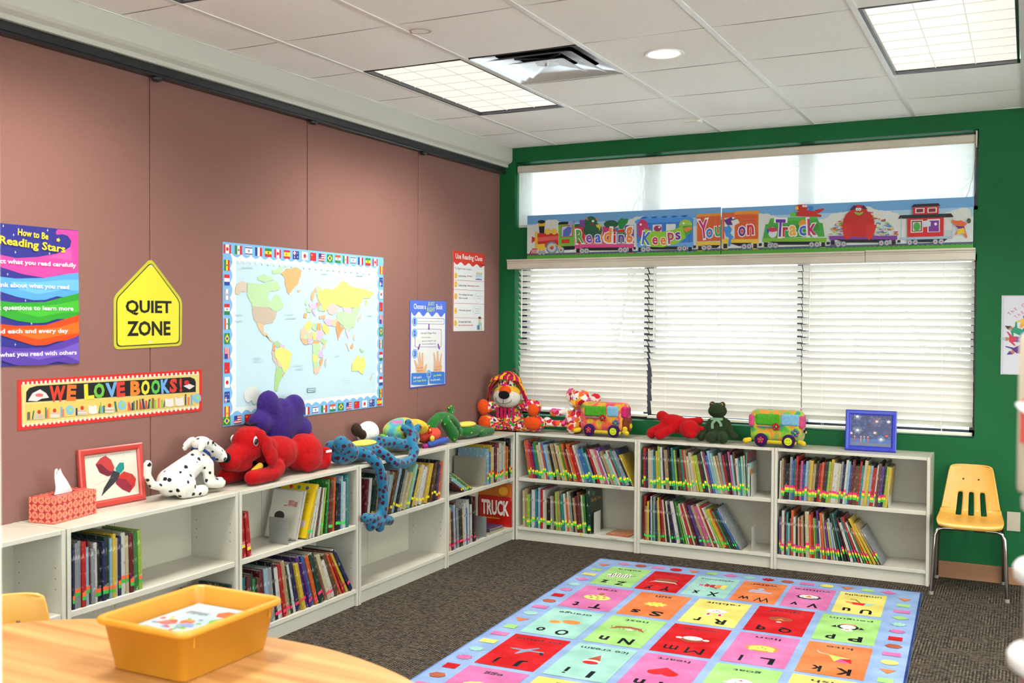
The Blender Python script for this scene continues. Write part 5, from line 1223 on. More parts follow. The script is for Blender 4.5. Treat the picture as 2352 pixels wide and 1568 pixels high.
a.up(); LAND=[
('#b39e88',[(208,440),(225,400),(262,382),(303,395),(292,470),(262,465),(235,490),(205,480)]),
('#98b884',[(303,395),(360,400),(420,405),(470,390),(530,380),(560,440),(520,460),(480,460),(455,500),(480,545),(515,490),(550,500),(585,590),(520,625),(470,590),(340,578),(300,490)]),
('#98b884',[(380,350),(430,330),(480,345),(510,375),(440,392),(385,375)]),('#98b884',[(490,300),(560,275),(592,280),(560,320),(500,330)]),('#98b884',[(520,480),(560,510),(575,560),(540,560)]),
('#a8927c',[(340,578),(470,590),(500,620),(535,610),(520,660),(495,705),(430,720),(360,700),(335,620)]),
('#c09a72',[(365,705),(430,720),(425,780),(460,805),(430,812),(390,760)]),('#b8a070',[(440,800),(475,830),(502,860),(480,855)]),
('#c4884a',[(560,325),(600,290),(680,278),(722,300),(700,400),(660,440),(625,492),(600,440),(590,350)]),
('#c09a72',[(690,455),(715,452),(712,468),(695,470)]),
('#8caa70',[(500,860),(535,850),(565,875),(540,900),(515,890)]),('#c07a44',[(497,870),(520,885),(515,935),(490,920)]),('#b89ab0',[(548,880),(590,885),(585,905),(555,905)]),
('#c2bc50',[(515,925),(560,900),(590,905),(645,950),(630,1050),(600,1080),(585,1115),(560,1050),(525,990),(508,960)]),
('#b09888',[(488,910),(510,940),(512,980),(530,1030),(520,1040),(495,990)]),('#c4a080',[(525,990),(560,1040),(570,1060),(535,1050)]),
('#8cb060',[(525,1045),(570,1085),(575,1130),(545,1175),(530,1245),(510,1245),(513,1130)]),('#c07a44',[(568,1110),(582,1120),(570,1138)]),
('#c2bc50',[(735,735),(790,680),(802,740),(770,790)]),('#c4a080',[(715,765),(745,735),(770,790),(750,840),(713,830)]),('#98b884',[(795,708),(840,712),(835,780),(800,752)]),
('#c48440',[(842,712),(872,715),(872,768),(840,765)]),('#c4a080',[(770,792),(808,775),(805,840),(765,835)]),('#c2bc50',[(808,775),(838,782),(832,850),(808,845)]),('#b09ab4',[(838,770),(880,772),(895,800),(870,850),(835,840)]),
('#b09ab4',[(765,835),(805,842),(800,872),(770,878)]),('#c0905c',[(713,832),(762,835),(765,880),(735,878)]),('#98b884',[(735,810),(765,800),(770,830),(740,840)]),('#8cb070',[(880,825),(920,850),(890,882),(868,852)]),
('#c4a080',[(890,882),(922,850),(905,900),(872,930)]),('#c48440',[(820,850),(865,850),(850,875),(800,875)]),('#98b884',[(805,875),(868,868),(865,930),(850,972),(810,950)]),
('#c2bc50',[(805,952),(850,972),(845,1020),(808,1010)]),('#b09ab4',[(855,930),(890,930),(890,978),(852,985)]),('#c48440',[(862,1000),(890,978),(882,1030),(862,1062)]),('#98b884',[(808,1012),(850,1015),(850,1060),(815,1062)]),
('#c4a080',[(812,1062),(870,1055),(855,1100),(822,1118)]),('#b39e88',[(905,1000),(920,985),(912,1050),(903,1050)]),
('#c48440',[(737,632),(765,634),(758,675),(737,668)]),('#98b884',[(760,592),(798,592),(795,630),(765,625)]),('#b09ab4',[(778,562),(838,558),(840,600),(790,605)]),('#c08060',[(838,548),(868,550),(862,590),(838,592)]),
('#98b884',[(850,582),(900,582),(895,622),(850,612)]),('#c08a60',[(790,500),(820,440),(850,420),(845,450),(820,480),(812,545),(798,530)]),('#98b884',[(835,432),(860,430),(863,490),(840,512)]),('#98b884',[(745,560),(758,520),(768,580)]),
('#b09ab4',[(798,608),(815,612),(835,652),(822,655)]),('#c08a60',[(855,655),(910,650),(905,678),(855,676)]),
('#c4bc4c',[(860,432),(880,460),(900,440),(960,450),(1000,430),(1040,378),(1075,400),(1110,430),(1180,440),(1285,475),(1250,520),(1205,520),(1180,560),(1165,635),(1135,590),(1060,598),(1000,570),(945,578),(905,622),(870,560),(848,522)]),
('#b39e98',[(915,592),(960,555),(1020,592),(1000,632),(960,650),(930,630)]),('#b8a0bc',[(1040,590),(1120,600),(1100,640),(1045,620)]),
('#98b884',[(1010,625),(1045,618),(1100,642),(1130,585),(1180,600),(1150,665),(1130,740),(1080,770),(1040,732),(1000,692),(992,652)]),
('#b09ab0',[(895,680),(950,680),(960,730),(930,735),(897,702)]),('#c4bc4c',[(875,722),(910,722),(942,770),(910,802),(882,762)]),('#c4a080',[(950,692),(1000,680),(985,742),(955,732)]),('#c4783c',[(1000,690),(1030,740),(1058,742),(1022,790),(1005,850),(987,762)]),
('#b8a0b4',[(1058,742),(1088,780),(1095,822),(1082,835),(1066,790)]),('#b8a48c',[(1065,870),(1078,870),(1100,935),(1088,930)]),('#c48440',[(1100,890),(1125,868),(1120,912),(1102,912)]),('#8cb070',[(1165,910),(1210,930),(1195,946)]),
('#b39e88',[(1150,690),(1185,640),(1190,660),(1162,702)]),('#c2bc50',[(1115,1030),(1140,990),(1165,965),(1185,990),(1200,970),(1215,1012),(1220,1060),(1195,1118),(1160,1088),(1112,1092)]),('#b0a890',[(1250,1162),(1275,1100),(1282,1108),(1262,1166)]),('#c2bc50',[(1220,530),(1232,535),(1226,575),(1216,570)]),('#b8a890',[(1125,800),(1140,812),(1135,850),(1122,840)]),
('#bdbcb4',[(265,1262),(300,1210),(340,1200),(365,1215),(388,1260),(372,1330),(345,1355),(325,1320),(300,1340),(270,1310)])]
_rg=random.Random(12)
def rough(p):
    out=[]
    for i in range(len(p)):
        A=p[i];B=p[(i+1)%len(p)]; L=math.hypot(B[0]-A[0],B[1]-A[1]); n=max(1,int(L/11)); j=min(4.0,L*.10)
        for k in range(n):
            f=k/n; out.append((A[0]+(B[0]-A[0])*f+(_rg.uniform(-j,j)),A[1]+(B[1]-A[1])*f+(_rg.uniform(-j,j))))
    return out
for c_,p in LAND: a.poly(rough(p),mix_hex(c_,'#b2bcb8',.22))
a.up(); a.poly([(762,1227),(828,1222),(829,1254),(763,1260)],'#3a4a54'); a.up(); a.poly([(766,1231),(825,1226),(826,1251),(766,1256)],'#a6bcc2'); a.up(); a.text('Benton',(796,1241),.012,.055,'#3a4a54',.01) if False else [a.rect(770+8*k,1236,775+8*k,1246,'#5a6a74') for k in range(7)]
for k in range(3): a.line((1040,1150+18*k),(1095,1146+18*k),.0012,'#8e9ea4')
a.line((1010,1255),(1045,1225),.001,'#98a6ac'); a.line((1045,1225),(1050,1180),.001,'#98a6ac'); a.line((1110,1250),(1085,1222),.001,'#98a6ac'); a.line((1085,1222),(1082,1178),.001,'#98a6ac'); a.line((1010,1255),(1110,1250),.001,'#98a6ac')
for k in range(24): 
    x=190+k*46; y=228+k*4.2
    if x<1290: a.disc((x,y),8,8,'#c3c6c4',8)
rg=random.Random(2)
for (x,y,w_) in ((300,275,90),(230,640,60),(230,690,60),(620,640,70),(640,668,80),(370,980,60),(370,1005,50),(690,1040,70),(700,1065,60),(1000,965,40),(1170,340,50),(1250,650,40),(900,325,50)): a.rect(x-w_/2,y,x+w_/2,y+6,'#97adb4')
finish(a,'world_map','large world map with a scalloped border of little flags','map')
# --- Choose a Just Right Book
a=Art((XP+.0022,-1.212,1.092),(0,.444,0),(0,0,.552),mp=homog([(15,10),(622,8),(632,1410),(28,1505)]))
a.sheet('#38459c'); a.poly([(38,100),(605,95),(615,1392),(42,1482)],'#c4c5c2'); a.up()
hd=[(18,15),(618,12),(620,230)]
for k in range(29): f=k/28; hd.append((610-590*f,235-38*cos(2*PI*4*f)+5))
a.poly(hd,'#3f5eb8'); a.up()
a.text('Choose a',(182,112),.034,.145,'#c9c9c9',.018); a.text('Book',(508,108),.034,.080,'#c9c9c9',.018); a.text('JUST',(372,68),.028,.082,'#a8bc4a',.018); a.text('RIGHT',(370,158),.028,.098,'#a8bc4a',.018)
def rbox(x0,y0,x1,y1,c,fill='#c4c5c2',w_=7,sk=0):
    n=6; pts=[]
    for (cx,cy,a0) in ((x0+20,y0+20,PI),(x1-20,y0+20,1.5*PI),(x1-20,y1-20,0),(x0+20,y1-20,.5*PI)):
        for q in range(n): an=a0+PI/2*q/(n-1); pts.append((cx+20*cos(an),cy+20*sin(an)+sk*(cx-x0)))
    a.poly(pts,c)
    pts2=[((p[0]-(x0+x1)/2)*(1-2*w_/(x1-x0))+(x0+x1)/2,(p[1]-(y0+y1)/2)*(1-2*w_/(y1-y0))+(y0+y1)/2) for p in pts]
    a.k+=1; a.poly(pts2,fill); a.k-=1
rbox(75,310,592,410,'#6a5cb0',sk=-.02); rbox(105,497,548,802,'#6a5cb0',sk=-.04)
a.k+=2
for (x,y) in ((95,370),(97,567),(106,913)): a.disc((x,y),46,80,'#6a9cc4',20)
a.k+=1
for (x,y,t_) in ((95,370,'1'),(97,567,'2'),(106,913,'3')): a.text(t_,(x,y),.034,.017 if t_=='1' else .024,'#5a3a98',.04)
a.text('Choose a book that makes you want to read!',(360,360),.011,.30,'#85858c',.0)
a.text('Use the 5 Finger Rule:',(330,560),.017,.190,'#75757c',.005); a.text('- Read one page.',(285,632),.012,.115,'#85858c'); a.text('- Hold up a finger for each',(335,690),.012,.185,'#85858c'); a.text('word you can\'t figure out.',(340,738),.012,.170,'#85858c')
for P in ([(325,405),(343,405),(343,468),(352,468),(334,510),(316,468),(325,468)],[(180,740),(196,752),(178,805),(185,812),(155,860),(152,802),(160,803)],[(478,735),(496,722),(515,780),(524,778),(515,832),(488,792),(495,790)]): a.poly(P,'#763a98')
SK='#c49a78'
a.poly([(135,1240),(130,1170),(95,1020),(112,1018),(165,1110),(172,1070),(148,950),(160,945),(200,1060),(172,885),(190,875),(215,1050),(220,895),(245,890),(252,1080),(250,1160),(285,1080),(312,1085),(300,1180),(285,1235)],SK)
a.poly([(420,1210),(425,1070),(430,1040),(415,880),(432,880),(460,1020),(472,1020),(472,855),(495,850),(505,1020),(520,1030),(540,885),(558,888),(545,1050),(557,1100),(552,1195)],SK)
a.k+=1
for (t_,x,y,w_) in (('5 or more',190,1145,.07),('fingers up',190,1198,.07),('1, 2, 3, or 4',488,1115,.075),('fingers up',482,1165,.07)): a.text(t_,(x,y),.013,w_,'#a0522a',.01)
rbox(50,1240,330,1440,'#2f6ab4','#2f6ab4',sk=-.05); rbox(350,1205,603,1405,'#2f6ab4','#2f6ab4',sk=-.05); a.k+=2
a.text('Still need a',(152,1308),.014,.10,'#c9c9c9',.02); a.text('Just Right Book',(190,1365),.015,.155,'#a8bc4a',.02); a.text('Just Right!',(478,1262),.018,.10,'#a8bc4a',.03); a.text("I'm off to read . . .",(465,1330),.015,.145,'#c9c9c9',.02)
a.disc((340,1248),40,74,'#6a9cc4',20); a.k+=1; a.text('OR',(340,1252),.022,.036,'#5a2a78',.03)
finish(a,'poster','blue topped Choose a Just Right Book poster with two hands','poster')
# --- Use Reading Clues  (crop 1073x1568)
a=Art((XP+.0022,-.682,1.445),(0,.445,0),(0,0,.540),mp=homog([(583,153),(876,172),(878,896),(587,915)]))
a.sheet('#c4c3c0'); a.poly([(583,153),(591,153),(594,915),(587,915)],'#b03a30'); a.poly([(872,172),(876,172),(878,896),(874,896)],'#b8655c')
hd=[(583,153),(876,172),(876,285)]
for k in range(29): f=k/28; hd.append((876-293*f,285-22*f-14*cos(2*PI*4*f)+6))
a.poly(hd,'#bc2a18'); a.up(); a.text('Use Reading Clues',(733,218),.046,.375,'#c9c7c4',.015); a.text('To figure out a word . . .',(690,325),.018,.27,'#5a5a5a',.005)
for y in (432,520,652,786): a.line((590,y),(872,y+(2 if y<600 else -6)),.0025,'#b8605a')
for k,y in enumerate((390,472,585,722,838)): a.disc((611,y),15,30,'#c8ae3c',18)
a.k+=1
for k,y in enumerate((390,472,585,722,838)): a.text('12345'[k],(611,y),.028,.011 if k==0 else .017,'#c07a2a',.03)
for (t_,x,y,w_,c_) in (('Look at the',668,390,.105,'#6a6a6a'),('pictures.',738,390,.075,'#b8505a'),('Look at the',672,479,.105,'#6a6a6a'),('beginning sounds.',772,480,.17,'#b8606a'),('Try reading the word.',706,568,.20,'#6a6a6a'),('Ask yourself:',680,600,.12,'#6a6a6a'),('Then ask yourself:',698,715,.165,'#6a6a6a'),('Go back and read',695,820,.17,'#6a6a6a'),('the sentence smoothly.',708,854,.21,'#b8606a')): a.text(t_,(x,y),.0145,w_,c_)
a.disc((825,585),40,50,'#a8a8b4',20); a.disc((812,712),42,50,'#a8a8b4',20); a.k+=1; a.disc((825,585),38,48,'#c4c3c0',20); a.disc((812,712),40,48,'#c4c3c0',20); a.k+=1
for (t_,x,y,w_) in (('Does that word',825,573,.075),('sound right?',825,595,.065),('Does that word',812,692,.075),('make sense',812,712,.065),('in the sentence?',812,734,.08)): a.text(t_,(x,y),.008,w_,'#8a8a94')
a.poly([(792,395),(800,350),(830,350),(852,345),(850,395),(820,385)],'#b8a878'); a.poly([(795,370),(850,368),(848,395),(795,398)],'#98b0c4'); a.poly([(790,412),(820,405),(850,412),(850,420),(790,420)],'#6a5a98')
a.disc((835,795),15,22,'#c4a088',12); a.disc((832,776),14,12,'#2a2420',10); a.poly([(822,820),(852,820),(856,890),(815,890)],'#88a898'); a.poly([(808,850),(830,845),(832,890),(810,890)],'#3a5a9a'); a.poly([(834,848),(850,855),(848,885),(834,890)],'#b8b478')
finish(a,'poster','small red topped Use Reading Clues poster near the corner','poster')
# --- train banner (two card strips standing on the valance)
def A1(x,y): return (1180+x*.22959,430+y*.22959)
def A2(x,y): return (1700+x*.23810,430+y*.23810)
def strip(x0,x1,zb,zt0,zt1,quad,yy):
    zt=max(zt0,zt1); a=Art((x0,yy,zb),(x1-x0,0,0),(0,0,zt-zb),mp=homog(quad)); return a
Q1=[(1208,494.5),(1656,479),(1656,586),(1207,593.5)]; Q2=[(1657,485),(2236,459),(2236,574.5),(1656,586)]
def back(a,u1=1):
    a.clamp=(0,1,0,1)
    a.sheet('#5f8cb6' ,.0012); a.poly([(0,.02),(1,.02),(1,.80),(0,.80)],'#8fa8bc',raw=True); a.up(); a.poly([(0,.02),(1,.02),(1,.62),(0,.62)],'#b9bab8',raw=True); a.up()
    rg=random.Random(int(a.w*1000)); 
    for k in range(int(a.w*26)):
        u=(k+.5)/(a.w*26); v=.60+.12*sin(u*a.w*9)+.06*rg.random(); a.disc((u,v),.030*1.45/a.w,.13,'#b9b8b2',12,raw=True)
    a.up(); a.poly([(0,0),(1,0),(1,.095),(0,.095)],'#4a8a2c',raw=True); a.up(); a.poly([(0,.085),(1,.085),(1,.125),(0,.125)],'#424e60',raw=True); a.up()
    n=int(a.w/.0265*.98)
    for k in range(n): u=(k+.3)/n; a.poly([(u,.072),(u+.011/a.w,.078),(u+.011/a.w,.086),(u,.088)],'#4a342a',raw=True)
    a.up()
def wheels(a,T_,pts,r_=28):
    for x,y in pts: a.disc(T_(x,y),r_*.23,r_*.23,'#66727c',16)
    a.k+=1
    for x,y in pts: a.disc(T_(x,y),r_*.23*.72,r_*.23*.72,'#9aa4aa',14)
    a.k+=1
    for x,y in pts: a.disc(T_(x,y),r_*.23*.32,r_*.23*.32,'#a83a40',10)
    a.k-=2
def Pp(a,T_,pts,c): a.poly([T_(*p) for p in pts],c)
def truck(a,T_,x0,x1,y,c,wy):
    Pp(a,T_,[(x0,y-12),(x1,y-12),(x1,y+22),(x0,y+22)],c); Pp(a,T_,[(x0+60,y+22),(x1-60,y+22),(x1-130,y+52),(x0+160,y+52)],'#161418')
    for xx in (x0+8,x1-60):
        for q in range(3): Pp(a,T_,[(xx,y+22+q*26),(xx+52,y+22+q*26),(xx+52,y+30+q*26),(xx,y+30+q*26)],c)
        Pp(a,T_,[(xx+8,y+30),(xx+44,y+30),(xx+44,y+72),(xx+8,y+72)],'#1c181c')
def creature(a,T_,c,cx,cy,rx,ry,horn=None,fl=0):
    a.disc(T_(cx,cy),rx*.23,ry*.23,c,20); a.k+=1
    for s_ in (-1,1): a.disc(T_(cx+s_*rx*.22,cy-ry*.35),rx*.045+.6,ry*.045+.6,'#c8c8c8',10)
    a.k+=1
    for s_ in (-1,1): a.disc(T_(cx+s_*rx*.22,cy-ry*.33),.55,.6,'#101010',8)
    a.k-=2
    if horn:
        for s_ in (-1,1): Pp(a,T_,[(cx+s_*rx*.5,cy-ry*.8),(cx+s_*rx*.85,cy-ry*.65),(cx+s_*rx*.85,cy-ry*1.15)],horn)
def letters(a,T_,L,h=.090):
    for ch,x,y,c,w_,hh,r_ in L: a.text(ch,T_(x,y),hh,w_,c,.025,rot=r_,outline='#c9c4c2',ow=.10)
a=strip(.3195,1.7225,1.9565,2.265,2.265,Q1,-.030); T_=A1
a.mp=homog([(1208,494.5),(1656,479),(1656,586),(1207,593.5)]); back(a)
Pp(a,T_,[(135,665),(175,605),(225,605),(218,662)],'#a01c20'); a.k+=1
for q in range(4): Pp(a,T_,[(165+14*q,655),(172+14*q,615),(178+14*q,615),(172+14*q,655)],'#b9b6b2')
a.k-=1
Pp(a,T_,[(200,470),(215,455),(430,455),(440,470),(440,590),(200,600)],'#a82420'); Pp(a,T_,[(200,500),(440,480),(440,520),(200,540)],'#c05048')
Pp(a,T_,[(168,485),(200,500),(200,530),(168,555)],'#a82420'); Pp(a,T_,[(200,440),(226,440),(230,600),(200,600)],'#c09a2c'); Pp(a,T_,[(222,565),(302,560),(304,625),(228,628)],'#c4a22c')
Pp(a,T_,[(248,455),(240,385),(300,383),(295,455)],'#17171c'); Pp(a,T_,[(230,355),(308,350),(300,385),(240,388)],'#c09a2c'); a.disc(T_(268,342),9,4,'#17171c',14)
a.disc(T_(330,440),7,7,'#c4a22c',12); a.disc(T_(397,440),7,7,'#c4a22c',12)
Pp(a,T_,[(440,365),(600,360),(600,580),(445,590)],'#5a9a30'); Pp(a,T_,[(438,360),(450,345),(598,340),(600,368),(440,372)],'#1c1c22'); a.k+=1
Pp(a,T_,[(466,385),(585,378),(585,490),(468,500)],'#b02a24'); a.k+=1; Pp(a,T_,[(474,392),(578,386),(578,482),(474,492)],'#9aa6b8'); a.k+=1; Pp(a,T_,[(490,430),(540,390),(575,400),(570,450),(545,490),(485,488)],'#46589a'); a.disc(T_(568,358),7,6,'#8088b4',12); a.k-=3
a.k+=1; Pp(a,T_,[(472,520),(552,515),(555,555),(472,560)],'#b02a24'); a.k-=1
Pp(a,T_,[(450,590),(600,582),(600,620),(500,625)],'#17161a')
wheels(a,T_,[(250,650),(288,648)],22); wheels(a,T_,[(372,600)],62); wheels(a,T_,[(467,625)],34)
a.k+=3; a.line(T_(310,612),T_(405,565),.006,'#c4a22c'); a.line(T_(405,565),T_(490,608),.006,'#c4a22c'); a.k-=3
# Reading car
truck(a,T_,605,1205,580,'#b83a72',0)
for (x0_,x1_,y0_,y1_,c_) in ((605,710,395,565,'#a8242c'),(657,740,328,400,'#6a3a7a'),(715,800,470,565,'#b8404c'),(800,885,462,565,'#c87a2a'),(888,985,395,565,'#a82a5a'),(985,1050,410,565,'#3a70a0'),(1045,1110,455,565,'#2a7a40'),(1112,1205,385,560,'#5a3480'),(605,660,370,395,'#2a5a34')): Pp(a,T_,[(x0_,y0_),(x1_,y0_-4),(x1_,y1_),(x0_,y1_)],c_)
a.k+=1
a.disc(T_(790,430),22,18,'#1f4a34',16); a.disc(T_(770,365),15,17,'#1f4f36',18); a.disc(T_(975,372),17,9,'#1f4a34',16); Pp(a,T_,[(1040,345),(1080,310),(1100,320),(1150,320),(1140,360),(1110,390),(1095,425),(1055,420)],'#23703a')
Pp(a,T_,[(722,300),(735,300),(745,330),(725,328)],'#b86a30'); Pp(a,T_,[(842,310),(825,308),(818,330),(838,332)],'#b86a30')
a.k+=1; a.disc(T_(792,340),3.2,2.6,'#c8c8c8',10); a.disc(T_(788,372),3,3,'#8a2030',10); Pp(a,T_,[(822,375),(880,370),(868,400),(860,440),(850,410),(828,400)],'#b8a830')
Pp(a,T_,[(1040,430),(1110,425),(1108,450),(1045,455)],'#a82420')
a.k+=1; letters(a,T_,[('R',660,490,'#4a8a2c',.056,.094,.05),('e',752,515,'#6a3a8a',.044,.056,0),('a',843,515,'#2f5aa8',.044,.056,0),('d',942,480,'#c87a24',.056,.100,-.05),('i',1012,505,'#a8202a',.018,.075,0),('n',1078,515,'#4a2a7a',.042,.052,0),('g',1160,480,'#c86a24',.046,.105,.05)])
a.disc(T_(1012,435),6,6,'#a82030',10,star=.5); a.k-=3
wheels(a,T_,[(682,635),(727,635),(1072,628),(1117,628)])
Pp(a,T_,[(585,590),(610,588),(610,618),(585,620)],'#1c1a1c'); Pp(a,T_,[(1200,600),(1225,600),(1225,625),(1200,625)],'#1c1a1c'); Pp(a,T_,[(1800,590),(1830,588),(1830,615),(1800,617)],'#1c1a1c')
# Keeps car
Pp(a,T_,[(1232,360),(1800,345),(1800,560),(1235,570)],'#2f6ab0')
for q in range(11): xx=1260+50*q; Pp(a,T_,[(xx,365),(xx+4,365),(xx+4,565),(xx,565)],'#24548e')
Pp(a,T_,[(1215,350),(1245,325),(1780,312),(1805,335),(1800,352),(1218,365)],'#3f7cc0'); Pp(a,T_,[(1260,325),(1290,300),(1740,285),(1765,312)],'#4a86c4')
a.k+=1
for q in range(5): Pp(a,T_,[(1275+100*q,320-3*q),(1295+100*q,305-3*q),(1345+100*q,305-3*q),(1325+100*q,320-3*q)],'#2a4a80')
Pp(a,T_,[(1395,382),(1485,378),(1485,450),(1395,455)],'#bcb8bc'); Pp(a,T_,[(1530,378),(1625,375),(1625,450),(1530,452)],'#bcbcb8'); a.k+=1; a.disc(T_(1445,420),9,7,'#8a2a50',14); a.disc(T_(1460,408),2.4,2,'#c8c8c8',8)
a.k-=2; truck(a,T_,1235,1805,575,'#5a8ac0',0); a.k+=1
a.disc(T_(1295,395),12,15,'#a82a5a',18); Pp(a,T_,[(1245,440),(1345,400),(1375,430),(1290,480),(1250,510)],'#a82a5a'); a.disc(T_(1725,385),15,12,'#88a83a',16); Pp(a,T_,[(1640,400),(1790,390),(1790,450),(1730,500),(1680,500)],'#3a8a34'); Pp(a,T_,[(1700,420),(1780,400),(1790,430),(1730,460)],'#c07030')
a.k+=1; a.disc(T_(1275,378),2.6,2.6,'#c8c8c8',8); a.disc(T_(1705,370),2.6,2.4,'#c8c8c8',8)
Pp(a,T_,[(1310,420),(1400,445),(1500,450),(1600,435),(1690,395),(1710,450),(1730,515),(1640,570),(1500,605),(1380,600),(1260,560),(1290,490)],'#7aa82c')
a.k+=1; letters(a,T_,[('K',1335,515,'#2f5aa8',.058,.085,-.12),('e',1420,540,'#a82a34',.040,.052,-.05),('e',1502,545,'#c86a24',.040,.052,0),('p',1580,515,'#a82a5a',.044,.075,.10),('s',1650,495,'#5a2a7a',.036,.050,.15)]); a.k-=3
wheels(a,T_,[(1303,625),(1350,622),(1668,618),(1715,616)])
# You on car, left part
Pp(a,T_,[(1840,300),(2075,290),(2075,545),(1842,550)],'#b8502a')
for q in range(4): xx=1885+55*q; Pp(a,T_,[(xx,305),(xx+4,305),(xx+4,545),(xx,545)],'#923c1c')
Pp(a,T_,[(1830,300),(1850,282),(2078,272),(2078,298),(1832,310)],'#c07a28'); truck(a,T_,1838,2170,565,'#c4a22c',0)
a.k+=1; letters(a,T_,[('Y',1905,430,'#a82a6a',.062,.120,.10),('o',1965,470,'#2f6ab0',.046,.062,0),('u',2050,455,'#3a8a34',.042,.064,.06)]); a.k-=1
wheels(a,T_,[(1912,612),(1963,610)])
o=finish(a,'wall_banner','left half of the cartoon train banner, ending in the word You','banner')
# clip: keep the strip inside its right edge handled by geometry below
a=strip(1.7265,3.2235,1.9575,2.258,2.258,Q2,-.026); T_=A2
back(a)
B1=lambda x,y:(1180+x*.22959,430+y*.22959)
Pp(a,B1,[(2085,285),(2270,280),(2270,545),(2085,550)],'#b8502a'); Pp(a,T_,[(0,285),(160,285),(160,515),(0,520)],'#b8502a'); Pp(a,T_,[(-60,262),(165,252),(178,268),(172,282),(-60,292)],'#c07a28')
Pp(a,T_,[(160,285),(170,285),(168,510),(160,512)],'#c07a28'); 
for q in range(5): yy=310+36*q; Pp(a,T_,[(8,yy),(135,yy-3),(135,yy+1),(8,yy+4)],'#923c1c')
Pp(a,T_,[(-175,505),(-60,510),(175,505),(178,540),(-175,548)],'#c4a22c') if False else truck(a,T_,-180,170,528,'#c4a22c',0)
a.k+=1; Pp(a,B1,[(2105,335),(2205,325),(2205,530),(2105,535)],'#b9b4ac'); a.k+=1
Pp(a,B1,[(2100,355),(2170,325),(2205,340),(2200,400),(2130,400)],'#4a2a6a'); Pp(a,B1,[(2170,360),(2235,345),(2255,380),(2190,410)],'#b9b8b4'); Pp(a,B1,[(2095,420),(2150,400),(2180,440),(2165,480),(2200,520),(2175,530),(2160,605),(2140,600),(2150,520),(2120,510),(2105,460)],'#3a78b4')
a.k+=1; a.disc(B1(2122,408),3,2.6,'#c8c8c8',8); a.disc(B1(2190,335),2.4,2.2,'#c8c8c8',8)
letters(a,T_,[('o',12,445,'#5a2a7a',.046,.066,0),('n',92,430,'#a8242c',.044,.066,.05)]); a.k-=3
wheels(a,T_,[(32,585),(80,583)])
Pp(a,T_,[(170,555),(200,553),(200,580),(170,582)],'#1c1a1c'); Pp(a,T_,[(818,545),(848,543),(848,568),(818,570)],'#1c1a1c'); Pp(a,T_,[(1505,530),(1535,528),(1535,552),(1505,554)],'#1c1a1c')
# Track car
Pp(a,T_,[(210,510),(235,380),(260,380),(280,330),(720,310),(750,365),(780,370),(800,495)],'#3a8a34'); a.k+=1; Pp(a,T_,[(285,325),(720,308),(728,335),(290,352)],'#4a9a3c'); Pp(a,T_,[(275,395),(740,375),(750,440),(265,450)],'#2f7a2c'); a.k-=1
Pp(a,T_,[(470,310),(470,275),(520,262),(525,308)],'#5aa030'); Pp(a,T_,[(525,305),(530,270),(640,250),(720,262),(730,285),(770,295),(765,312)],'#a82420'); a.disc(T_(580,228),13,10,'#a82420',16); Pp(a,T_,[(515,225),(540,210),(550,240),(520,248)],'#c8a02c'); Pp(a,T_,[(640,215),(690,210),(685,250),(650,255)],'#2f6ab0'); Pp(a,T_,[(700,250),(790,232),(790,248),(735,280)],'#a82420')
a.k+=1; a.disc(T_(595,212),3,2.6,'#c8c8c8',8); a.disc(T_(618,212),3,2.6,'#c8c8c8',8); a.k-=1
truck(a,T_,205,820,518,'#6a9a2c',0)
a.k+=2; a.disc(T_(302,455),10,12,'#b9b8bc',16); a.disc(T_(300,430),12,5,'#a82a4a',14); Pp(a,T_,[(245,430),(270,425),(265,465),(250,460)],'#2a4a8a'); a.disc(T_(592,375),10,9,'#c08024',14); a.k+=1
letters(a,T_,[('T',375,415,'#5a2a8a',.062,.110,-.05),('r',425,450,'#a8242c',.034,.062,0),('a',495,440,'#c8942c',.044,.064,0),('c',590,440,'#2f5aa8',.044,.064,0),('k',678,405,'#a82a5a',.052,.105,.05)]); a.k-=3
wheels(a,T_,[(278,577),(330,575),(675,570),(727,568)])
# flatcar heaped with books and a red creature
rg=random.Random(6)
for _ in range(230):
    x=rg.uniform(845,1500); t_=(x-1170)/330; ytop=250+ (t_**2)*210; y=rg.uniform(ytop,485)
    w_=rg.uniform(22,45); h_=rg.uniform(7,13); r_=rg.uniform(-.5,.5); c_=rg.choice(['#b9b8b4','#b9b8b4','#3a70b0','#7aa82c','#c07a2c','#a83040','#2a7a5a'])
    Pp(a,T_,[(x-w_/2,y+r_*w_/2),(x+w_/2,y-r_*w_/2),(x+w_/2,y-r_*w_/2+h_),(x-w_/2,y+r_*w_/2+h_)],c_) if 0 else (a.__setattr__('k',a.k+.02),Pp(a,T_,[(x-w_/2,y+r_*w_/4),(x+w_/2,y-r_*w_/4),(x+w_/2,y-r_*w_/4+h_),(x-w_/2,y+r_*w_/4+h_)],c_))
a.up(); truck(a,T_,845,1505,500,'#6a3480',0); a.up()
a.disc(T_(1130,370),36,32,'#a8201c',24); a.disc(T_(1128,250),19,12,'#a8201c',18); Pp(a,T_,[(965,380),(1060,380),(1060,500),(1010,525),(985,500)],'#b02822'); Pp(a,T_,[(1200,380),(1305,385),(1270,500),(1230,530),(1195,500)],'#b02822')
a.up(); Pp(a,T_,[(1040,250),(1080,205),(1110,215),(1090,245)],'#3a1a40'); Pp(a,T_,[(1215,240),(1175,205),(1150,215),(1170,240)],'#3a1a40'); a.disc(T_(1112,242),3.6,3.6,'#c8c8c8',10); a.disc(T_(1138,242),3.6,3.6,'#c8c8c8',10); Pp(a,T_,[(1085,262),(1130,275),(1175,262),(1165,285),(1130,300),(1095,285)],'#6aa02c')
a.up(); a.disc(T_(1114,244),1,1.2,'#101010',8); a.disc(T_(1136,244),1,1.2,'#101010',8)
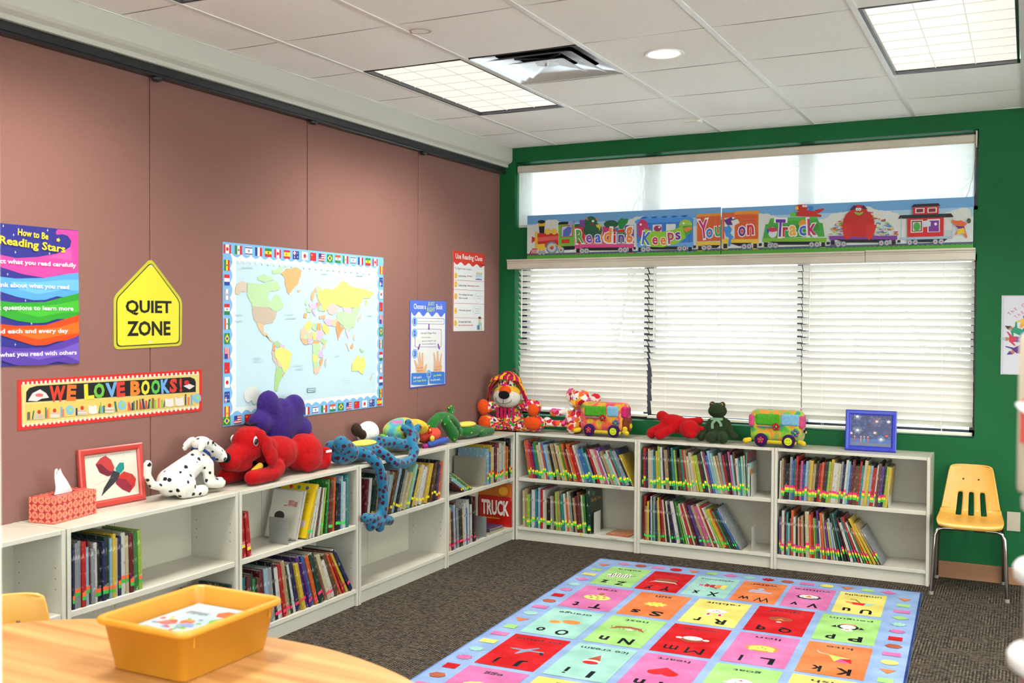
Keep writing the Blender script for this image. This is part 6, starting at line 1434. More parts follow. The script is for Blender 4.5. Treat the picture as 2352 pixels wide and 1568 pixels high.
wheels(a,T_,[(932,567),(985,565),(1350,557),(1403,555)])
# caboose
Pp(a,T_,[(1600,325),(1960,315),(1960,495),(1602,502)],'#b01c20'); Pp(a,T_,[(1652,225),(1908,212),(1908,290),(1652,295)],'#b01c20'); Pp(a,T_,[(1640,222),(1665,195),(1905,185),(1922,210)],'#1c1c20'); Pp(a,T_,[(1512,330),(1530,298),(2030,280),(2052,305),(2050,315)],'#1c1c20')
a.up()
for (x0_,y0_,x1_,y1_) in ((1678,232,1768,280),(1798,228,1890,275),(1636,342,1755,462),(1800,335,1922,458)): Pp(a,T_,[(x0_,y0_),(x1_,y0_-4),(x1_,y1_-4),(x0_,y1_)],'#bcb4ae')
a.up()
for (x0_,y0_,x1_,y1_) in ((1690,240,1756,272),(1810,236,1878,268),(1646,352,1745,452)): Pp(a,T_,[(x0_,y0_),(x1_,y0_-4),(x1_,y1_-4),(x0_,y1_)],'#6a2028')
Pp(a,T_,[(1810,350),(1912,345),(1912,450),(1812,452)],'#6a2a80'); a.up(); Pp(a,T_,[(1655,362),(1735,358),(1735,440),(1655,445)],'#b0aca6'); Pp(a,T_,[(1755,352),(1800,345),(1832,360),(1830,400),(1760,410)],'#b0b4b8'); a.disc(T_(1695,405),8,10,'#3a8a34',12); a.disc(T_(1880,380),3.4,3.4,'#c8c8c8',8)
Pp(a,T_,[(1535,505),(2050,492),(2050,515),(1538,528)],'#8a9aa8'); Pp(a,T_,[(1600,528),(2000,518),(1960,548),(1700,550)],'#161418')
for x in (1540,2045): Pp(a,T_,[(x,320),(x+6,320),(x+6,510),(x,510)],'#8a9aa8')
for q in range(5): Pp(a,T_,[(1968+16*q,435),(1972+16*q,435),(1972+16*q,498),(1968+16*q,498)],'#8a9aa8')
wheels(a,T_,[(1628,552),(1683,550),(1880,546),(1937,544)])
Pp(a,T_,[(2095,350),(2130,345),(2165,360),(2190,380),(2165,400),(2170,430),(2195,500),(2180,520),(2150,450),(2060,490),(2110,430),(2075,390),(2030,355),(2045,340)],'#c0582a'); a.up(); Pp(a,T_,[(2105,425),(2158,415),(2172,470),(2090,475)],'#c4a22c'); Pp(a,T_,[(2075,395),(2110,400),(2160,400),(2165,415),(2110,425)],'#4a2a6a'); a.disc(T_(2208,350),5,6,'#3a4a20',10)
finish(a,'wall_banner','right half of the cartoon train banner, with the word Track and a red caboose','banner')
# --- poster on the green wall at the right
a=Art((3.379,-.0035,1.222),(.43,0,0),(0,0,.458),mp=lambda x,y:((x-248)/430,1-(y-130)/625))
a.sheet('#a9a8ac'); a.poly([(262,140),(668,140),(668,745),(262,745)],'#b4b3b8'); a.up()
for i,ch in enumerate('The Greatest Thing'): 
    t_=-1.05+i*.125; 
    if ch!=' ' : a.text(ch,(465+200*sin(t_),365-200*cos(t_)*.92),.020,.011 if ch not in 'TGmw' else .016,'#a8405a',.0,rot=-t_*.9)
for i,ch in enumerate('That Anyone Can'):
    t_=-1.02+i*.15
    if ch!=' ': a.text(ch,(465+165*sin(t_),375-160*cos(t_)*.92),.018,.010 if ch not in 'TAmw' else .014,'#a8405a',.0,rot=-t_*.9)
a.disc((445,450),100,105,'#3a4aa0',26); a.up(); a.poly([(375,440),(400,375),(440,350),(480,370),(470,420),(430,440),(440,480),(400,470)],'#2a8a40'); a.poly([(470,440),(520,420),(530,470),(490,520)],'#2a8a40'); a.up()
def kid(x,y,r_,c,c2,hat):
    R_=lambda px,py:(x+px*cos(r_)-py*sin(r_),y+px*sin(r_)+py*cos(r_))
    a.poly([R_(*p) for p in ((-22,-8),(22,-12),(24,30),(-20,34))],c); a.poly([R_(*p) for p in ((-20,30),(22,28),(26,62),(8,60),(0,40),(-10,62),(-24,60))],c2); a.poly([R_(*p) for p in ((20,-8),(56,-28),(58,-20),(24,6))],c); a.poly([R_(*p) for p in ((-20,-6),(-52,22),(-46,28),(-18,10))],c)
    a.k+=1; a.disc(R_(0,-24),15,15,'#9a6a4a',12); a.k+=1; a.poly([R_(*p) for p in ((-16,-28),(0,-58),(16,-28))],hat); a.k-=2
kid(372,325,.1,'#c09a2c','#c08a2c','#3a4a9a'); kid(315,400,-1.0,'#1f7a5a','#1f7a5a','#3a2a2a'); kid(300,475,-1.5,'#a83040','#4a4a8a','#88a0a8'); kid(325,565,-2.2,'#4a2a6a','#4a2a6a','#4a2a6a'); kid(540,325,.8,'#a83a2a','#3a5aa0','#c09a2c'); kid(580,460,1.6,'#3a7a3a','#8a3a6a','#2a2a3a'); kid(450,600,3.1,'#c07a2c','#3a4a8a','#a83040')
o=a.g.obj('poster',None,tuple(a.o)); o.location=tuple(a.o); tag(o,'white poster with children circling a globe on the green wall','poster')
# outlet plate behind the chair
g=G(); g.box((3.424,-.006,.312),(3.495,0,.424),mat('plastic','#a79c86'),.002); 
solo(g,'wall_outlet_plate','beige outlet plate low on the green wall beside the chair','outlet')
# ================= RUG =================
TH=.045; RO=Vector((1.11,-.56,0)); ru=Vector((cos(TH),sin(TH),0)); rv=Vector((sin(TH),-cos(TH),0)); RWD=1.905; RLN=2.76; RT=.009
BASE='#738aac'; RC={'g':'#80a860','r':'#a01418','m':'#7ca69a','o':'#b46236','p':'#aa5a86','y':'#b8ae58','n':'#86442e','d':'#1c1f22'}
o_=RO+rv*RLN
a=Art(tuple(o_+Vector((0,0,RT))),tuple(ru*RWD),tuple(-rv*RLN),kind='rug',step=.0005)
a.mp=lambda x,y:(x/RWD,1-y/RLN)   # drawing in metres: x right, y towards the camera
a.g.add([],[],mat('rug',BASE))
E4=[(0,0),(RWD,0),(RWD,RLN),(0,RLN)]
vs=[tuple(RO+ru*x+rv*y+Vector((0,0,z))) for z in (.0005,RT) for x,y in E4]
a.g.add(vs,[(0,1,2,3),(7,6,5,4),(0,4,5,1),(1,5,6,2),(2,6,7,3),(3,7,4,0)],mat('rug',BASE))
DKB='#1f2c58'
for q in ([(RWD-.012,0),(RWD,0),(RWD,RLN),(RWD-.012,RLN)],[(0,0),(RWD,0),(RWD,.010),(0,.010)],[(0,0),(.008,0),(.008,RLN),(0,RLN)]): a.poly(q,DKB if q[0][0]>1 else '#50689a')
rows=[('Z Y X W V U',.143,.168,.2685,.245,.440),('T S R Q P',.148,.658,.3265,.285,.458),('O N M L K',.148,1.157,.3265,.285,.458),('J I H G F',.148,1.652,.3265,.285,.458),('E D C B A',.148,2.147,.3265,.285,.458)]
colr={'Z':'g','Y':'r','X':'m','W':'o','V':'p','U':'y','T':'p','S':'o','R':'y','Q':'r','P':'g','O':'m','N':'g','M':'r','L':'p','K':'o','J':'r','I':'m','H':'p','G':'g','F':'y','E':'p','D':'y','C':'m','B':'r','A':'o'}
word={'Z':'zebra','Y':'yak','X':'xylophone','W':'water','V':'vulture','U':'umbrella','T':'tree','S':'sun','R':'rabbit','Q':'quail','P':'penguin','O':'orange','N':'nest','M':'monkey','L':'lion','K':'kite','J':'jet plane','I':'ice cream','H':'heart','G':'goat','F':'fish','E':'egg','D':'dog','C':'cat','B':'bee','A':'apple'}
WHT_='#c0bcb6'; BLK_='#1c1e22'; YEL='#c4b454'; ORA='#c07038'; BRO='#86442e'; RD_='#b01c20'; PNK='#b04a7c'; GRY='#6a7484'; MNT='#82b0a0'
def pic(L,cx,cy):
    P=lambda pts:[(cx-x,cy-y) for x,y in pts]      # upright picture as seen from the far side: x right, y down
    d=lambda x,y,rx,ry,c,n=16,star=0: a.disc((cx-x,cy-y),rx,ry,c,n,star=star)
    p=lambda pts,c: a.poly(P(pts),c)
    ln=lambda x0,y0,x1,y1,w,c: a.line((cx-x0,cy-y0),(cx-x1,cy-y1),w,c)
    up=lambda:a.up()
    k0=a.k
    if L=='Z': d(0,0,.055,.030,WHT_); d(.06,-.03,.022,.028,WHT_);p([(.05,-.02),(.09,-.005),(.085,.012),(.05,.01)],WHT_); [p([(x,.01),(x+.012,.01),(x+.012,.06),(x,.06)],WHT_) for x in (-.045,-.02,.02,.045)]; up(); [ln(x,-.028,x+.006,.028,.005,BLK_) for x in (-.045,-.030,-.015,0,.015,.030,.045,.058)]; [ln(.05+.01*q,-.05,.058+.01*q,-.015,.004,BLK_) for q in range(3)]; ln(-.05,0,-.08,.03,.006,BLK_)
    elif L=='Y': p([(-.07,.02),(-.05,-.04),(0,-.06),(.05,-.04),(.07,.02),(.04,.045),(-.04,.045)],BRO); p([(-.085,-.06),(-.06,-.035),(0,-.03),(.06,-.035),(.085,-.06),(.06,-.02),(0,-.015),(-.06,-.02)],WHT_)
    elif L=='X': [p([(-.08+.032*q,-.04+.006*q),(-.054+.032*q,-.034+.006*q),(-.054+.032*q,.045-.006*q),(-.08+.032*q,.05-.006*q)],c) for q,c in enumerate((YEL,ORA,RD_,RD_,PNK))]; up(); ln(-.04,-.05,.04,.04,.006,BLK_)
    elif L=='W': p([(-.07,-.02),(.05,-.03),(.06,-.01),(-.07,.0)],'#8a9cb4'); p([(-.05,.01),(.06,.0),(.04,.03),(.0,.03)],'#8a9cb4'); d(0,.055,.018,.018,'#8a9cb4')
    elif L=='V': d(0,0,.070,.050,BLK_,20,.15); up(); d(0,.005,.052,.036,WHT_); up(); p([(-.02,-.01),(.02,-.01),(.0,.035)],ORA); d(-.03,-.01,.005,.005,BLK_,8); d(.03,-.01,.005,.005,BLK_,8)
    elif L=='U': p([(-.08,.005),(-.055,-.035),(-.02,-.05),(.0,.0)],MNT); p([(-.03,.0),(-.02,-.05),(.03,-.045),(.045,.0)],RD_); p([(.045,.0),(.03,-.045),(.07,-.02),(.08,.01)],ORA); ln(0,0,.03,.06,.006,BLK_); ln(.03,.06,.055,.055,.006,BLK_)
    elif L=='T': p([(-.010,.03),(.010,.03),(.014,.09),(-.014,.09)],BRO); up(); d(0,-.01,.075,.050,'#a8b45a'); up(); [d(x,y,.010,.007,RD_,8) for x,y in ((-.04,-.01),(-.01,-.035),(.03,-.02),(.045,.01),(0,.0),(-.03,.02),(.02,.025))]
    elif L=='S': d(0,0,.070,.050,YEL,20,.38); up(); d(0,0,.040,.028,'#c8bc50'); up(); d(-.02,-.003,.008,.005,ORA,8); d(.02,-.003,.008,.005,ORA,8); ln(-.012,.012,.012,.012,.003,BRO)
    elif L=='R': d(-.03,-.055,.016,.028,WHT_); d(.03,-.055,.016,.028,WHT_); up(); d(0,.01,.055,.036,WHT_); d(-.03,-.055,.008,.018,RD_,10); d(.03,-.055,.008,.018,RD_,10); up(); d(-.015,0,.004,.004,BLK_,8); d(.015,0,.004,.004,BLK_,8); d(0,.015,.008,.005,RD_,8)
    elif L=='Q': d(0,.01,.060,.038,BRO); up(); p([(-.025,-.01),(.025,-.01),(.0,.02)],ORA); d(.0,-.045,.014,.010,WHT_,10)
    elif L=='P': p([(-.06,.03),(-.08,-.0),(-.05,-.01)],BLK_); p([(.06,.03),(.08,.0),(.05,-.01)],BLK_); p([(-.04,.05),(.04,.05),(.03,.07),(-.03,.07)],ORA); d(0,.015,.052,.046,BLK_); up(); d(0,.018,.038,.036,WHT_); d(0,-.035,.030,.020,WHT_); up(); d(0,-.03,.012,.008,ORA,10)
    elif L=='O': d(-.035,.005,.048,.032,ORA); d(.045,-.02,.036,.026,'#c89a4a'); up(); d(.045,-.02,.028,.019,ORA)
    elif L=='N': p([(-.09,-.01),(-.05,.02),(0,.035),(.05,.02),(.09,-.01),(.06,.045),(0,.06),(-.06,.045)],BRO); [ln(-.08+.02*q,.0,-.085+.022*q,.05,.003,BRO) for q in range(9)]; d(-.01,.01,.018,.012,WHT_,10)
    elif L=='M': d(0,-.015,.058,.035,BRO); d(-.065,0,.016,.013,WHT_); d(.065,0,.016,.013,WHT_); up(); d(0,.008,.048,.030,WHT_); up(); d(-.015,0,.004,.003,BLK_,8); d(.015,0,.004,.003,BLK_,8)
    elif L=='L': d(0,0,.085,.056,ORA,28,.18); up(); d(0,.0,.060,.036,YEL); d(-.045,-.03,.014,.012,YEL); d(.045,-.03,.014,.012,YEL); up(); d(-.018,-.004,.004,.004,BLK_,8); d(.018,-.004,.004,.004,BLK_,8); d(0,.012,.006,.004,BLK_,8)
    elif L=='K': p([(-.075,-.05),(-.02,.0),(-.065,.015)],RD_); p([(-.075,-.05),(-.02,.0),(.0,-.045)],PNK); p([(-.02,.0),(.035,.045),(-.065,.015)],'#86b060'); p([(-.02,.0),(.035,.045),(.0,-.045)],YEL); ln(.035,.045,.075,.055,.004,WHT_); ln(.075,.055,.09,.085,.004,WHT_)
    elif L=='J': p([(-.09,-.005),(.06,.0),(.085,.012),(.06,.016),(-.09,.012)],GRY); p([(-.02,.0),(.02,-.06),(.03,-.055),(.02,.005)],GRY); p([(-.02,.01),(-.05,.055),(-.04,.058),(.015,.012)],GRY); p([(-.09,.0),(-.1,-.03),(-.085,-.03),(-.07,.0)],BLK_)
    elif L=='I': p([(-.035,.0),(.035,.0),(-.012,.085)],BRO); up(); d(0,-.01,.042,.022,WHT_); up(); d(.0,-.028,.036,.020,RD_)
    elif L=='H': d(-.032,-.02,.036,.032,RD_); d(.032,-.02,.036,.032,RD_); p([(-.066,-.008),(.066,-.008),(0,.055)],RD_)
    elif L=='G': d(0,.01,.052,.040,WHT_); d(-.05,-.01,.02,.01,WHT_); d(.05,-.01,.02,.01,WHT_); up(); p([(-.012,.02),(.012,.02),(0,.035)],RD_); d(-.018,0,.004,.004,BLK_,8); d(.018,0,.004,.004,BLK_,8)
    elif L=='E': d(0,.0,.075,.045,YEL,22,.12); up(); d(-.05,.02,.03,.02,'#c8bc50'); d(0,-.005,.035,.022,WHT_)
    else: d(0,0,.05,.035,{'F':ORA,'D':BRO,'C':ORA,'B':YEL,'A':RD_}[L]); up(); d(-.015,-.005,.005,.005,BLK_,8)
    a.k=k0
ctop=[]
for (ls,x0,y0,px_,w_,h_) in rows:
    for i,L in enumerate(ls.split()):
        x=x0+i*px_; a.k=1
        a.rect(x,y0,x+w_,y0+h_,RC[colr[L]]); a.k=2
        cx=x+w_/2
        sm=w_<.26
        wd=word[L]; a.text(wd,(cx+.0,y0+.055),.034 if not sm else .032,min(w_*.80,.030*len(wd)),'#2a2c30',.012,rot=PI)
        pic(L,cx,y0+h_*.47)
        a.k=2; bx={'I':.020,'J':.040,'W':.085,'M':.075}.get(L,.060); lx={'i':.016,'j':.024,'l':.012,'m':.060,'w':.060,'f':.030,'t':.032,'r':.032}.get(L.lower(),.042)
        if sm: bx*=.88; lx*=.88
        sml=L.lower(); asc=sml in 'bdfhklt'; dsc=sml in 'gpqyj'
        lh=.075 if (asc or sml=='i') else (.072 if dsc else .055)
        a.text(L,(cx+w_*.18,y0+h_*.84),.086,bx*1.1,'#101114',0.0 if L in 'MW' else .032,rot=PI)
        a.text(sml,(cx-w_*.22,y0+h_*.84-(.010 if not asc and not dsc else 0)+(.008 if False else 0)),lh*1.08,lx*1.1,'#101114',.006 if sml in 'mwij' else .03,rot=PI)
a.k=1
def shape(kind,x,y,c):
    r_=.034
    if kind=='tri': a.poly([(x-.036,y-.024),(x+.036,y-.024),(x,y+.034)],c)
    elif kind=='sq': a.rect(x-.032,y-.030,x+.032,y+.030,c)
    elif kind=='dia': a.poly([(x-.044,y),(x,y-.040),(x+.044,y),(x,y+.040)],c)
    elif kind=='hex': a.poly([(x-.040,y),(x-.02,y-.030),(x+.02,y-.030),(x+.040,y),(x+.02,y+.030),(x-.02,y+.030)],c)
    elif kind=='cir': a.disc((x,y),.038,.034,c,18)
    elif kind=='star': a.disc((x,y),.042,.038,c,18,star=.35)
    elif kind=='rec': a.rect(x-.040,y-.027,x+.040,y+.027,c)
top=[('star','p'),('hex','n'),('rec','p'),('cir','r'),('tri','o'),('sq','g'),('dia','p'),('star','m'),('star','r'),('hex','n'),('rec','p'),('cir','y'),('tri','o'),('sq','g'),('dia','p')]
for i,(k_,c_) in enumerate(top): shape(k_,.185+i*.1105,.088,RC[c_])
lf=[('tri','o'),('sq','g'),('rec','y'),('dia','p'),('star','m'),('star','p'),('sq','r'),('hex','n'),('rec','p'),('cir','m'),('tri','o'),('sq','g'),('rec','p'),('rec','y'),('star','m'),('star','p'),('sq','r'),('hex','n'),('rec','p'),('cir','y')]
for i,(k_,c_) in enumerate(lf): shape(k_,.077,.165+i*.1265,RC[c_])
rt_=[('tri','o'),('sq','g'),('rec','p'),('dia','g'),('star','m'),('star','p'),('sq','r'),('hex','n'),('rec','p'),('cir','y'),('tri','o'),('sq','g'),('rec','p'),('dia','g'),('star','m'),('star','p'),('sq','r'),('hex','n'),('rec','p'),('cir','y')]
for i,(k_,c_) in enumerate(rt_): shape(k_,RWD-.082,.205+i*.1245,RC[c_])
o=a.g.obj('alphabet_rug',None,tuple(RO)); o.location=tuple(RO); tag(o,'colourful alphabet rug with picture squares and a light blue border','rug')
# ================= CHAIRS =================
def school_chair(name,label,x,y,rz,col='#c89238'):
    """seat shell 0.33 wide, front at -y; origin on the floor at the chair centre"""
    t=thing(name,label,'chair',(x,y,0),rz,'yellow plastic school chairs')
    C_=mat('plastic',col)
    # profile from seat front edge, back, and up the backrest: (y,z,halfwidth)
    pr=[(-.205,.378,.160),(-.212,.392,.166),(-.200,.404,.170),(-.15,.407,.172),(-.05,.400,.172),(.05,.396,.170),(.11,.402,.166),(.140,.425,.160),(.158,.470,.152),(.170,.53,.142),(.182,.60,.130),(.192,.655,.120),(.196,.680,.112),(.198,.692,.095)]
    slots=[(-.39,.085),(.02,.085),(.43,.085)]
    xs=[-1,-.97,-.88,-.72,-.56,-.475,-.39,-.305,-.20,-.065,.02,.105,.22,.345,.43,.515,.62,.76,.90,.97,1]
    nx=len(xs)-1
    # denser profile
    P=[]
    for i in range(len(pr)-1):
        for q in range(3): f=q/3; P.append(tuple(pr[i][j]+(pr[i+1][j]-pr[i][j])*f for j in range(3)))
    P.append(pr[-1])
    vs=[];idx={}
    for i,(yy,zz,hw) in enumerate(P):
        for k,xn in enumerate(xs):
            curl=.016*abs(xn)**4 if i<24 else -.0; yb=-.020*(abs(xn)**3) if zz>.43 else 0
            zz2=zz+(curl if zz<.43 else 0)-(.006*(abs(xn)**6) if i>len(P)-4 else 0); idx[(i,k)]=len(vs); vs.append((xn*hw,yy+yb,zz2))
    fs=[]
    for i in range(len(P)-1):
        for k in range(nx):
            xm=(xs[k]+xs[k+1])/2; zm=(P[i][1]+P[i+1][1])/2; ym=(P[i][0]+P[i+1][0])/2
            hole=any(abs(xm-sx)<sw for sx,sw in slots) and ym>.100 and .395<zm<.530
            if not hole: fs.append((idx[(i,k)],idx[(i,k+1)],idx[(i+1,k+1)],idx[(i+1,k)]))
    g=G(); g.add(vs,fs,C_,True); o=g.obj('seat_shell',t); m=o.modifiers.new('s','SOLIDIFY'); m.thickness=.009; m.offset=0; b=o.modifiers.new('sb','SUBSURF'); b.levels=1; b.render_levels=1
    CH=mat('metal','#9a9490')
    def leg(pts,nm='leg'):
        g=G(); g.tube(pts,.0105,CH,10); lg=g.obj(nm,t); e=pts[-1]; g=G(); g.cyl((e[0],e[1],0.0005),.013,.018,mat('plastic','#7a766e'),12); g.obj('glide',lg)
    for s in (-1,1):
        leg([(s*.02,-.17,.372),(s*.135,-.17,.372),(s*.163,-.172,.362),(s*.176,-.178,.335),(s*.182,-.185,.25),(s*.192,-.205,.012)])
        leg([(s*.150,.0,.378),(s*.158,.10,.372),(s*.166,.155,.350),(s*.170,.175,.31),(s*.176,.190,.2),(s*.180,.205,.012)])
    g=G(); g.tube([(-.13,.02,.382),(.13,.02,.382)],.009,CH,8); g.tube([(-.1,-.17,.376),(-.12,0,.384),(-.12,.12,.384)],.008,CH,8); g.tube([(.1,-.17,.376),(.12,0,.384),(.12,.12,.384)],.008,CH,8); g.obj('seat_frame',t)
    for s in (-1,1):
        g=G(); g.ell((s*.041,.1765,.607),(.0058,.004,.0058),mat('metal','#6a6258'),seg=10,rings=6); g.obj('rivet',t)
    return t
school_chair('school_chair','yellow plastic school chair with slotted back against the green wall',3.240,-.240,.035)
school_chair('school_chair','yellow chair back just showing at the left behind the table',.925,-4.67,math.radians(51))
# ================= TABLE AND BIN =================
m,b=base('oak_veneer','#c08a4e',.35,0,.45); vary(m,b,'#94622e','#bf9058',9,.3,.7,stretch=(.16,2.8,1),detail=7); OAK=m
pts=[(1.065,-4.76),(1.243,-4.612),(1.50,-4.538),(1.806,-4.515),(2.033,-4.534),(2.287,-4.625),(2.50,-4.80),(2.60,-5.05),(2.60,-5.35),(2.50,-5.62),(2.28,-5.82),(1.95,-5.93),(1.55,-5.93),(1.2,-5.82),(.98,-5.6),(.87,-5.3),(.90,-4.98)]
def smooth_loop(pts,n=6):
    out=[];L=len(pts)
    for i in range(L):
        p0,p1,p2,p3=[Vector(pts[(i+q)%L]) for q in (-1,0,1,2)]
        for k in range(n):
            t_=k/n; out.append(tuple(.5*((2*p1)+(-p0+p2)*t_+(2*p0-5*p1+4*p2-p3)*t_**2+(-p0+3*p1-3*p2+p3)*t_**3)))
    return out
loop=smooth_loop(pts); cx=sum(p[0] for p in loop)/len(loop); cy=sum(p[1] for p in loop)/len(loop)
t=thing('table','oval oak topped table in the foreground with a yellow bin on it','table',(cx,cy,0)); TZ=.70
g=G(); ring=lambda k,z:[(cx+(x-cx)*k,cy+(y-cy)*k,z) for x,y in loop]
g.ring_loft([ring(.996,TZ-.030),ring(1,TZ-.027),ring(1,TZ-.003),ring(.997,TZ)],mat('plastic','#6e4a2a'),caps=False)
g.add(ring(.997,TZ),[tuple(range(len(loop)))[::-1]],OAK); g.add(ring(.996,TZ-.030),[tuple(range(len(loop)))],OAK); g.obj('tabletop',t,t.location)
g=G(); g.add([tuple(v) for v in ring(1,TZ)],[],OAK)
for (x,y) in ((1.3,-5.0),(2.25,-4.98),(2.2,-5.55),(1.3,-5.55)):
    g=G(); g.tube([(x,y,TZ-.031),(x,y,.03)],.019,mat('metal','#8a8884'),14); lg=g.obj('leg',t,t.location); G().cyl((x,y,.0005),.022,.03,mat('plastic','#2a2a2a'),14).obj('glide',lg)
g=G(); g.box((1.28,-5.02,TZ-.07),(2.27,-5.0,TZ-.031),mat('paint','#3a3632')); g.box((1.28,-5.56,TZ-.07),(2.27,-5.54,TZ-.031),mat('paint','#3a3632')); g.obj('apron',t,t.location)
# bin
bx0,bx1,by0,by1=1.567,1.858,-4.905,-4.558; bh=.125; BZ=TZ+.0006; cxb,cyb=(bx0+bx1)/2,(by0+by1)/2
t=thing('storage_bin','yellow plastic storage bin on the oak table','bin',(cxb,cyb,BZ)); YB_=mat('plastic','#be7f1a')
def rr(hw,hd,r_,z,n=6):
    out=[]
    for (sx,sy,a0) in ((1,1,0),(-1,1,PI/2),(-1,-1,PI),(1,-1,1.5*PI)):
        for q in range(n): an=a0+PI/2*q/(n-1); out.append((sx*(hw-r_)+r_*cos(an),sy*(hd-r_)+r_*sin(an),z))
    return out
HWb=(bx1-bx0)/2;HDb=(by1-by0)/2
g=G(); g.ring_loft([rr(HWb-.034,HDb-.034,.020,.0),rr(HWb-.030,HDb-.030,.024,.003),rr(HWb-.013,HDb-.013,.024,bh-.016),rr(HWb-.004,HDb-.004,.026,bh-.016),rr(HWb,HDb,.028,bh-.012),rr(HWb,HDb,.028,bh-.004),rr(HWb-.004,HDb-.004,.026,bh),rr(HWb-.009,HDb-.009,.024,bh),rr(HWb-.014,HDb-.014,.022,bh-.006),rr(HWb-.034,HDb-.034,.020,.004)],YB_,caps=False)
g.add(rr(HWb-.034,HDb-.034,.020,.0),[tuple(range(24))[::-1]],YB_); g.add(rr(HWb-.034,HDb-.034,.020,.004),[tuple(range(24))],YB_); g.obj('bin_body',t)
g=G()
for yy in (-HDb+.045,HDb-.045): g.box((HWb-.022,yy-.0012,bh-.045),(HWb-.0125,yy+.0012,bh-.014),YB_)
g.obj('rib',t)
# a picture book lying in the bin
def bk(x,y,z,w,h,t_,col,label,rz,art):
    o=bpy.data.objects.new('book',None); COL.objects.link(o); o.matrix_world=Matrix.Translation((x,y,z))@Matrix.Rotation(rz,4,'Z'); tag(o,label,'book','picture books in the yellow bin')
    cm=mat('gloss',col); g=G(); g.box((-w/2,-h/2,0),(w/2,h/2,.0015),cm); g.box((-w/2,-h/2,t_-.0015),(w/2,h/2,t_),cm); g.box((-w/2,-h/2,.0015),(-w/2+.0015,h/2,t_-.0015),cm); g.obj('cover',o)
    G().box((-w/2+.0015,-h/2+.003,.0015),(w/2-.003,h/2-.003,t_-.0015),PAGE).obj('pages',o)
    if art: art(o,w,h,t_)
def binart(o,w,h,t_):
    a=Art((-w/2,-h/2,t_+.0002),(w,0,0),(0,h,0),kind='gloss',step=.0003); a.k=0; a.rect(0,0,1,1,'#94a8b0'); a.up()
    for (u,v,r_,c) in ((.25,.42,.10,'#b8585a'),(.42,.50,.09,'#c85a30'),(.50,.40,.11,'#6a80b0'),(.75,.62,.14,'#4f9a3a'),(.80,.38,.12,'#5aa040'),(.62,.30,.11,'#a8b0a0'),(.85,.85,.14,'#5aa048'),(.62,.82,.12,'#c85030'),(.78,.92,.10,'#c89a4a'),(.42,.16,.12,'#b04030'),(.55,.12,.10,'#5a9a3a'),(.28,.13,.10,'#6a6a98'),(.15,.20,.09,'#c08a70'),(.9,.6,.12,'#b8bca8'),(.70,.10,.14,'#b0b4ac'),(.88,.25,.12,'#b4b8ac')): a.disc((u,v),r_,r_*.8,c,12,star=.15)
    rg=random.Random(9)
    for _ in range(46): a.disc((rg.uniform(.05,.95),rg.uniform(.05,.62)),rg.uniform(.02,.05),rg.uniform(.015,.04),rg.choice(['#b04030','#5a9a3a','#b8bcb0','#c89a4a','#5a6aa0','#c08a70','#94a8b0','#6aa84a']),9,star=.2)
    a.up(); a.disc((.44,.53),.05,.035,'#c87a50'); a.text('Birthday',(.28,.76),.022,.085,'#5c6a74',.01,rot=PI/2) if False else [a.rect(.15+.05*k,.70+.02*(k%2),.18+.05*k,.78,'#6c7a84') for k in range(6)]
    a.g.obj('cover_art',o)
bk(cxb,cyb,BZ+.0050,.205,.255,.018,'#2f5a8a','blue picture book at the bottom of the yellow bin',0,None)
bk(cxb,cyb+.002,BZ+.0236,.208,.255,.020,'#a02a2a','red picture book in the middle of the yellow bin',.01,None)
bk(cxb,cyb,BZ+.0442,.212,.258,.026,'#2f6a4a','green picture book under the pale blue one in the yellow bin',-.01,None)
bk(cxb+.002,cyb,BZ+.0708,.222,.272,.014,'#94a8b0','pale blue picture book with a busy bright cover, top of the yellow bin',0,binart)
# ================= NEAR RIGHT: jars and white box on a shelf =================
RGT=Vector((cos(YAW),sin(YAW),0)); DR=Vector((-sin(YAW),cos(YAW),0))
jc=Vector((3.499,-5.140,0))+RGT*.084
g=G(); base_z=.995
t=thing('side_cabinet','low white cabinet just outside the right edge carrying the jars','cabinet',(jc.x+.33,jc.y,0))
G().box((jc.x-.060,jc.y-.40,.0),(jc.x+.75,jc.y+.055,base_z-.025),mat('laminate','#b9b4a6'),.003).obj('cabinet_body',t,t.location)
G().box((jc.x-.066,jc.y-.41,base_z-.025),(jc.x+.76,jc.y+.062,base_z-.0006),mat('laminate','#c3beb0'),.003).obj('cabinet_top',t,t.location)
for k in range(2): G().box((jc.x+.0+.36*k,jc.y-.406,.08),(jc.x+.33+.36*k,jc.y-.401,base_z-.05),mat('laminate','#c0bbad'),.002).obj('door',t,t.location)
CL=bpy.data.materials.new('clear_plastic'); CL.use_nodes=True; b=CL.node_tree.nodes['Principled BSDF']; b.inputs['Base Color'].default_value=hexc('#a8a49c'); b.inputs['Roughness'].default_value=.25; b.inputs['Alpha'].default_value=.40
COR=mat('felt','#b0452c'); LID=mat('plastic','#c9c7c2')
zs=[base_z,base_z+.1135,base_z+.227]
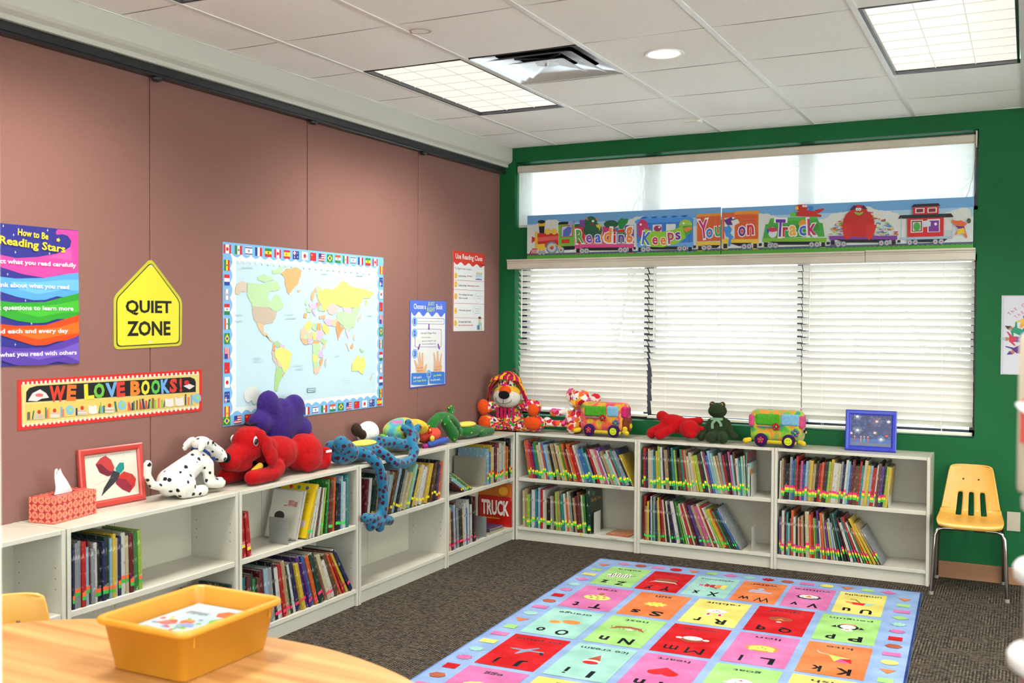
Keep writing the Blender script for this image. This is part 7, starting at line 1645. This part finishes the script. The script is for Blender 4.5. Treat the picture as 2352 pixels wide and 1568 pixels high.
for k,(z,dx,r_) in enumerate(((zs[0],-.006,.068),(zs[1],-.002,.066),(zs[2],.006,.065))):
    c_=jc+RGT*dx
    t=thing('storage_jar',('clear jar with coral contents and white lid, lowest of the right edge stack','clear jar with coral contents and white lid, middle of the right edge stack','clear jar with white lid, topmost of the right edge stack')[k],'jar',(c_.x,c_.y,z),0,'stacked jars at the right edge')
    hb=.0835 if k<2 else .0595
    G().lathe((0,0,0),[(.0,.001),(.050,.001),(.054,.006),(.055,hb-.004),(.052,hb)],CL,28).obj('jar_body',t)
    g=G(); g.cyl((0,0,.006),.0515,hb*.86,COR,20); g.obj('contents',t)
    g=G(); g.lathe((0,0,hb-.001),[(.0,.0),(r_-.008,.0),(r_,.006),(r_+.001,.020),(r_-.004,.027),(.0,.0285)],LID,32); g.obj('lid',t)
bc=jc-RGT*.009
t=thing('paper_towel_roll','tall white roll standing on the topmost jar at the right edge','paper roll',(bc.x,bc.y,zs[2]+.0595+.0290))
z0=.0; G().lathe((0,0,0),[(.0,.0),(.0565,.0),(.0575,.004),(.0570,.198-.0),(.052,.204),(.018,.204),(.018,.15)],mat('paper','#b9b09c'),36).obj('roll',t)
g=G(); wv=-RGT*.0585; nn=DR*-1
def pt(l,dd,z): v=-RGT*l+nn*dd; return (v.x,v.y,z)
g.add([pt(.056,.006,.062),pt(.066,.010,.066),pt(.067,.012,.118),pt(.056,.006,.124),pt(.056,.010,.062),pt(.066,.014,.066),pt(.067,.016,.118),pt(.056,.010,.124)],[(0,1,2,3),(7,6,5,4),(0,4,5,1),(1,5,6,2),(2,6,7,3),(3,7,4,0)],mat('paper','#b04038')); g.obj('red_tag',t)
g=G(); g.add([pt(.056,.012,.098),pt(.075,.016,.112),pt(.076,.016,.117),pt(.056,.012,.118),pt(.056,.015,.098),pt(.075,.019,.112),pt(.076,.019,.117),pt(.056,.015,.118)],[(0,1,2,3),(7,6,5,4),(0,4,5,1),(1,5,6,2),(2,6,7,3),(3,7,4,0)],mat('paper','#c9c7c4')); g.obj('white_flap',t)
